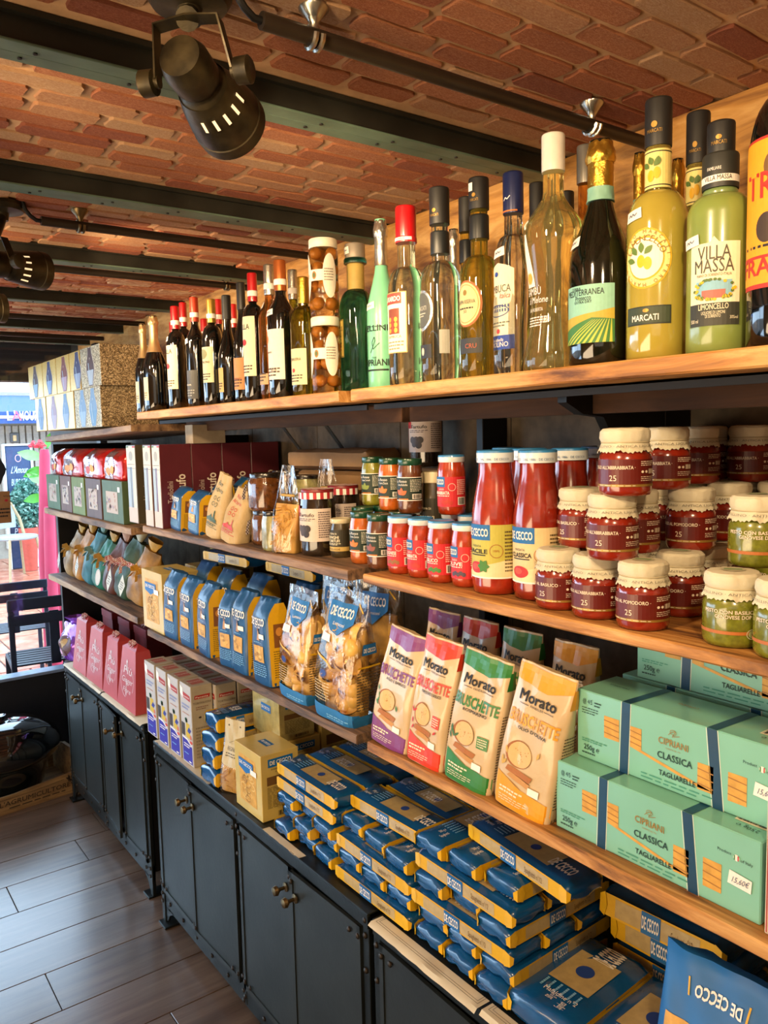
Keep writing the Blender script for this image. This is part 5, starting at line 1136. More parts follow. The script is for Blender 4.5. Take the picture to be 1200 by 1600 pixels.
# generic carton
def carton(name, label, P, w, d, h, mat, rz=-90, group=None, tilt=None, cat='box', bev=.0008):
    t = thing(name, label, cat, P, R(rz), group, tilt)
    MB().rbox(-w/2, -d/2, 0, w/2, d/2, h, bev).build('carton_body', mat, t); return t
def fs(t, d, step=.05): return Sheet(t, flat(-d/2), step)
def ss(t, w, step=.05): return Sheet(t, lambda u, v, l: (w/2+.0004+.00025*l, u, v), step)
def ts(t, h, step=.05): return Sheet(t, lambda u, v, l: (u, v, h+.0004+.00025*l), step)
EGG = M('#c3a95c', .45, 0, coat=.35, var=.08, vs=20); EGGF = M('#b9a868', .3, .25, coat=.6, var=.2, vs=60, bmp=.5, bs=60)
def egg_carton(label, P, w, d, h, rz=-90, wrapm=None, window=True, tilt=None):
    t = carton('egg_pasta_carton', label, P, w, d, h, wrapm or EGG, rz, 'yellow egg pasta cartons', tilt)
    s = fs(t, d)
    if window:
        s.rect(-w*.32, h*.14, w*.30, h*.86, PASTA, 0, 'window_pasta'); rg = random.Random(4)
        for i in range(16):
            cx, cy = rg.uniform(-.2, .18)*w, rg.uniform(.2, .6)*h; s.line([(cx+.09*w*math.cos(a)*(1+.2*rg.random()), cy+.045*h*math.sin(a)) for a in [k*.9+i for k in range(7)]], w*.022, INK(rg.choice(['#e0bc70', '#a87c38', '#caa050'])), 1+i % 3, 'window_pasta')
        s.poly([(-w*.32, h*.80), (w*.22, h*.80), (w*.22, h*.68), (-w*.05, h*.60), (-w*.32, h*.66)], DCB, 5, 'brand_sign'); s.text('DE CECCO', -w*.05, h*.715, h*.05, WHITE, 7, w=w*.46, bold=.03); s.rect(w*.12, h*.63, w*.34, h*.71, WHITE, 6, 'price_tag')
    else: s.rect(-w*.16, h*.62, w*.20, h*.82, DCB, 1, 'brand_sign'); s.text('DE CECCO', w*.02, h*.69, h*.07, WHITE, 3, w=w*.3, bold=.03)
    s.done(); s = ss(t, w)
    s.poly([(-d*.32, h*.80), (d*.34, h*.80), (d*.34, h*.925), (-d*.32, h*.925)], DCB, 1, 'brand_sign'); s.text('DE CECCO', d*.01, h*.835, h*.06, WHITE, 3, w=d*.56, bold=.03); s.text('PAPPARDELLE', d*.01, h*.755, h*.022, BLACK, w=d*.5); s.text("ALL'UOVO", d*.01, h*.715, h*.018, INK('#6a5a2a'), w=d*.3)
    s.rect(-d*.36, h*.53, d*.36, h*.66, INK('#6a4a22'), 1, 'picture'); s.micro(-d*.36, h*.18, d*.36, h*.51, 16, INK('#6a5a2a'), t=.4); s.rect(-d*.1, h*.04, d*.34, h*.12, INK('#b59a50'), 1, 'barcode_field'); s.bars(-d*.08, h*.045, d*.32, h*.115, BLACK, 18); s.done()
    s = ts(t, h); s.rect(-w*.18, -d*.10, w*.16, d*.12, DCB, 0, 'brand_sign'); s.text('DE CECCO', 0, -d*.03, d*.07, WHITE, 2, w=w*.28, bold=.03); s.done()
    return t
P, w = span(224, 255, .69, Z3, .10); egg_carton('yellow pasta carton with picture front at the far left of the third middle shelf', P, w, .095, .150, -90)
P2, w2 = span(287, 312, .80, Z3, .10); egg_carton('yellow pasta carton behind the blue bags, second from left', P2, .075, .09, .150, -90)
P2 = Vector((.93, y_at(328, .88, Z3+.15)-.03, Z3)); egg_carton('silver-wrapped tall carton behind, its foil top shining in the gap', P2, .075, .09, .19, -90, EGGF, False)

# ---- clear bags of large pasta shells
SHELL = M('#dcae58', .42, 0, coat=.2, var=.12, vs=120, bmp=.3, bs=150)
def shell_mesh(seed):
    rg = random.Random(seed); mb = MB()
    def fn(u, v):                            # ribbed curled shell
        a = (u-.5)*PI*1.15; b = (v-.5)*2; rr = .0125*(1+.05*math.sin(u*60)); w = math.sqrt(max(0.02, 1-b*b*.9)); 
        return (b*.0165, rr*w*math.sin(a), -rr*w*math.cos(a)+b*b*.004)
    mb.grid(fn, 20, 10)
    me = mb.mesh(SHELL, smooth=70); return me
SHM = [shell_mesh(i) for i in range(2)]
def clear_bag(label, P, w, h, d, rz=-85, tilt=(0, 0), seed=1, n=46, group='clear bags of large pasta shells', band=True):
    t = thing('shell_pasta_bag', label, 'bag', P, R(rz), group, tilt)
    B = Bag(w, d, h, seed, top=.93, belly=1.08, wr=.0022, n0=5, topw=.92, depth_top=.04, boxy=.35)
    B.mesh(30, 26).build('clear_film', SHINE, t, smooth=70)
    rg = random.Random(seed); cnt = 0; 
    core = MB(); C = Bag(w*.80, d*.62, h*.70, seed, top=1.2, belly=1.0, wr=.002, n0=4, boxy=.6); core.add(*[(m_.v, m_.f) for m_ in [C.mesh(12, 8)]][0]); co = core.build('pasta_fill', PASTAD, t, smooth=60); co['kind'] = 'stuff'; co.location.z = h*.03
    for k in range(n):
        z = h*(.13+.58*(k/n)); a, b, nn = B.ab(z/h); side = (k % 4 == 3); 
        x = rg.uniform(-.31, .29)*w if not side else .36*w; y = (B.front(x, z)+.019) if not side else rg.uniform(-.3, .3)*d
        o = bpy.data.objects.new('pasta_shell', SHM[k % 2]); COL.objects.link(o); o.parent = t
        if side: x = B.ab(z/h)[0]-.021
        o.scale = (1.2,)*3; o.location = (x, y, z); o.rotation_euler = (R(-75)+rg.uniform(-.7, .7), rg.uniform(-.6, .6), rg.uniform(-3, 3)) if not side else (rg.uniform(-1, 1), R(80)+rg.uniform(-.5, .5), rg.uniform(-3, 3))
    s = B.sheet(t)
    if band:
        s.rect(-w*.495, h*.005, w*.495, h*.11, INK('#1d6ea8'), 0, 'bottom_band'); s.rect(-w*.3, h*.77, w*.28, h*.90, DCB, 1, 'brand_sign'); s.poly([(-w*.3, h*.77), (w*.28, h*.77), (w*.0, h*.66), (-w*.15, h*.69)], DCB, 1, 'brand_sign')
        s.line([(-w*.3, h*.69), (-w*.34, h*.88)], .0022, YEL, 2, 'sign_edge'); s.line([(w*.28, h*.92), (w*.40, h*.86)], .0022, YEL, 2, 'sign_edge')
        s.text('DE CECCO', 0, h*.80, h*.065, WHITE, 3, w=w*.46, bold=.03); s.text('Lumaconi', 0, h*.735, h*.025, WHITE, 3, w=w*.25, shear=.2)
        s.ell(-w*.18, h*.36, w*.065, h*.028, INK('#20408a'), 2, 'seal'); s.ring(-w*.18, h*.36, w*.085, h*.036, .0008, INK('#20408a'), 2, 'seal'); s.line([(-w*.4, h*.50), (w*.02, h*.42)], .003, YEL, 2, 'sign_edge')
        s.rect(-w*.35, h*.60, -w*.12, h*.66, WHITE, 3, 'price_tag'); s.micro(-w*.4, h*.14, -w*.02, h*.30, 7, INK('#c9b890'), t=.3); s.micro(-w*.1, h*.02, w*.4, h*.06, 2, LB)
    s.done(); g = B.sside(t)
    if band: g.rect(-d*.5, h*.005, d*.5, h*.10, INK('#1d6ea8'), 0, 'bottom_band'); g.rect(-d*.3, h*.56, d*.3, h*.64, DCB, 1, 'brand_sign'); g.text('DE CECCO', 0, h*.58, h*.03, WHITE, 3, w=d*.5, bold=.03); g.micro(-d*.4, h*.14, d*.4, h*.44, 14, INK('#4a4030'), t=.35); g.line([(-d*.4, h*.47), (d*.4, h*.47)], .003, YEL, 2, 'sign_edge'); 
    g.done(); return t
P, w = span(431, 480, .69, Z3, .055); clear_bag('clear bag of large pasta shells, next to the last blue bag', P, .102, .205, .055, -88, (0, R(3)), 3)
P, w = span(490, 548, .69, Z3, .060); clear_bag('clear bag of large pasta shells at the bay gap, nearest of the two full ones', P, .112, .222, .066, -84, (0, R(4)), 5, 44)
P = Vector((.80, y_at(530, .80, Z3+.2), Z3)); clear_bag('crinkled clear bag behind the two front shell bags, left', P, .10, .215, .05, -80, (0, 0), 7, 18)
P = Vector((.80, y_at(590, .80, Z3+.2), Z3)); clear_bag('crinkled clear bag behind the gap, showing its blue sign', P, .10, .225, .05, -70, (0, 0), 9, 18)

# ---- toast bags
def toast_bag(label, P, w, h, d, rz, tilt, seed, col, words, flavor, pic, group='toasted bread bags', ghost=False):
    C1 = INK(col, .35); T = thing('toast_bag', label, 'bag', P, R(rz), group, tilt)
    B = Bag(w, d, h, seed, top=.96, belly=1.02, wr=.0017, n0=7, depth_top=.12, boxy=.30, topw=.96); B.mesh(26, 24).build('bag_body', TOAST, T, smooth=60)
    s = B.sheet(T)
    s.poly([(-w*.49, h*.005), (w*.49, h*.005), (w*.49, h*.15), (0, h*.17), (-w*.49, h*.25)], C1, 0, 'colour_band')
    s.poly([(-w*.48, h*.88), (w*.1, h*.845), (w*.47, h*.90), (w*.47, h*.985), (-w*.48, h*.985)], C1, 0, 'top_colour_band')
    s.text('Morato', -w*.02, h*.755, h*.070, BLACK, 2, w=w*.62, bold=.028); s.line([(-w*.3, h*.735), (-w*.14, h*.735)], .0006, BLACK, 2, 'lettering'); s.line([(w*.12, h*.735), (w*.28, h*.735)], .0006, BLACK, 2, 'lettering'); s.text('PANEALBA', 0, h*.727, h*.016, BLACK, 2, w=w*.22)
    s.text('BRUSCHETTE', 0, h*.60, h*.078, C1, 2, w=w*.84, bold=.035); s.text(flavor, w*.02, h*.565, h*.022, BLACK, 2, w=w*min(.5, .05*len(flavor)), bold=.02)
    s.ell(-w*.12, h*.40, w*.215, h*.092, INK('#9a5a26'), 1, 'bread_picture'); s.ell(-w*.10, h*.402, w*.195, h*.085, INK('#d8b074'), 2, 'bread_picture')
    s.poly([(-w*.30, h*.27), (w*.12, h*.245), (w*.16, h*.285), (-w*.26, h*.31)], INK('#a8662c'), 1, 'bread_picture'); s.poly([(-w*.26, h*.235), (w*.10, h*.20), (w*.14, h*.235), (-w*.2, h*.265)], INK('#c08a4a'), 1, 'bread_picture')
    rg = random.Random(seed)
    for i in range(5): s.leaf(w*rg.choice((-.36, .22, .18, -.3)), h*rg.uniform(.25, .5), w*.12, w*.022, rg.uniform(.6, 2.4), INK(pic), 3)
    for i in range(14): a = rg.uniform(0, 6.28); q = rg.random(); s.ell(-w*.10+w*.16*q*math.cos(a), h*.402+h*.07*q*math.sin(a), w*.008, w*.008, INK('#b07c3c'), 3, 'bread_picture', n=6)
    if words: s.rect(w*.16, h*.34, w*.36, h*.43, C1, 1, 'badge'); s.micro(w*.18, h*.35, w*.34, h*.42, 4, CREAM, 3)
    s.micro(-w*.36, h*.10, w*.05, h*.15, 2, CREAM, 2, t=.5); s.micro(-w*.36, h*.04, w*.15, h*.09, 3, CREAM, 2, t=.3); s.rect(w*.12, h*.17, w*.30, h*.22, WHITE, 4, 'price_tag')
    s.done(); g = B.sside(T); g.micro(-d*.38, h*.12, d*.38, h*.62, 24, INK('#5a4c3a'), 0, t=.4); g.text('150g', -d*.1, h*.03, h*.028, BLACK, 1, w=d*.5); g.rect(-d*.5, h*.80, d*.5, h*.93, C1, 0, 'side_colour_band'); g.done()
    return T
TOAST = M('#c8ae86', .38, 0, coat=.5, var=.06, vs=30, bmp=.3, bs=60)
TB = [(578, 648, '#7c3a78', False, 'AGLIO E BASILICO', '#3f7a2c', 'toast bag with purple bands, leftmost of the four', 8, .182), (655, 706, '#d13a1e', True, 'POMODORO E BASILICO', '#c22a20', 'toast bag with red bands, second of the four', 6, .186),
      (692, 752, '#2f7a34', True, 'ROSMARINO', '#3f6a3a', 'toast bag with green bands, third of the four', 7, .182), (778, 858, '#e39a1c', False, "OLIO D'OLIVA", '#c8a04a', 'toast bag with orange-yellow bands, beside the mint boxes', 8, .186)]
ys = [(1.055, .955), (.935, .835), (.805, .710), (.688, .592)]
ct = [(601, 1.0), (657, 1), (722, 1), (806, 1)]
for i, (a, b, c, wd, fl_, pic, lb, tl, h) in enumerate(TB):
    d = .046; X = .690; yc = y_at(ct[i][0], X, Z3+.01); P = Vector((X+d/2, yc, Z3)); w = [.084, .074, .086, .088][i]; P.x -= .0
    toast_bag(lb, P, w, h, d, -84, (R(-3), R(tl)), 41+i, c, wd, fl_, pic)
    P2 = Vector((.835, yc+.035, Z3)); toast_bag(['toast bag in shadow behind the purple-banded front bag', 'toast bag in shadow behind the red-banded front bag', 'toast bag in shadow behind the green-banded front bag', 'toast bag in shadow behind the orange-banded front bag'][i], P2, .074, .186, .042, -84, (R(-1), R(2)), 51+i, c, wd, fl_, pic)

# ---- mint green boxes of flat pasta
MINT = M('#79b7a2', .35, 0, coat=.55, var=.04, vs=12); NAVY = INK('#12405e', .35); MK = INK('#123a34'); CGOLD = INK('#9a7a36', .4)
BW, BD, BH = .254, .074, .083
def mint_box(label, P, rz=-90, front=True):
    t = carton('flat_pasta_box', label, P, BW, BD, BH, MINT, rz, 'mint green pasta boxes', bev=.0012)
    def ribb(s, u0, u1, v0, v1, sl):
        for c in (0,):
            s.poly([(u0, v0), (u1, v0), (u1+sl, v1), (u0+sl, v1)], NAVY, 0, 'ribbon_print')
            for q in (-.0012, u1-u0+.0006): s.poly([(u0+q, v0), (u0+q+.0006, v0), (u0+q+.0006+sl, v1), (u0+q+sl, v1)], WHITE, 0, 'ribbon_print')
    s = fs(t, BD); L = -BW/2; 
    ribb(s, L+.062, L+.073, 0, BH, .003); ribb(s, L+.178, L+.189, 0, BH, -.008)
    for (x0, x1, z0, z1) in ((.040, .061, .040, .066), (.076, .091, .040, .064), (.160, .178, .020, .049), (.194, .214, .020, .050)): s.rect(L+x0, z0-.006, L+x1, z1-.006, PASTA, 0, 'pasta_window')
    s.poly([(L+.076, .034), (L+.091, .034), (L+.178, .016), (L+.160, .016)], PASTA, 0, 'pasta_window')
    rg = random.Random(3)
    for (x0, x1, z0, z1) in ((.040, .061, .036, .058), (.194, .214, .016, .042), (.160, .178, .016, .04), (.076, .091, .036, .056)):
        for k in range(3): zz = z0+(z1-z0)*(k+.6)/3; s.line([(L+x0, zz), (L+x1, zz-.002)], .0012, INK('#a06e30'), 1, 'pasta_window')
    s.text('CIPRIANI', 0+.004, .050, .0075, CGOLD, 2, w=.036, bold=.01); s.text('FONDATO NEL 1931', .004, .0455, .0018, CGOLD, 2, w=.018); s.line([(-.002, .062), (.002, .066), (.007, .068), (.003, .061), (.008, .0625), (.012, .064)], .0006, CGOLD, 2); s.ring(.004, .066, .004, .003, .0005, CGOLD, 2, 'emblem')
    s.text('CLASSICA', .006, .0335, .0075, MK, 2, w=.042, bold=.015); s.text('TAGLIARELLE', .009, .0145, .0058, MK, 2, w=.044, bold=.02)
    s.micro(-.036, .0035, .052, .0115, 2, INK('#3f8f78'), t=.35); s.text('250g ℮', L+.022, .012, .0062, MK, 2, w=.022, bold=.01); s.micro(L+.008, .006, L+.028, .0095, 1, MK); s.micro(L+.008, .021, L+.045, .026, 2, INK('#3f8f78')); s.text('@ 4/5', L+.016, .068, .0055, MK, 2, w=.014); s.micro(L+.026, .066, L+.036, .073, 2, MK); s.micro(L+.008, .055, L+.032, .064, 3, MK, t=.3)
    s.text('Product', .090, .0585, .0032, MK, 2); s.text('of Italy', .113, .0555, .0032, MK, 2); s.ell(.1025, .058, .0032, .0032, WHITE, 2, 'flag'); s.rect(.1000, .0555, .1012, .0605, INK('#1f7a3a'), 3, 'flag'); s.rect(.1038, .0555, .105, .0605, INK('#b3222a'), 3, 'flag')
    s.poly([(.094, .030), (.118, .028), (.119, .041), (.096, .044)], WHITE, 4, 'price_tag'); s.text('15,60€', .107, .033, .0058, INK('#4a5a7a'), 6, w=.017, shear=.3); s.done()
    s = ts(t, BH); 
    for u0, sl in ((L+.065, .004), (L+.170, .004)): s.poly([(u0, -BD/2), (u0+.011, -BD/2), (u0+.011+sl, BD/2), (u0+sl, BD/2)], NAVY, 0, 'ribbon_print')
    s.text('CIPRIANI', -.004, .006, .005, CGOLD, 2, w=.024, ang=PI); s.text('TAGLIARELLE', L+.032, .004, .0038, MK, 2, w=.028, ang=PI); s.rect(.085, -.012, .120, .004, CREAM, 0, 'barcode_field'); s.bars(.087, -.010, .118, .002, BLACK, 24, 2); s.text('250g ℮', .104, -.018, .006, MK, 2, w=.024, ang=PI); s.done()
    s = ss(t, BW); s.text('CLASSICA', 0, .05, .005, MK, 2, w=.03); s.micro(-.03, .012, .03, .04, 5, INK('#3f8f78')); s.done()
    return t
pR = onz(1184, 1450, Z3)
Pb = Vector((.7065+BD/2, pR.y+BW/2, Z3)); mint_box('mint green pasta box reading CIPRIANI CLASSICA, on the shelf at the very front', Pb)
pu = onz(902, 1168, Z3+BH+.0006); XU = .735
yu = y_at(902, XU, Z3+BH); Pu = Vector((XU+BD/2, yu-BW/2, Z3+BH+.0008)); mint_box('mint green pasta box stacked on the front one and set back a little', Pu)
for i, (x, lv, dy) in enumerate([(.823, 0, .0), (.823, 1, .012), (.9, 0, .0), (.9, 1, .004), (.862, 2, .01)]):
    if i == 4: x = .90
    mint_box(['mint box deep in the shelf behind the front pair, bottom level', 'mint box deep in the shelf behind the front pair, middle level', 'mint box by the back wall, bottom level', 'mint box by the back wall, middle level', 'mint box by the back wall, top level right under the shelf'][i], Vector((x+BD/2, Pu.y-.01+dy, Z3+lv*(BH+.0008))))
mint_box('mint box resting on the middle level behind the front pair, top level', Vector((.823+BD/2, Pu.y-.02, Z3+2*(BH+.0008)+.0002)))
t = carton('striped_carton', 'cream carton with a red striped edge, just entering at the right edge', Vector((.70+.03, pR.y-.030, Z3)), .045, .06, .13, M('#cfc3a8', .5), -90)
s = ss(t, .045); s.done(); s = fs(t, .06)
for k in range(3): s.rect(-.021+k*.003, .002, -.0198+k*.003, .128, INK('#a8323a'), 0, 'stripe')
s.done()
# ================================================================== LONG PASTA PACKS
PL_, PW, PT = .205, .062, .027
PACKB = M('#0b4b7e', .25, 0, coat=.6, var=.12, vs=30, bmp=.5, bs=55)
PACKE = M('#d8a814', .35, 0, coat=.5, var=.12, bmp=.4, bs=80)
TAN = M('#b39b68', .35, 0, coat=.6, var=.12, vs=80)
def pack_body(L, W, T, seed):
    rg = random.Random(seed); ph = [rg.uniform(0, 6) for _ in range(6)]; mb = MB(); n = 16; rows = []
    st = [(-.5, .50, .90), (-.493, .72, .97), (-.47, .93, 1.0), (-.43, 1.0, 1.0), (-.25, 1.0, 1), (0, 1.02, 1), (.25, 1.0, 1), (.43, 1.0, 1.0), (.47, .93, 1.0), (.493, .72, .97), (.5, .50, .90)]
    o = []
    for j, (x, tz, wy) in enumerate(st):
        for i in range(n):
            a = 2*PI*(i+.5)/n; c, s_ = math.cos(a), math.sin(a); q = 9
            k = (abs(c)**q+abs(s_)**q)**(-1/q); y = W/2*wy*k*c; z = T/2+T/2*tz*k*s_*.98
            w_ = .0009*math.sin(ph[0]+x*40+y*90)+.0007*math.sin(ph[1]+x*70-y*60)
            if abs(x) > .46: z += .002*math.sin(ph[2]+y*150); xx = x*L+.0015*math.sin(ph[3]+y*210)
            else: xx = x*L
            o.append((xx, y, max(0, z+(w_ if s_ > 0 else 0))))
    m = len(st); mb.add(o, [(j*n+i, j*n+(i+1) % n, (j+1)*n+(i+1) % n, (j+1)*n+i) for j in range(m-1) for i in range(n)]+[tuple(range(n-1, -1, -1)), tuple((m-1)*n+i for i in range(n))])
    return mb
def make_pack(label, seed, win=True, L=PL_, W=PW, T=PT, name='spaghetti_pack', group='blue and yellow packs of long pasta', kind=0):
    t = thing(name, label, 'pasta pack', (0, 0, -6), 0, group)
    pack_body(L, W, T, seed).build('pack_body', PACKB, t, smooth=50)
    fl = MB()                                  # yellow folded corners
    for sx in (-1, 1):
        for sy in (-1, 1):
            x0, x1 = sx*L*.452, sx*L*.50; y0 = sy*W*.515
            fl.add([(x0, y0, T*.08), (x0, y0, T*.94), (x1, y0*.98, T*.80), (x1+sx*.0025, y0*.80, T*.62), (x1+sx*.0025, y0*.84, T*.30), (x1, y0*.98, T*.18), (x0-sx*.004, y0*1.01, T*.5)], [(0, 6, 5), (6, 1, 2), (6, 2, 5), (2, 3, 4, 5)])
    fl.build('folded_corner', PACKE, t, recalc=False)
    for sy in (-1, 1):
        s = Sheet(t, (lambda u, v, l, sy=sy: (u*(-sy), sy*(W/2+.0006+.0003*l), v)), .03)
        s.rect(-L*.45, T*.12, L*.45, T*.9, YEL, 0, 'side_stripe'); s.rect(-L*.36, T*.2, L*.34, T*.82, TAN, 1, 'side_window')
        s.rect(-L*.13, T*.14, L*.03, T*.88, DCB, 3, 'brand_sign'); s.rect(-L*.125, T*.2, L*.025, T*.82, DCB, 4, 'brand_sign'); s.text('DE CECCO', -L*.05, T*.32, T*.42, WHITE, 6, w=L*.14, bold=.03); s.text('Spaghetti n°12', L*.20, T*.35, T*.28, INK('#6a4a1a'), 3, w=L*.17); s.done()
    s = ts(t, T+.0006, .02)
    if win: s.rect(-L*.17, -W*.30, L*.26, W*.30, TAN, 0, 'top_window')
    if win: s.ell(L*.05, 0, W*.12, W*.12, INK('#20408a'), 2, 'seal')
    s.text('DE CECCO', L*.33 if kind == 0 else -L*.02, -W*.20, W*.30, WHITE, 2, w=L*.2, bold=.03, ang=0)
    s.micro(-L*.30, -W*.3, -L*.19, W*.3, 6, LB, t=.3); s.text('500 g ℮', -L*.35, -W*.02, W*.10, WHITE, 2, w=L*.06); s.text('Spaghetti', -L*.38, -W*.2, W*.10, WHITE, 2, w=L*.08); s.done()
    return t
PK = [make_pack('pack', 1), make_pack('pack', 2, True, kind=1), make_pack('pack', 3, False, kind=1)]
pk_used = set()
def put_pack(i, label, loc, rz, tilt=(0, 0), scale=None):
    if i not in pk_used and scale is None:
        pk_used.add(i); t = PK[i]; t.location = loc; t.rotation_euler = (tilt[0], tilt[1], rz); t['label'] = label; return t
    return dup(PK[i], label, loc, rz, tilt, scale)
rg = random.Random(21)
ordn = ['bottom', 'second', 'third', 'fourth', 'fifth', 'sixth', 'seventh', 'eighth']
ordp = ['first', 'second', 'third', 'fourth']
def pile(nm, y0, y1, layers, x0=.700, zb=ZC+.001, back=True):
    z = zb; cy = (y0+y1)/2
    for li, ly in enumerate(layers):
        if ly == 'E':
            n = 3
            for k in range(n):
                y = y1-(k+.5)*(y1-y0)/n; X = x0+PL_/2+rg.uniform(-.006, .014)+li*.002
                put_pack(rg.randrange(3), 'blue pasta pack, end outward, %s from left, %s layer, %s pile' % (ordp[k], ordn[li], nm), (X, y+rg.uniform(-.0015, .0015), z), R(rg.uniform(-2, 2)))
        else:
            for k in range(3):
                X = x0+.002+PW*.5+k*(PW+.0045)+li*.0015
                put_pack(rg.randrange(2), 'long pasta pack lying lengthwise, %s row back, %s layer, %s pile' % (ordp[k], ordn[li], nm), (X, cy+rg.uniform(-.004, .004), z), R(-90+rg.uniform(-1, 1)))
        z += PT+.0012
    return z
zA = pile('left', 1.135, 1.342, 'EEELL'); zB = pile('middle', .922, 1.130, 'LELE'); zC = pile('right', .705, .914, 'EELELE')
zD = ZC
put_pack(0, 'long pasta pack lying crosswise on top of the right pile under the shelf', (.745+.03, .735, zC+.0005), R(-96), (0, 0))
put_pack(1, 'long pasta pack lying on top of the middle pile, in the shade', (.84, 1.02, zB+.0005), R(-92), (0, 0)); put_pack(0, 'long pasta pack on top of the middle pile, against the left pile', (.775, 1.03, zB+.0005), R(-88), (0, 0))
# paper mats on the cabinet tops
PAPER = M('#cfc3a6', .8, var=.06, vs=20)
def mat_(label, y0, y1, x0, x1, z, seed, lines=True):
    lip = x0 < .6805 or x0 > .69
    rg = random.Random(seed); mb = MB(); n = 14; o = []
    for j in range(n+1):
        y = y0+(y1-y0)*j/n; w = rg.uniform(-.001, .001)
        o += [(x0-.006, y, z-(.0035 if lip else -.001)+w), (x0+w, y, z+.0012), (x1, y, z+.0008)]
    mb.add(o, [(j*3+i, j*3+i+1, (j+1)*3+i+1, (j+1)*3+i) for j in range(n) for i in (0, 1)]); t = mb.build('paper_mat', PAPER, smooth=40, recalc=True); tag(t, label, 'paper mat')
    if lines:
        s = Sheet(t, lambda u, v, l: (u, v, z+.0016), .05)
        for q in (.006, .010): s.line([(x0+q, y0+q), (x0+q, y1-q)], .0006, BLACK, 0, 'printed_border'); s.line([(x0+q, y1-q), (x1, y1-q)], .0006, BLACK, 0, 'printed_border'); s.line([(x0+q, y0+q), (x1, y0+q)], .0006, BLACK, 0, 'printed_border')
        s.done()
    return t
mat_('cream paper mat with a double printed border under the far left tall cartons', 1.62, 1.95, .689, .76, ZC-.0005, 1, False)
mat_('cream paper mat with printed border under the front of the left pasta pile', 1.22, 1.36, .688, .698, ZC-.0005, 2, False)
mat_('cream paper mat with a double printed border at the joint of the cabinets', .74, .985, .676, .699, ZC-.0005, 3)
mat_('cream paper mat at the bottom of the view under the nearest packs', .40, .735, .680, .699, ZC-.0005, 4)
# ---- large flat packs and the big blue bag, nearest the viewer
def big_pack(label, loc, rz, tilt, seed, word):
    t = make_pack(label, seed, True, .175, .105, .040, 'ribbon_pasta_pack', 'large flat pasta packs in front', 0); t.location = loc; t.rotation_euler = (tilt[0], tilt[1], rz)
    s = ts(t, .0408, .03); s.text(word, -.056, -.006, .008, WHITE, 2, w=.05, ang=-PI/2); s.done(); return t
big_pack('large flat ribbon pasta pack with yellow window, lowest of the front ones', (.79, .660, ZC+.001), R(4), (0, 0), 61, 'Mafaldine n°2')
big_pack('large flat ribbon pasta pack leaning over the front ones, its yellow side upright', (.915, .600, ZC+.085), R(-86), (R(-5), 0), 62, 'Mafaldine n°2')
big_pack('large flat pasta pack beside the big upright blue bag', (.79, .550, ZC+.001), R(3), (0, 0), 63, 'Mafaldine n°2')
big_pack('large flat pasta pack in shadow near the wall, lowest', (.945, .600, ZC+.001), R(-88), (0, 0), 64, 'Mafaldine n°2'); big_pack('large flat pasta pack in shadow near the wall, on the lowest', (.94, .600, ZC+.043), R(-88), (0, 0), 65, 'Mafaldine n°2')
w_, h_, d_ = .165, .205, .070
P = Vector((.735, .413, ZC+.001))
t = thing('pasta_bag', 'big bright blue pasta bag standing upside down in the lower right corner', 'bag', P, R(-84), None, (R(-2), R(1)))
B = Bag(w_, d_, h_, 77, top=.95, belly=1.05, wr=.003, n0=6, depth_top=.12, boxy=.45); B.mesh(34, 30).build('bag_body', M('#0f5f9e', .5, 0, coat=.0, var=.06, vs=15), t, smooth=60)
s = B.sheet(t); s.text('DE CECCO', -w_*.10, h_*.87, h_*.055, WHITE, 2, w=w_*.30, bold=.03, ang=PI); s.line([(-w_*.30, h_*.89), (-w_*.29, h_*.80)], .002, YEL); s.line([(w_*.09, h_*.89), (w_*.08, h_*.80)], .002, YEL)
s.rect(-w_*.42, h_*.04, -w_*.20, h_*.68, PASTA, 0, 'window_pasta'); s.rect(-w_*.20, h_*.04, -w_*.18, h_*.66, YEL, 1, 'sign_edge'); s.text('DE CECCO', w_*.14, h_*.46, h_*.12, WHITE, 2, w=w_*.5, bold=.03); s.done()

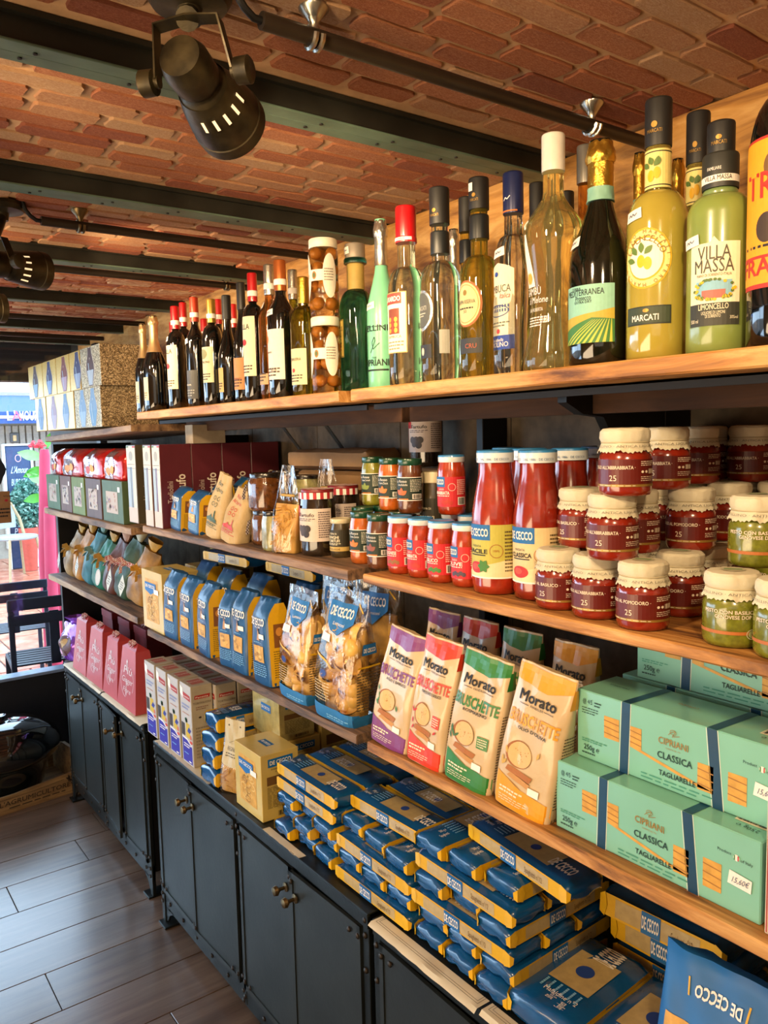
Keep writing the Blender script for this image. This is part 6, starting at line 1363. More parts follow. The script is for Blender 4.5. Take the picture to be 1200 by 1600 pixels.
# ---- left end of the cabinet top: tall cartons
GREYC = M('#a79c88', .5, 0, coat=.15, var=.06)
def tall_carton(label, P, w, d, h):
    t = carton('tall_pasta_carton', label, P, w, d, h, GREYC, R(0)*0-90 if False else -90, 'tall narrow pasta cartons')
    s = fs(t, d); V = INK('#2a1f96'); RD = INK('#a82a26')
    s.rect(-w*.47, h*.005, w*.47, h*.995, INK('#b8b4b0'), 0, 'front_print')
    s.poly([(-w*.42, h*.02), (w*.40, h*.02), (w*.40, h*.24), (0, h*.30), (-w*.42, h*.31)], V, 1, 'front_print'); s.poly([(-w*.42, h*.31), (0, h*.30), (w*.40, h*.24), (w*.40, h*.255), (0, h*.32), (-w*.42, h*.325)], WHITE, 1, 'front_print')
    s.micro(-w*.3, h*.20, w*.3, h*.26, 2, WHITE); s.micro(-w*.3, h*.12, w*.1, h*.14, 1, LB); s.rect(w*.1, h*.035, w*.3, h*.05, WHITE, 2, 'lettering')
    s.rect(-w*.45, h*.34, -w*.15, h*.50, INK('#3a2c22'), 1, 'picture'); s.poly([(-w*.1, h*.34), (w*.3, h*.33), (w*.25, h*.52), (-w*.05, h*.52)], INK('#c9a82c'), 1, 'picture'); s.poly([(w*.05, h*.42), (w*.25, h*.40), (w*.4, h*.45), (w*.2, h*.48)], INK('#2f3a8a'), 2, 'picture')
    s.ell(w*.35, h*.30, w*.12, h*.02, INK('#c84a3a'), 2, 'picture'); s.ell(w*.33, h*.36, w*.08, h*.03, INK('#c86a5a'), 2, 'picture'); s.leaf(-w*.05, h*.52, h*.07, w*.12, 1.2, INK('#2f5a38'), 2); s.leaf(w*.05, h*.53, h*.05, w*.1, 2.2, INK('#3f6a3a'), 2)
    s.micro(-w*.35, h*.68, w*.35, h*.76, 2, INK('#8a94b8'), t=.6); s.micro(-w*.3, h*.62, w*.3, h*.65, 1, INK('#b5806a')); s.poly([(-w*.32, h*.83), (w*.42, h*.81), (w*.40, h*.88), (-w*.30, h*.90)], RD, 2, 'brand_sign'); s.text('Panetta', w*.05, h*.84, h*.025, WHITE, 4, w=w*.6); s.poly([(-w*.45, h*.86), (-w*.2, h*.82), (-w*.2, h*.94), (-w*.45, h*.97)], WHITE, 3, 'price_tag'); s.done()
    s = ss(t, w); s.poly([(-d*.36, h*.84), (d*.36, h*.84), (d*.40, h*.885), (-d*.34, h*.885)], RD, 1, 'brand_sign'); s.text('Panetta', 0, h*.85, h*.022, WHITE, 3, w=d*.6); s.text('TORTIGLIONI', 0, h*.775, h*.026, INK('#5a4c40'), 2, w=d*.85); s.micro(-d*.3, h*.70, d*.3, h*.75, 2, INK('#8a6a5a')); s.micro(-d*.35, h*.1, d*.35, h*.5, 10, INK('#8a7c6a')); s.ell(-d*.12, h*.61, d*.07, h*.012, INK('#3a2c22'), 1, 'emblem'); s.done()
    s = ts(t, h); s.rect(-w*.3, -d*.3, w*.25, d*.3, INK('#a2564a'), 0, 'top_print'); s.text('Panetta', 0, -.003, .006, WHITE, 2, w=w*.5, ang=PI/2); s.done()
    return t
TCH = .193; ylist = []
for i, (a, b) in enumerate([(231, 247), (249, 265), (267, 284), (286, 304)]):
    P, w = span(a, b, .694, ZC, .052); ylist.append((P.y, w))
for r_ in range(3):
    for i, (y, w) in enumerate(ylist):
        tall_carton('narrow pasta carton with violet lower band, %s from the left, %s row' % (ordp[i], ['front', 'second', 'back'][r_]), Vector((.694+.026+r_*.056, y-(.004 if r_ else 0)*i, ZC+.0012)), w*.97, .052, TCH-(0, .004, .006)[r_])
# stack of four short packs
ys_ = y_at(347, .72, ZC+.05)
for k in range(4):
    put_pack(2, 'short thick blue pack with yellow side, %s in the stack of four' % ['lowest', 'second', 'third', 'topmost'][k], (.693+.05+k*.004+(.006 if k == 3 else 0), ys_+.002*k, ZC+.0012+k*.0385), R([2, -2, 3, -3][k]), (0, 0), (.58, 1.22, 1.40))
# header-topped clear bag
def header_bag(label, P, w, h, d, rz, tilt, seed, pm=PASTAD, hd='#c9bf9f', group='clear bags with paper headers', tie=False):
    t = thing('pasta_bag', label, 'bag', P, R(rz), group, tilt)
    B = Bag(w, d, h, seed, top=.62, belly=1.1, wr=.0016, n0=4, topw=.8 if not tie else .45, depth_top=.06); B.mesh(20, 18).build('clear_film', SHINE, t, smooth=60)
    C = Bag(w*.9, d*.8, h*.55, seed, top=.97, belly=1.1, wr=.002, n0=4); c = C.mesh(18, 12).build('pasta_fill', pm, t, smooth=30); c['kind'] = 'stuff'; c.location.z = .002
    rg = random.Random(seed); me = twist_mesh()
    for k in range(34):
        z = h*(.05+.50*k/34); x = rg.uniform(-.38, .38)*w
        o = bpy.data.objects.new('pasta_piece', me); COL.objects.link(o); o.parent = t; o.location = (x, B.front(x, z)+.004, z); o.rotation_euler = (rg.uniform(-.3, .3), rg.uniform(-1.5, 1.5), rg.uniform(-.3, .3)); o.scale = (.55,)*3 if w < .08 else (.8,)*3
    if hd:
        s = B.sheet(t); c = INK(hd); s.rect(-w*.40, h*.42, w*.40, h*.985, c, 1, 'paper_header'); s.ell(0, h*.42, w*.40, h*.05, c, 1, 'paper_header'); s.text('REGINETTE', 0, h*.56, h*.05, INK('#4a4436'), 3, w=w*.5); s.line([(-w*.2, h*.66), (0, h*.70), (w*.15, h*.65)], .0008, INK('#6a6450'), 3); s.micro(-w*.28, h*.48, w*.28, h*.54, 2, INK('#6a6450'), 3); s.ell(-w*.22, h*.90, w*.035, h*.012, INK('#5a5240'), 3, 'hole'); s.ell(w*.22, h*.90, w*.035, h*.012, INK('#5a5240'), 3, 'hole'); s.done()
    if tie: MB().tube([(w*.23*math.cos(a*PI/8), d*.10*math.sin(a*PI/8), h*.66) for a in range(17)], .0022, 6).build('raffia_tie', M('#b59a5c', .8), t)
    return t
_TW = []
def twist_mesh():
    if not _TW:
        mb = MB(); mb.grid(lambda u, v: ((u-.5)*.026, .004*(v-.5)*2*math.cos(u*14), .004*(v-.5)*2*math.sin(u*14)), 22, 2); _TW.append(mb.mesh(SHELL, smooth=60, recalc=False))
    return _TW[0]
header_bag('clear bag of ribbon pasta with a folded cream paper header, beside the egg carton', Vector((.715, y_at(366, .715, ZC), ZC+.001)), .062, .168, .034, -60, (R(3), R(6)), 5)
for i, (px_, X) in enumerate([(356, .87), (392, .93), (424, .95)]): header_bag(['paper-headed clear bag behind the stack of short packs, leftmost of three', 'paper-headed clear bag in the shade behind, middle of three', 'paper-headed clear bag in the shade behind, rightmost of three'][i], Vector((X+.02, y_at(px_, X, ZC+.15), ZC+.001)), .06, .160, .03, -45, (R(0), R(4)), 15+i)
# egg pasta cartons on the cabinet
P, w = span(370, 411, .694, ZC, .085); egg_carton('yellow egg pasta carton with window and blue sign, standing at the front of the cabinet', P+Vector((0, 0, .001)), w, .085, .136)
P = Vector((.83, y_at(425, .79, ZC+.1), ZC+.001)); egg_carton('yellow egg pasta carton behind the front one, bottom of a stacked pair', P, .13, .085, .120, -90, None, False)
egg_carton('foil-wrapped egg pasta carton leaning on the stacked pair, its front catching light', P+Vector((-.01, 0, .1215)), .12, .085, .085, -90, EGGF, False)
P = Vector((.92, y_at(505, .90, ZC+.1), ZC+.001)); egg_carton('yellow egg pasta carton at the back beside the top long packs', P+Vector((0, .03, 0)), .12, .085, .17, -90, None, False)

# ---- middle bay, second shelf: tall pasta boxes, rice bags, clear bags
def truffle_box(label, P, w, d, h, col, l1, l2):
    t = carton('truffle_pasta_box', label, P, w, d, h, M(col, .45, 0, coat=.2, var=.06), -90, 'tall boxed truffle pastas')
    s = fs(t, d); s.rect(-w*.48, h*.72, w*.48, h*.985, INK('#cfc8b8'), 0, 'front_label'); s.rect(-w*.48, .002, w*.48, h*.20, INK('#c8b5a8'), 0, 'front_label'); s.rect(-w*.46, h*.20, -w*.1, h*.72, INK('#9fb0bf'), 0, 'side_window'); s.rect(w*.1, h*.20, w*.46, h*.72, INK('#cfc8b8'), 0, 'front_label')
    for q in (.62, .67): s.rect(-w*.4, h*(q+.08), w*.4, h*(q+.085), BLACK, 1, 'label_line')
    s.ell(0, h*.86, w*.22, h*.06, INK('#9a9a92'), 1, 'crest'); s.rect(-w*.48, h*.965, -w*.2, h*.985, INK('#5a7a4a'), 1, 'flag'); s.rect(w*.2, h*.965, w*.48, h*.985, INK('#b33a3a'), 1, 'flag'); s.done()
    s = ss(t, w); TX = INK('#c9b5a8'); s.text(l1, -d*.12, h*.43, d*.19, TX, 1, w=h*.26, ang=PI/2); s.text(l2, d*.28, h*.40, d*.30, INK('#e8dcc8'), 1, w=h*.48, ang=PI/2, bold=.02); s.done()
    return t
P, w = span(203, 217, .69, Z2, .078); truffle_box('olive pasta box lettered Linguine, at the far left of the second middle shelf', P, w, .078, .200, '#4a4230', 'Linguine', 'Nero di Seppia')
P, w2 = span(229, 241, .69, Z2, .078); truffle_box('brown-red pasta box standing between the olive and the maroon one', P, w2, .078, .200, '#5c3a2c', 'Linguine', 'Nero di Seppia')
P, w3 = span(243, 255, .69, Z2, .078)
for k in range(4): truffle_box(['maroon pasta box lettered Tagliolini al Tartufo, at the shelf edge', 'maroon pasta box second from the shelf edge', 'maroon pasta box third from the shelf edge, half shaded', 'maroon pasta box by the wall in the dark'][k], P+Vector((k*.0795, 0, 0)), w3, .078, .200, '#5a1c26', 'Tagliolini', 'al Tartufo')
carton('cardboard_box', 'small pale cardboard box lying on the maroon pasta boxes', P+Vector((.085, -.01, .2005)), .045, .085, .045, M('#a0917a', .8), -90)
for i, (a, b, X, h, lb) in enumerate([(262, 284, .70, .100, 'small blue pasta bag in front of the maroon boxes, left one'), (289, 312, .70, .095, 'small blue pasta bag with yellow gusset beside the rice bags'), (324, 342, .80, .11, 'small blue pasta bag behind the front two'), (358, 374, .86, .115, 'small blue pasta bag tucked behind the rice bags')]):
    P, w = span(a, b, X, Z2, .045); blue_bag(lb, P, max(.048, w*.85), h, .045, -94, (R(-3), R(4)), 81+i, price=False)
LINEN = M('#b9a075', .85, var=.08, vs=25, bmp=.5, bs=160, coat=0)
def rice_bag(label, P, w, h, d, rz, tilt, seed, ink):
    t = thing('rice_bag', label, 'bag', P, R(rz), 'linen rice bags', tilt)
    B = Bag(w, d, h, seed, top=.96, belly=1.15, wr=.0022, n0=3.6, topw=.80, depth_top=.20, boxy=.3); B.mesh(22, 20).build('linen_bag', LINEN, t, smooth=60)
    MB().tube([(-w*.16, 0, h*.995), (0, -.003, h*1.0), (w*.16, 0, h*.995)], .0022, 6).build('drawstring', M('#8f7a50', .9), t)
    s = B.sheet(t, .005); k = INK(ink); s.text('Riso', 0, h*.82, h*.07, k, 2, w=w*.3, shear=.2); s.text('Arborio', 0, h*.72, h*.07, k, 2, w=w*.55, shear=.2)
    for x, z in ((-.08, .62), (.1, .62), (-.08, .53), (.1, .53)): s.ring(w*x, h*z, w*.07, h*.035, .0012, k, 2, 'emblem', n=8)
    s.micro(-w*.3, h*.19, w*.3, h*.24, 2, k, 2, t=.6); s.line([(-w*.35, h*.26), (w*.35, h*.26)], .001, k); s.line([(-w*.35, h*.17), (w*.35, h*.17)], .001, k)
    s.poly([(-w*.3, h*.27), (w*.3, h*.27), (w*.3, h*.31), (w*.22, h*.33), (w*.2, h*.45), (w*.17, h*.45), (w*.15, h*.33), (w*.02, h*.34), (-w*.02, h*.38), (-w*.08, h*.34), (-w*.3, h*.30)], k, 2, 'picture'); s.done()
    return t
P, w = span(312, 344, .70, Z2, .035); rice_bag('linen rice bag with green print reading Riso Arborio', P, .068, .140, .036, -88, (R(-5), R(13)), 3, '#3a5236')
P, w = span(335, 373, .69, Z2, .035); rice_bag('linen rice bag with red print, leaning against the green printed one', P, .068, .112, .040, -86, (R(-8), R(14)), 4, '#c23a22')
header_bag('tied clear bag of twisted pasta with a narrow label beside the truffle jar', stand(449, 866, Z2, .02), .058, .160, .036, -66, (0, R(3)), 8, hd=None, tie=True)
header_bag('tied clear bag of pasta behind the front truffle jar', Vector((.85, y_at(512, .85, 1.1), Z2)), .06, .165, .034, -66, (0, 0), 9, hd=None, tie=True)
KR = M('#8a6a45', .8, var=.15, vs=20, bmp=.5, bs=70)
for k in range(4):
    t = thing('kraft_bag', ['kraft paper bag lying at the bottom of the stack at the back of the shelf', 'kraft paper bag second from the bottom of the back stack', 'kraft paper bag second from the top of the back stack', 'kraft paper bag on top of the stack under the top shelf'][k], 'bag', (.955, 1.42+.01*k, Z2+k*.0465), R(-90+k*3), 'kraft paper bags stacked at the back')
    pack_body(.26, .10, .044, 90+k).build('bag_body', KR, t, smooth=60)
# packs resting on the second rank of blue bags
put_pack(0, 'blue pasta pack lying on the second rank of blue bags, left', (.845, y_at(365, .84, Z3+.18), Z3+.1725), R(-85)); put_pack(1, 'blue pasta pack lying on the second rank of blue bags, in shadow on the right', (.87, y_at(470, .87, Z3+.18), Z3+.1725), R(-90))

# ================================================================== LEFT BAY
# glitter boxes with bottle-shaped windows
m_, nt, b_ = nmat('glitter_card'); v = coords(nt); vo = nt.nodes.new('ShaderNodeTexVoronoi'); vo.inputs['Scale'].default_value = 380; nt.links.new(v, vo.inputs['Vector'])
nt.links.new(ramp(nt, vo.outputs['Color'], [(0.2, '#6a5c48'), (0.5, '#a8946e'), (0.8, '#f0e2bc')]), b_.inputs['Base Color']); b_.inputs['Metallic'].default_value = .55; b_.inputs['Roughness'].default_value = .45; bump(nt, b_, vo.outputs['Distance'], .6); GLIT = m_
GOLDC = M('#d9b65c', .4, .35, var=.2, vs=200)
def glitter_box(label, pl, pr_, z, h, wins, mat, X=.722, d=.17):
    P, w = span(pl, pr_, X, z+.06, d); P.z = z; t = carton('bottle_gift_box', label, P, w*.985, d, h, mat, -90, 'glitter gift boxes with bottle windows')
    s = fs(t, d, .1); w *= .985
    for u0, c1, c2 in wins:
        u = (u0-.5)*w; q = .040
        pts = [(u-q*.45, h*.03), (u+q*.45, h*.03), (u+q*.95, h*.40), (u+q*.9, h*.55), (u+q*.45, h*.82), (u+q*.40, h*.97), (u-q*.40, h*.97), (u-q*.45, h*.82), (u-q*.9, h*.55), (u-q*.95, h*.40)]
        s.poly([(x*1.0+(x-u)*.12, z_) for x, z_ in pts], INK('#d8d0c0'), 0, 'window_rim'); s.poly(pts, INK(c1), 1, 'bottle_window'); s.poly([(u-q*.42, h*.05), (u+q*.42, h*.05), (u+q*.8, h*.42), (u-q*.8, h*.42)], INK(c2), 2, 'bottle_window'); s.poly([(u-q*.18, h*.1), (u-q*.05, h*.1), (u-q*.3, h*.6), (u-q*.45, h*.6)], INK('#a9c4d8'), 3, 'bottle_window'); s.text('P', u, h*.66, .008, WHITE, 4)
    s.done(); return t
zb = lambda px_: 1.293+(1.272-1.293)*((y_at(px_, .722, 1.28)-2.09)/.89)
ZG = 1.2935; HG = .118
BR, VI, BL = '#4a2a24', '#2e2c5e', '#6f93b8'
for (a, b, wn, m2, lb) in ((117, 158, [(.32, BL, '#8fb0cc'), (.72, BL, '#5f8fb8')], GLIT, 'glitter gift box in the lower row, nearest, with two bottle windows'), (73, 116, [(.28, '#a58ea0', '#b8a5b5'), (.72, BL, '#8fa8c8')], GOLDC, 'gold gift box in the lower row, middle, with two bottle windows'), (56, 72, [(.5, BL, '#5f80a8')], GOLDC, 'narrow gold gift box at the window end of the lower row')):
    glitter_box(lb, a, b, ZG, HG, wn, m2)
for (a, b, wn, m2, lb) in ((126, 157, [(.5, BR, '#a8b8c8')], GLIT, 'glitter gift box nearest in the upper row, dark bottle window'), (109, 125, [(.75, VI, '#8fa0c0')], GOLDC, 'gold gift box second in the upper row with violet bottle window'), (88, 108.5, [(.6, '#7a3a2c', '#b59ab0')], GOLDC, 'gold gift box third in the upper row with russet bottle window'), (67, 87.5, [(.5, VI, '#7f9fd0')], GOLDC, 'gold gift box fourth in the upper row with violet bottle window'), (45, 66.5, [(.5, BR, '#8fb5d0')], GOLDC, 'gold gift box at the window end of the upper row')):
    glitter_box(lb, a, b, ZG+HG+.0005, HG, wn, m2)
c = MB().rbox(-.03, -.001, 0, .03, .001, .085, .0005).build('black_card', M('#14120f', .7)); tag(c, 'black price card propped between the glitter boxes and the sparkling wine', 'card'); c.location = (.80, 2.04, 1.355); c.rotation_euler = (0, R(-14), 0)
c.location = (.79, 2.055, Z1+.001); c.scale = (1, 1, 1.3)
# small keepsake boxes and red foil bags
cols = ['#4f6a4a', '#6a4c42', '#6a7a34', '#5c4640', '#4c6244']
edges = [(75, 95), (96, 113), (114, 134), (136, 160), (162, 194)]
ZS2 = 1.0225
for i, (a, b) in enumerate(edges):
    P, w = span(a, b, .71, ZS2, .13); h = .118
    t = carton('keepsake_box', ['green split-lid box, nearest the window in the row of five', 'brown box second from the window with a picture label', 'olive box in the middle of the row of five', 'brown box fourth from the window', 'dark green box nearest the viewer, its side in shade'][i], P, w*.98, .13, h, M(cols[i], .6, var=.08), -90, 'row of five small keepsake boxes')
    s = fs(t, .13, .1); s.rect(-.0006, 0, .0006, h, BLACK, 0, 'lid_joint'); s.rect(-w*.3, h*.22, w*.26, h*.74, INK('#b8a592'), 1, 'picture_label'); rg = random.Random(i)
    for k in range(24): x, z_ = rg.uniform(-.26, .2)*w, rg.uniform(.26, .70)*h; s.leaf(x, z_, .012, .0035, rg.uniform(0, 3), INK(rg.choice(['#8a6a7a', '#7a7a5a', '#a5705a', '#6a6a78'])), 2)
    s.rect(w*.28, h*.74, w*.38, h*.86, WHITE, 1, 'price_tag'); s.done()
FOILR = M('#b81a16', .2, .35, coat=.8, var=.3, vs=40, bmp=.8, bs=50); FOILS = M('#c8b8c4', .15, .8, var=.3, vs=50, bmp=.9, bs=60)
for i, (a, b) in enumerate([(79, 94), (95, 126), (128, 158), (160, 190)]):
    P, w = span(a, b, .715, ZS2+.118, .11); P.z = ZS2+.1185
    t = thing('sweet_bag', ['red foil sweet bag on the keepsake boxes, nearest the window', 'red foil sweet bag second from the window with orange picture', 'red foil sweet bag third from the window', 'red foil sweet bag nearest the viewer on the keepsake boxes'][i], 'bag', P, R(-90), 'red foil bags on the keepsake boxes')
    B = Bag(w, .11, .088, 100+i, top=1.1, belly=1.03, wr=.002, n0=6, boxy=.7); B.mesh(18, 12).build('foil_bag', FOILR, t, smooth=50)
    s = B.sheet(t); s.poly([(-w*.48, .004), (w*.10, .004), (w*.2, .045), (w*.12, .08), (-w*.40, .08)], FOILS, 0, 'foil_front'); s.ell(-w*.1, .025, w*.12, .012, INK('#c8402c' if i % 2 == 0 else '#e8902c'), 1, 'picture'); s.ell(w*.1, .03, w*.1, .012, INK('#e8a53c'), 1, 'picture'); s.done()
# ribboned gift parcels
def ribbon_bow(t, c, k, mat, up=(0, 0, 1)):
    mb = MB()
    for sg in (-1, 1):
        mb.ribbon([(c[0], c[1], c[2]), (c[0]+sg*k*.5, c[1]-k*.25, c[2]+k*.35), (c[0]+sg*k, c[1]-k*.2, c[2]+k*.1), (c[0]+sg*k*.6, c[1]-k*.3, c[2]-k*.25), (c[0], c[1]-k*.05, c[2])], (0, 1, .3), k*.5, .0006)
        mb.ribbon([(c[0], c[1]-.002, c[2]), (c[0]+sg*k*.4, c[1]-k*.4, c[2]-k*.4), (c[0]+sg*k*.7, c[1]-k*.5, c[2]-k*1.0)], (0, 1, .3), k*.35, .0006)
    mb.build('bow', mat, t, smooth=60)
GS = [(82, 100, '#8a6c3c', '#b08c40', 'gold-and-silver wrapped parcel nearest the window', .105), (98, 112, '#a06c20', '#b88c40', 'amber cellophane parcel second from the window', .11), (106, 124, '#1c5f68', '#6f9088', 'blue-green parcel with a white diamond tag', .10), (118, 140, '#04604c', '#b89048', 'emerald parcel tied with gold', .125),
      (134, 160, '#4a2214', '#a87858', 'brown parcel with a checked bow and a lace tag', .130), (154, 178, '#24402a', '#a8a080', 'dark green parcel with dotted ribbon', .115), (176, 222, '#8a6428', '#c09038', 'large gold organza parcel nearest the viewer', .125)]
for i, (a, b, c1, c2, lb, h) in enumerate(GS):
    h = .150+.01*(i % 3); w = .090 if i < 6 else .105; P = Vector((.765, 2.862-i*.108-(.01 if i == 6 else 0), .7885+w/2*math.sin(R(19))*.9))
    t = thing('gift_parcel', lb, 'parcel', P, R(-92+i*2), 'ribboned gift parcels on the left third shelf', (R(-4), R(19)))
    B = Bag(w, .085, h, 120+i, top=.97, belly=1.1, wr=.004, n0=3, topw=.75, depth_top=.22); B.mesh(22, 16).build('wrapping', M(c1, .55, .0, coat=.12, var=.45, vs=30, bmp=.7, bs=40), t, smooth=50)
    MB().lathe([(w*.16, h*.93), (w*.10, h*.98), (w*.26, h*1.12), (w*.30, h*1.2)], 16, cap=False, sy=.5, wob=foilwob(i, .08)).build('gathered_top', M(c2, .45, .1, coat=.2, var=.3, bmp=.6), t)
    ribbon_bow(t, (0, B.front(0, h*.62)-.003, h*.62), .026, GINGHAM if i in (4, 5) else M(c2, .35, .2, coat=.3))
    s = B.sheet(t); s.poly([(-w*.48, h*.58), (w*.48, h*.58), (w*.48, h*.66), (-w*.48, h*.66)], GINGHAM if i in (4, 5) else INK(c2), 1, 'ribbon'); s.done()
    s = Sheet(t, flat(-.062), .1); 
    if i == 4: s.ell(-w*.2, h*.22, .017, .026, INK('#cfc6b8'), 0, 'gift_tag'); s.ring(-w*.2, h*.22, .014, .023, .001, INK('#8a8078'), 1, 'gift_tag')
    elif i in (0, 2, 5, 6): s.poly([(-w*.3, h*.45), (-w*.1, h*.28), (-w*.22, h*.02), (-w*.42, h*.18)], INK('#c8ccc0'), 0, 'gift_tag'); s.micro(-w*.34, h*.14, -w*.18, h*.32, 4, INK('#6a6a6a'), 1)
    s.done()
# red tapered gift boxes on the left cabinet
ZL = .491; REDB = M('#a8383a', .5, 0, coat=.15, var=.05)
for i, (a, b) in enumerate([(113, 135), (134, 161), (160, 184), (182, 213)]):
    P, w = span(a, b, .704, ZL, .075); h = .170; P.z = ZL+.002
    t = thing('tapered_gift_box', ['red tapered gift box nearest the window, beside the purple parcel', 'red tapered gift box second from the window', 'red tapered gift box third from the window', 'red tapered gift box nearest the viewer, its dark side showing'][i], 'box', P, R(-90), 'red tapered boxes with white script', (0, R(0)))
    w *= .95; mb = MB(); tw, td = w*.34, .02
    mb.add([(-w*.49, -.0375, 0), (w*.49, -.0375, 0), (w*.49, .0375, 0), (-w*.49, .0375, 0), (-tw, -td, h), (tw, -td, h), (tw, td, h), (-tw, td, h)], [(3, 2, 1, 0), (4, 5, 6, 7), (0, 1, 5, 4), (1, 2, 6, 5), (2, 3, 7, 6), (3, 0, 4, 7)]); mb.build('box_body', REDB, t, smooth=0)
    MB().add([(-tw, -td, h), (tw, -td, h), (tw*.4, 0, h+.016), (-tw*.4, 0, h+.016), (tw, td, h), (-tw, td, h)], [(0, 1, 2, 3), (1, 4, 2), (4, 5, 3, 2), (5, 0, 3)]).build('folded_lid', REDB, t, smooth=0)
    s = Sheet(t, lambda u, v, l: (u, -.0375+(.0375-.02)*v/h-.0008-.0003*l, v), .1); W2 = INK('#d8c4c0')
    s.text('Più', 0, h*.58, h*.13, W2, 1, w=w*.40, shear=.3); s.text('Ginger', 0, h*.43, h*.10, W2, 1, w=w*.55, shear=.3); s.text('Fiore', .0, h*.27, h*.085, W2, 1, w=w*.38, shear=.3); s.text('8', 0, h*.72, h*.08, W2, 1, w=w*.22, ang=PI/2); s.ring(0, h*.46, w*.33, h*.28, .0018, W2, 1, 'lettering', a0=150, a1=260); s.ring(0, h*.46, w*.33, h*.28, .0018, W2, 1, 'lettering', a0=-30, a1=40); s.text('8', 0, h*.34, h*.05, W2, 1, w=w*.3, ang=PI/2); s.done()
    ribbon_bow(t, (0, -.004, h+.014), .022, GINGHAM)
for i, (a, b) in enumerate([(150, 178), (176, 205), (200, 232)]):
    P = Vector((.87, y_at((a+b)/2+8, .84, ZL+.16), ZL+.002)); t = thing('dark_gift_box', ['dark red gift box in the second row, farthest from the viewer', 'dark red gift box in the second row, middle', 'dark red gift box in the second row, nearest the viewer'][i], 'box', P, R(-90), 'dark red boxes behind the tapered ones'); MB().rbox(-.055, -.04, 0, .055, .04, .17, .001).build('box_body', M('#6a1c20', .5), t); MB().rbox(-.057, -.042, .15, .057, .042, .175, .001).build('box_lid', M('#761f24', .5), t); ribbon_bow(t, (0, -.02, .185), .024, GINGHAM)
mat_('white paper mat under the red gift boxes, hanging over the cabinet edge', 2.075, 2.42, .696, .80, ZL-.0003, 6, False); mat_('white paper mat at the window end of the left cabinet', 2.43, 2.84, .696, .80, ZL-.0003, 7, False)
P, w = span(92, 111, .715, ZL, .08); P.y -= .012; t = thing('purple_parcel', 'purple foil parcel at the window end of the left cabinet', 'parcel', P+Vector((0, 0, .002)), R(-90))
B = Bag(w, .09, .125, 140, top=.98, belly=1.2, wr=.006, n0=2.6, topw=.7, depth_top=.4); B.mesh(24, 18).build('foil_wrapping', M('#7a3aa0', .22, .5, coat=.8, var=.4, vs=25, bmp=.8, bs=35), t, smooth=50)
s = B.sheet(t); s.ell(w*.12, .05, w*.3, .035, INK('#5a2c24'), 0, 'picture'); s.ell(w*.15, .06, w*.1, .015, INK('#b5863a'), 1, 'picture'); s.done(); MB().lathe([(.02, .12), (.012, .128), (.03, .145)], 14, cap=False, wob=foilwob(3, .1)).build('gathered_top', M('#9a5ac0', .25, .4, coat=.6, bmp=.5), t)
# ================================================================== SHOP FRONT, CRATE, STREET
SZ = ony(50, 1057, YW).z; lw = MB().box(-1.6, YW, 0, BX, YW+.05, SZ).build('wall_front', M('#15171b', .5, .1, var=.2)); struct(lw)
wf = MB().rbox(-1.6, YW-.01, SZ, BX, YW+.06, SZ+.012, .002).build('window_1', M('#7d8ea5', .4, .2)); struct(wf)
MB().rbox(-1.6, YW, SZ+.012, -1.56, YW+.05, CZ-.035, .001).rbox(BX-.03, YW+.0, SZ+.012, BX, YW+.05, CZ-.035, .001).build('window_frame', M('#15171b', .5), wf)
pg = bpy.data.materials.new('pane_glass'); pg.use_nodes = True; nt = pg.node_tree; nt.nodes.clear()
o_ = nt.nodes.new('ShaderNodeOutputMaterial'); mx = nt.nodes.new('ShaderNodeMixShader'); tr = nt.nodes.new('ShaderNodeBsdfTransparent'); gl = nt.nodes.new('ShaderNodeBsdfGlossy'); gl.inputs['Roughness'].default_value = .01
lwt = nt.nodes.new('ShaderNodeLayerWeight'); lwt.inputs[0].default_value = .3; pw_ = nt.nodes.new('ShaderNodeMath'); pw_.operation = 'POWER'; pw_.inputs[1].default_value = 3; nt.links.new(lwt.outputs['Facing'], pw_.inputs[0]); ml_ = nt.nodes.new('ShaderNodeMath'); ml_.operation = 'MULTIPLY_ADD'; ml_.inputs[1].default_value = .4; ml_.inputs[2].default_value = .04; nt.links.new(pw_.outputs[0], ml_.inputs[0]); nt.links.new(ml_.outputs[0], mx.inputs[0]); nt.links.new(tr.outputs[0], mx.inputs[1]); nt.links.new(gl.outputs[0], mx.inputs[2]); nt.links.new(mx.outputs[0], o_.inputs[0])
MB().box(-1.56, YW+.02, SZ+.012, BX-.03, YW+.026, CZ-.036).build('pane', pg, wf)
LZ = ony(60, 596, 3.75).z
struct(MB().box(-1.7, 3.75, LZ, 1.5, 3.85, CZ+.05).build('trim_1', M('#1c1f24', .6)))
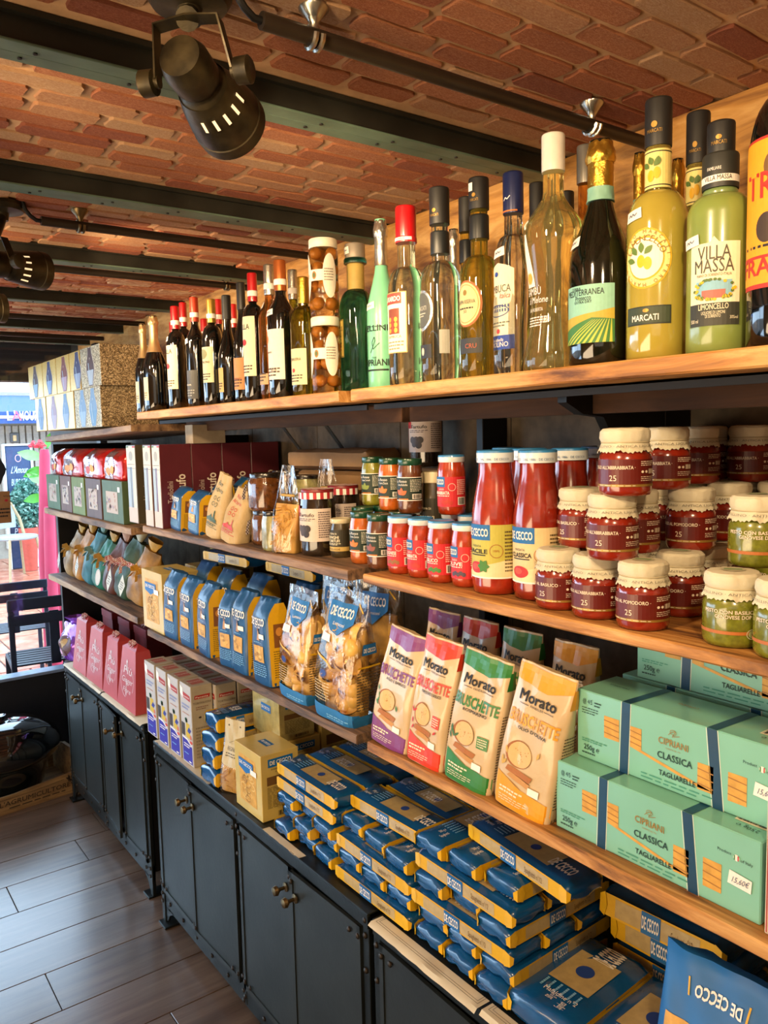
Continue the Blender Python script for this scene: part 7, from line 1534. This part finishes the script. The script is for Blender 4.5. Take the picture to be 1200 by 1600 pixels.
# wooden crate with dark glass demijohn
yA = onz(136, 1231, 0); yB = onz(0, 1276, 0); CR = wood('#4a3826', '#7a6040', '#a08458', (6, 60, 60), .7)
th = math.atan2(yA.y-yB.y, yA.x-yB.x); W_ = .62; D_ = .30
t = thing('wooden_crate', "open pale wood crate lettered L'AGRUMICULTORE on the floor by the window", 'crate', (yA.x-math.cos(th)*W_/2-math.sin(th)*D_/2, yA.y-math.sin(th)*W_/2+math.cos(th)*D_/2, 0), th)
cs = [(-.5*W_, .0), (.5*W_, .0), (.5*W_, .078), (.30*W_, .072), (.1*W_, .062), (-.1*W_, .062), (-.3*W_, .072), (-.5*W_, .078)]
MB().prism(cs, -D_/2, -D_/2+.007).build('front_panel', CR, t, smooth=0); MB().prism(cs, D_/2-.007, D_/2).build('back_panel', CR, t, smooth=0)
for sg in (-1, 1):
    x0 = sg*(W_/2-.006); MB().prism([(-D_/2+.008, .0), (D_/2-.008, 0), (D_/2-.008, .118), (D_/2-.10, .118), (D_/2-.12, .128), (-D_/2+.12, .128), (-D_/2+.10, .128), (-D_/2+.008, .128)], x0-.006, x0+.006, 'x').build('end_panel', CR, t, smooth=0)
    MB().rbox(sg*(W_/2-.022)-.011, -D_/2+.008, .0, sg*(W_/2-.022)+.011, -D_/2+.028, .128, .001).rbox(sg*(W_/2-.022)-.011, D_/2-.028, .0, sg*(W_/2-.022)+.011, D_/2-.008, .128, .001).build('corner_post', CR, t)
MB().rbox(-W_/2+.013, -D_/2+.008, .001, W_/2-.013, D_/2-.008, .008, .001).build('crate_floor', CR, t)
s = Sheet(t, flat(-D_/2), .1); K = INK('#2a1e12'); s.text("L'AGRUMICULTORE", .13, .028, .016, K, 1, w=.24, bold=.01, shear=.1); s.micro(.04, .014, .24, .022, 1, K, 1); s.line([(-.1, .055), (.03, .051), (.13, .052), (.23, .058)], .0012, K)
for i in range(7): s.leaf(.26+.01*math.cos(i), .05, .022, .004, i*.7-.3, K, 1, 'emblem'); s.leaf(-.03, .04, .025, .006, i*.9, K, 1, 'emblem')
s.ring(.275, .045, .02, .016, .001, K, 1, 'emblem'); s.done()
c = t.location; r_ = .205
d = MB().lathe([(.09, .0), (.125, .012), (.140, .04), (.146, .08), (.157, .118), (.180, .135), (r_*.96, .150), (r_, .172), (r_*.985, .192), (r_*.93, .214), (r_*.82, .236), (r_*.66, .254), (r_*.45, .267), (r_*.25, .272), (.035, .273), (.028, .277), (.028, .29), (.02, .292)], 48, sy=.88).build('demijohn', M('#06090c', .06, 0, coat=1.0, var=.1), smooth=70); tag(d, 'big glossy dark glass demijohn bulging out of the wooden crate', 'demijohn'); d.location = (c.x+.07*math.cos(th), c.y+.07*math.sin(th), .0085)
# street
GR = nmat('terracotta_paving'); m_, nt, b_ = GR; v = coords(nt); 
nt.links.new(ramp(nt, noise(nt, v, 3, 4), [(0.35, '#a8593f'), (0.6, '#c98468'), (0.8, '#ddb49a')]), b_.inputs['Base Color']); b_.inputs['Roughness'].default_value = .25
gd = MB().box(-9, YW+.05, -.03, 9, 16, -.012).build('ground', M('#6a5a50', .8)); struct(gd)
rg = random.Random(9); tl = [MB().rbox(-.5, -.5, -.008, .5, .5, 0, .004).mesh(m_, 0)]
for j in range(16):
    for i in range(9):
        x, y = -.6+i*.42+(j % 2)*.1, 3.25+j*.42
        if abs((x/ y)) < .6: o = bpy.data.objects.new('paving_tile', tl[0]); COL.objects.link(o); o.parent = gd; o.location = (x, y, -.0125+rg.uniform(0, .002)+.008); o.scale = (.41, .41, 1)
def chair(label, loc, rz):
    t = thing('garden_chair', label, 'chair', loc, rz, 'dark slatted chairs outside the window'); K = M('#1a2130', .45, .2)
    w = .36
    for sx in (-1, 1):
        MB().rbox(sx*w/2-.012, -.006, 0, sx*w/2+.012, .012, .665, .002).build('post', K, t)
        MB().rbox(sx*w/2-.012, .30, 0, sx*w/2+.012, .318, .34, .002).build('leg', K, t); MB().rbox(sx*w/2-.010, .0, .335, sx*w/2+.010, .318, .352, .002).build('seat_rail', K, t)
    for z0, z1 in ((.615, .668), (.545, .595)):
        MB().grid(lambda u, v: ((u-.5)*(w+.03), .004-.02*math.sin(PI*u)*0+(-.008 if v < .5 else -.008), z0+(z1-z0)*v), 12, 1).rbox(-w/2-.015, -.010, z0, w/2+.015, .0, z1, .004).build('back_slat', K, t)
    MB().rbox(-.022, -.006, .35, .022, .002, .60, .002).build('splat', K, t)
    for k in range(7): MB().rbox(-w/2, .01+k*.044, .352, w/2, .042+k*.044, .360, .001).build('seat_slat', K, t)
    return t
p = ony(14, 942, 3.52); k = p.z/.66
c1 = chair('dark slatted chair right outside the shop window, back to the glass', (p.x+.17, 3.52, 0), R(-6)); c1.scale = (k, k, k)
p = ony(66, 905, 4.35); k = p.z/.665
c2 = chair('dark slatted chair farther out, beyond the small table', (p.x-.17*k, 4.35, 0), R(-4)); c2.scale = (k, k, k)
t = thing('garden_table', 'dark slatted table between the two chairs outside', 'table', (.42, 4.02, 0), R(-5)); K = M('#20304a', .4, .2)
for i in range(7): MB().rbox(-.22, -.16+i*.046, .505, .22, -.12+i*.046, .515, .001).build('table_slat', K, t)
for sx in (-1, 1):
    for sy in (-1, 1): MB().rbox(sx*.19-.01, sy*.13-.01, 0, sx*.19+.01, sy*.13+.01, .505, .002).build('leg', K, t)
# rolled pink parasols
PK_ = M('#a82c48', .7, var=.12, vs=8, bmp=.3)
for i, (pa, pb, top, yy) in enumerate([(69, 77, 702, 4.75), (76, 84, 792, 4.62), (89, 98, 770, 4.70)]):
    a = ony(pa, top, yy); b = ony(pb, 975, yy); h = a.z; t = thing('rolled_parasol', ['tall rolled pink cloth standing outside the window', 'shorter rolled pink cloth left of the pair', 'rolled pink cloth nearest the shelves'][i], 'cloth roll', (b.x, yy, 0), 0, 'rolled pink cloths outside'); r = .028
    MB().tube([(0, 0, .02), (0, 0, h*.5), (a.x-b.x, 0, h*.97), (a.x-b.x, 0, h)], [r*1.25, r*1.2, r, r*.8], 20).build('rolled_cloth', PK_, t, smooth=60)
    MB().tube([(0, 0, 0), (0, 0, .03)], .01, 10).lathe([(.035, 0), (.035, .012), (.012, .02)], 20).build('foot', STEEL_D, t)
# shop opposite
YF = 9.2
fa = thing('shopfront', "shop opposite with a blue awning lettered L'AMOUR and a pale panelled front", 'building', (.9, YF+.3, 0))
def fl_(px_, py_, y=YF): q = ony(px_, py_, y); return q.x-.9, y-YF-.3, q.z
x0, _, zt = fl_(-60, 612); x1, _, zb_ = fl_(130, 660); zg = fl_(0, 660)[2]
MB().box(x0-2, 0, -.02, x1+3, .3, zt+.02).build('facade', M('#8f8779', .8), fa)
for i in range(9):
    xx, _, _ = fl_(8+i*11, 700); MB().rbox(xx, -.03, .1, xx+.055, 0, zg-.03, .004).build('pilaster', M('#a39b8d', .8), fa)
MB().prism([(-.02, zt-.02), (-.62, zg+.10), (-.62, zg-.02), (-.60, zg-.02), (-.60, zg+.09), (-.02, zt-.10)], x0-2, x1+3, 'x').build('awning', M('#123f7e', .6, var=.1), fa)
MB().box(x0-2, -.63, zg+.03, x1+3, -.621, zg+.06).build('awning_stripe', M('#d8b8c8', .6), fa)
s = Sheet(fa, flat(-.66), 1)
xa = ony(13, 655, YF-.33).x-.9; xb = ony(60, 655, YF-.33).x-.9; zz = ony(30, 657, YF-.33).z; hh = ony(30, 642, YF-.33).z-zz
s.text("L'", xa+(xb-xa)*.08, zz, hh, WHITE, 1); s.text('A', xa+(xb-xa)*.26, zz, hh, INK('#e8506a'), 1); s.text('MOUR', xa+(xb-xa)*.66, zz, hh, WHITE, 1, w=(xb-xa)*.62); s.done()
MB().box(fl_(48, 0)[0], -.02, .1, fl_(70, 0)[0], .0, fl_(0, 672)[2]).build('doorway', M('#4a1c30', .5), fa)
q0, q1 = fl_(24, 692), fl_(38, 675); MB().rbox(q0[0], -.05, q0[2], q1[0], -.03, q1[2], .01).build('wall_picture', M('#5a5a58', .5), fa); MB().rbox(q0[0]+.03, -.055, q0[2]+.02, q1[0]-.03, -.049, q1[2]-.03, .005).build('picture_light', M('#d8b880', .5), fa)
q0, q1 = onz(14, 842, 0), ony(52, 696, 8.6)
t = thing('chalkboard', 'tall dark blue chalkboard menu leaning by the shop opposite', 'board', ((ony(33, 800, 8.6)).x, 8.6, 0)); w2 = (ony(52, 800, 8.6).x-ony(13, 800, 8.6).x)/2
MB().rbox(-w2, -.02, 0, w2, .02, q1.z, .01).build('board', M('#24385a', .6), t); MB().rbox(-w2-.02, -.03, 0, -w2, .03, q1.z+.02, .005).rbox(w2, -.03, 0, w2+.02, .03, q1.z+.02, .005).rbox(-w2, -.03, q1.z, w2, .03, q1.z+.02, .005).build('frame', M('#cfd4d4', .6), t)
s = Sheet(t, flat(-.02), 1)
for i, tx in enumerate(["L'Amour", 'BURRATA', 'A RAZER', 'GRANITA', 'APEROL', 'POKE']): s.text(tx, 0, q1.z*(.78-.10*i), q1.z*.055, INK('#c8d8e0'), 1, w=w2*1.3, shear=.1 if i else .3)
s.ring(0, q1.z*.90, w2*.25, q1.z*.03, .006, INK('#d8a0b0'), 1, 'emblem'); s.done()
# potted bush and leafy plant
def bush(label, loc, rx, rz_, z0, n, cols_, L, seed, pot=None, name='potted_bush'):
    t = thing(name, label, 'plant', loc); rg = random.Random(seed)
    if pot: MB().lathe([(pot[0]*.72, 0), (pot[0]*.95, pot[1]*.82), (pot[0]*1.05, pot[1]*.83), (pot[0]*1.05, pot[1]), (pot[0]*.92, pot[1]), (pot[0]*.9, pot[1]*.9), (.01, pot[1]*.9)], 28, cap=False).build('pot', M('#b34a38', .6), t)
    MB().tube([(0, 0, pot[1]*.8 if pot else 0), (.01, 0, z0+rz_*.6)], [.02, .008], 8).build('stem', M('#5a4a34', .8), t)
    mb = MB()
    for i in range(n):
        a, b, q = rg.uniform(0, 6.28), rg.uniform(-1, 1), rg.random()**.4; c_ = math.sqrt(1-b*b); p_ = Vector((rx*q*c_*math.cos(a), rx*q*c_*math.sin(a), z0+rz_/2+rz_/2*q*b)); dv = Vector((rg.uniform(-1, 1), rg.uniform(-1, 1), rg.uniform(-.3, 1))).normalized(); sd = dv.cross(Vector((rg.uniform(-1, 1), .3, .1))).normalized()*L*.22
        mb.cur = rg.randrange(len(cols_)); mb.add([p_-dv*L/2, p_+sd, p_+dv*L/2, p_-sd], [(0, 1, 2, 3)])
    f = mb.build('foliage', [M(c__, .5, 0, var=.2) for c__ in cols_], t, smooth=0, recalc=False); f['kind'] = 'stuff'; return t
pp = ony(46, 852, 8.4); pw = (ony(61, 830, 8.4).x-ony(32, 830, 8.4).x)/2; ph_ = ony(46, 824, 8.4).z
bush('silvery green bush in a terracotta pot in front of the chalkboard', (pp.x, 8.4, 0), pw*1.75, ony(46, 745, 8.4).z-ph_, ph_*.95, 2600, ['#2f5f50', '#4f8070', '#7fa89a'], .055, 4, (pw, ph_))
t = thing('leafy_plant', 'bright green broad-leaved plant with a red flower outside behind the pink cloth', 'plant', (ony(80, 800, 5.3).x, 5.3, 0)); MB().lathe([(.06, 0), (.08, .16), (.085, .17), (.07, .17), (.01, .15)], 20, cap=False).build('pot', M('#3a3a40', .6), t)
zz = ony(80, 700, 5.3).z; MB().tube([(0, 0, .12), (0, 0, zz)], .01, 8).build('stem', M('#4a5a2c', .7), t)
for i, (dx, z_, a, L) in enumerate([(0, .0, 1.3, .10), (-.02, -.06, 2.9, .16), (-.01, -.12, 3.5, .15), (-.02, -.22, 2.6, .13), (-.02, -.30, 3.3, .14), (.03, -.04, .4, .12), (0, -.16, 3.0, .12)]):
    ca, sa = math.cos(a), math.sin(a); m = MB(); m.grid(lambda u, v: (dx+ca*L*u-sa*(v-.5)*L*.42*math.sin(PI*min(1, u*.96+.02)), .02*math.sin(u*3)-.01*abs(v-.5), zz+z_+sa*L*u+ca*(v-.5)*L*.42*math.sin(PI*min(1, u*.96+.02))), 8, 2); m.build('leaf', M('#3f8a1c' if i % 2 == 0 else '#7fae6a', .5), t, smooth=60)
m = MB(); rg = random.Random(2)
for k in range(26): a = rg.uniform(0, 6.28); q = rg.uniform(0, .06); m.lathe([(.003, -.008), (.012, 0), (.003, .008)], 6); 
fx = ony(60, 692, 5.3).x-t.location.x; m = MB()
for k in range(24):
    a = rg.uniform(0, 6.28); q = rg.uniform(0, .055); cx, cz = fx+q*math.cos(a), zz+.02+q*.5*math.sin(a); m.add([(cx-.014, 0, cz), (cx, -.012, cz-.006), (cx+.014, 0, cz), (cx, .008, cz+.012)], [(0, 1, 2), (0, 2, 3), (0, 1, 3), (1, 2, 3)])
m.build('flower', M('#c0202c', .5), t, smooth=0); MB().tube([(0, 0, zz*.7), (fx*.6, 0, zz*.9), (fx, 0, zz+.01)], .005, 6).build('flower_stem', M('#4a5a2c', .7), t)
# rattan bistro chair
cx = ony(28, 860, 8.0); s_ = (cx.z*0+ony(28, 783, 8.0).z)
t = thing('bistro_chair', 'pale rattan bistro chair on the terracotta paving opposite', 'chair', (ony(24, 850, 8.0).x, 8.0, 0), R(20)); RT = M('#9a8460', .6, bmp=.3); k = s_/.66
MB().lathe([(.17*k, .34*k), (.18*k, .35*k), (.18*k, .365*k), (.01, .37*k)], 24).build('seat', M('#8f989c', .6), t); MB().tube([(-.16*k, .12*k, .36*k), (-.15*k, .16*k, .5*k), (-.09*k, .18*k, .63*k), (0, .18*k, .66*k), (.09*k, .18*k, .63*k), (.15*k, .16*k, .5*k), (.16*k, .12*k, .36*k)], .014*k, 8).build('back_hoop', RT, t)
MB().grid(lambda u, v: ((u-.5)*.24*k, .17*k, (.42+.2*v)*k), 6, 6).build('back_weave', M('#93a0a8', .6), t)
for sx in (-1, 1):
    for sy in (-1, 1): MB().tube([(sx*.12*k, sy*.12*k, .35*k), (sx*.17*k, sy*.17*k, 0)], .011*k, 8).build('leg', RT, t)
# cards hanging in the window
q = ony(0, 768, YW-.02); z1 = q.z; z0 = ony(0, 818, YW-.02).z; xr = ony(17, 790, YW-.02).x
c = MB().rbox(xr-.085, YW-.016, z0, xr, YW-.013, z1, .0005).build('card_sign', M('#9a6f42', .8)); tag(c, 'brown kraft card sign in the window at the left edge', 'sign'); s = Sheet(c, flat(YW-.016), 1); s.text('vous', xr-.012, z1-.022, .009, BLACK, 1); s.ell(xr-.014, z1-.035, .006, .005, INK('#b3202c'), 1, 'emblem'); s.micro(xr-.04, z0+.02, xr-.004, z0+.06, 3, BLACK, 1); s.done()
z1 = ony(5, 702, YW-.02).z; z0 = ony(5, 765, YW-.02).z; xr = ony(9, 740, YW-.02).x
pts = []
for i in range(28): a = 2*PI*i/28; k = 1+.05*math.cos(7*a); pts.append((xr-.07+.07*k*math.cos(a), (z0+z1)/2+(z1-z0)/2*k*math.sin(a)))
c = MB().prism(pts, YW-.016, YW-.012).build('scalloped_board', M('#121318', .7), smooth=0); tag(c, 'black scalloped hanging board above the kraft card in the window', 'board')
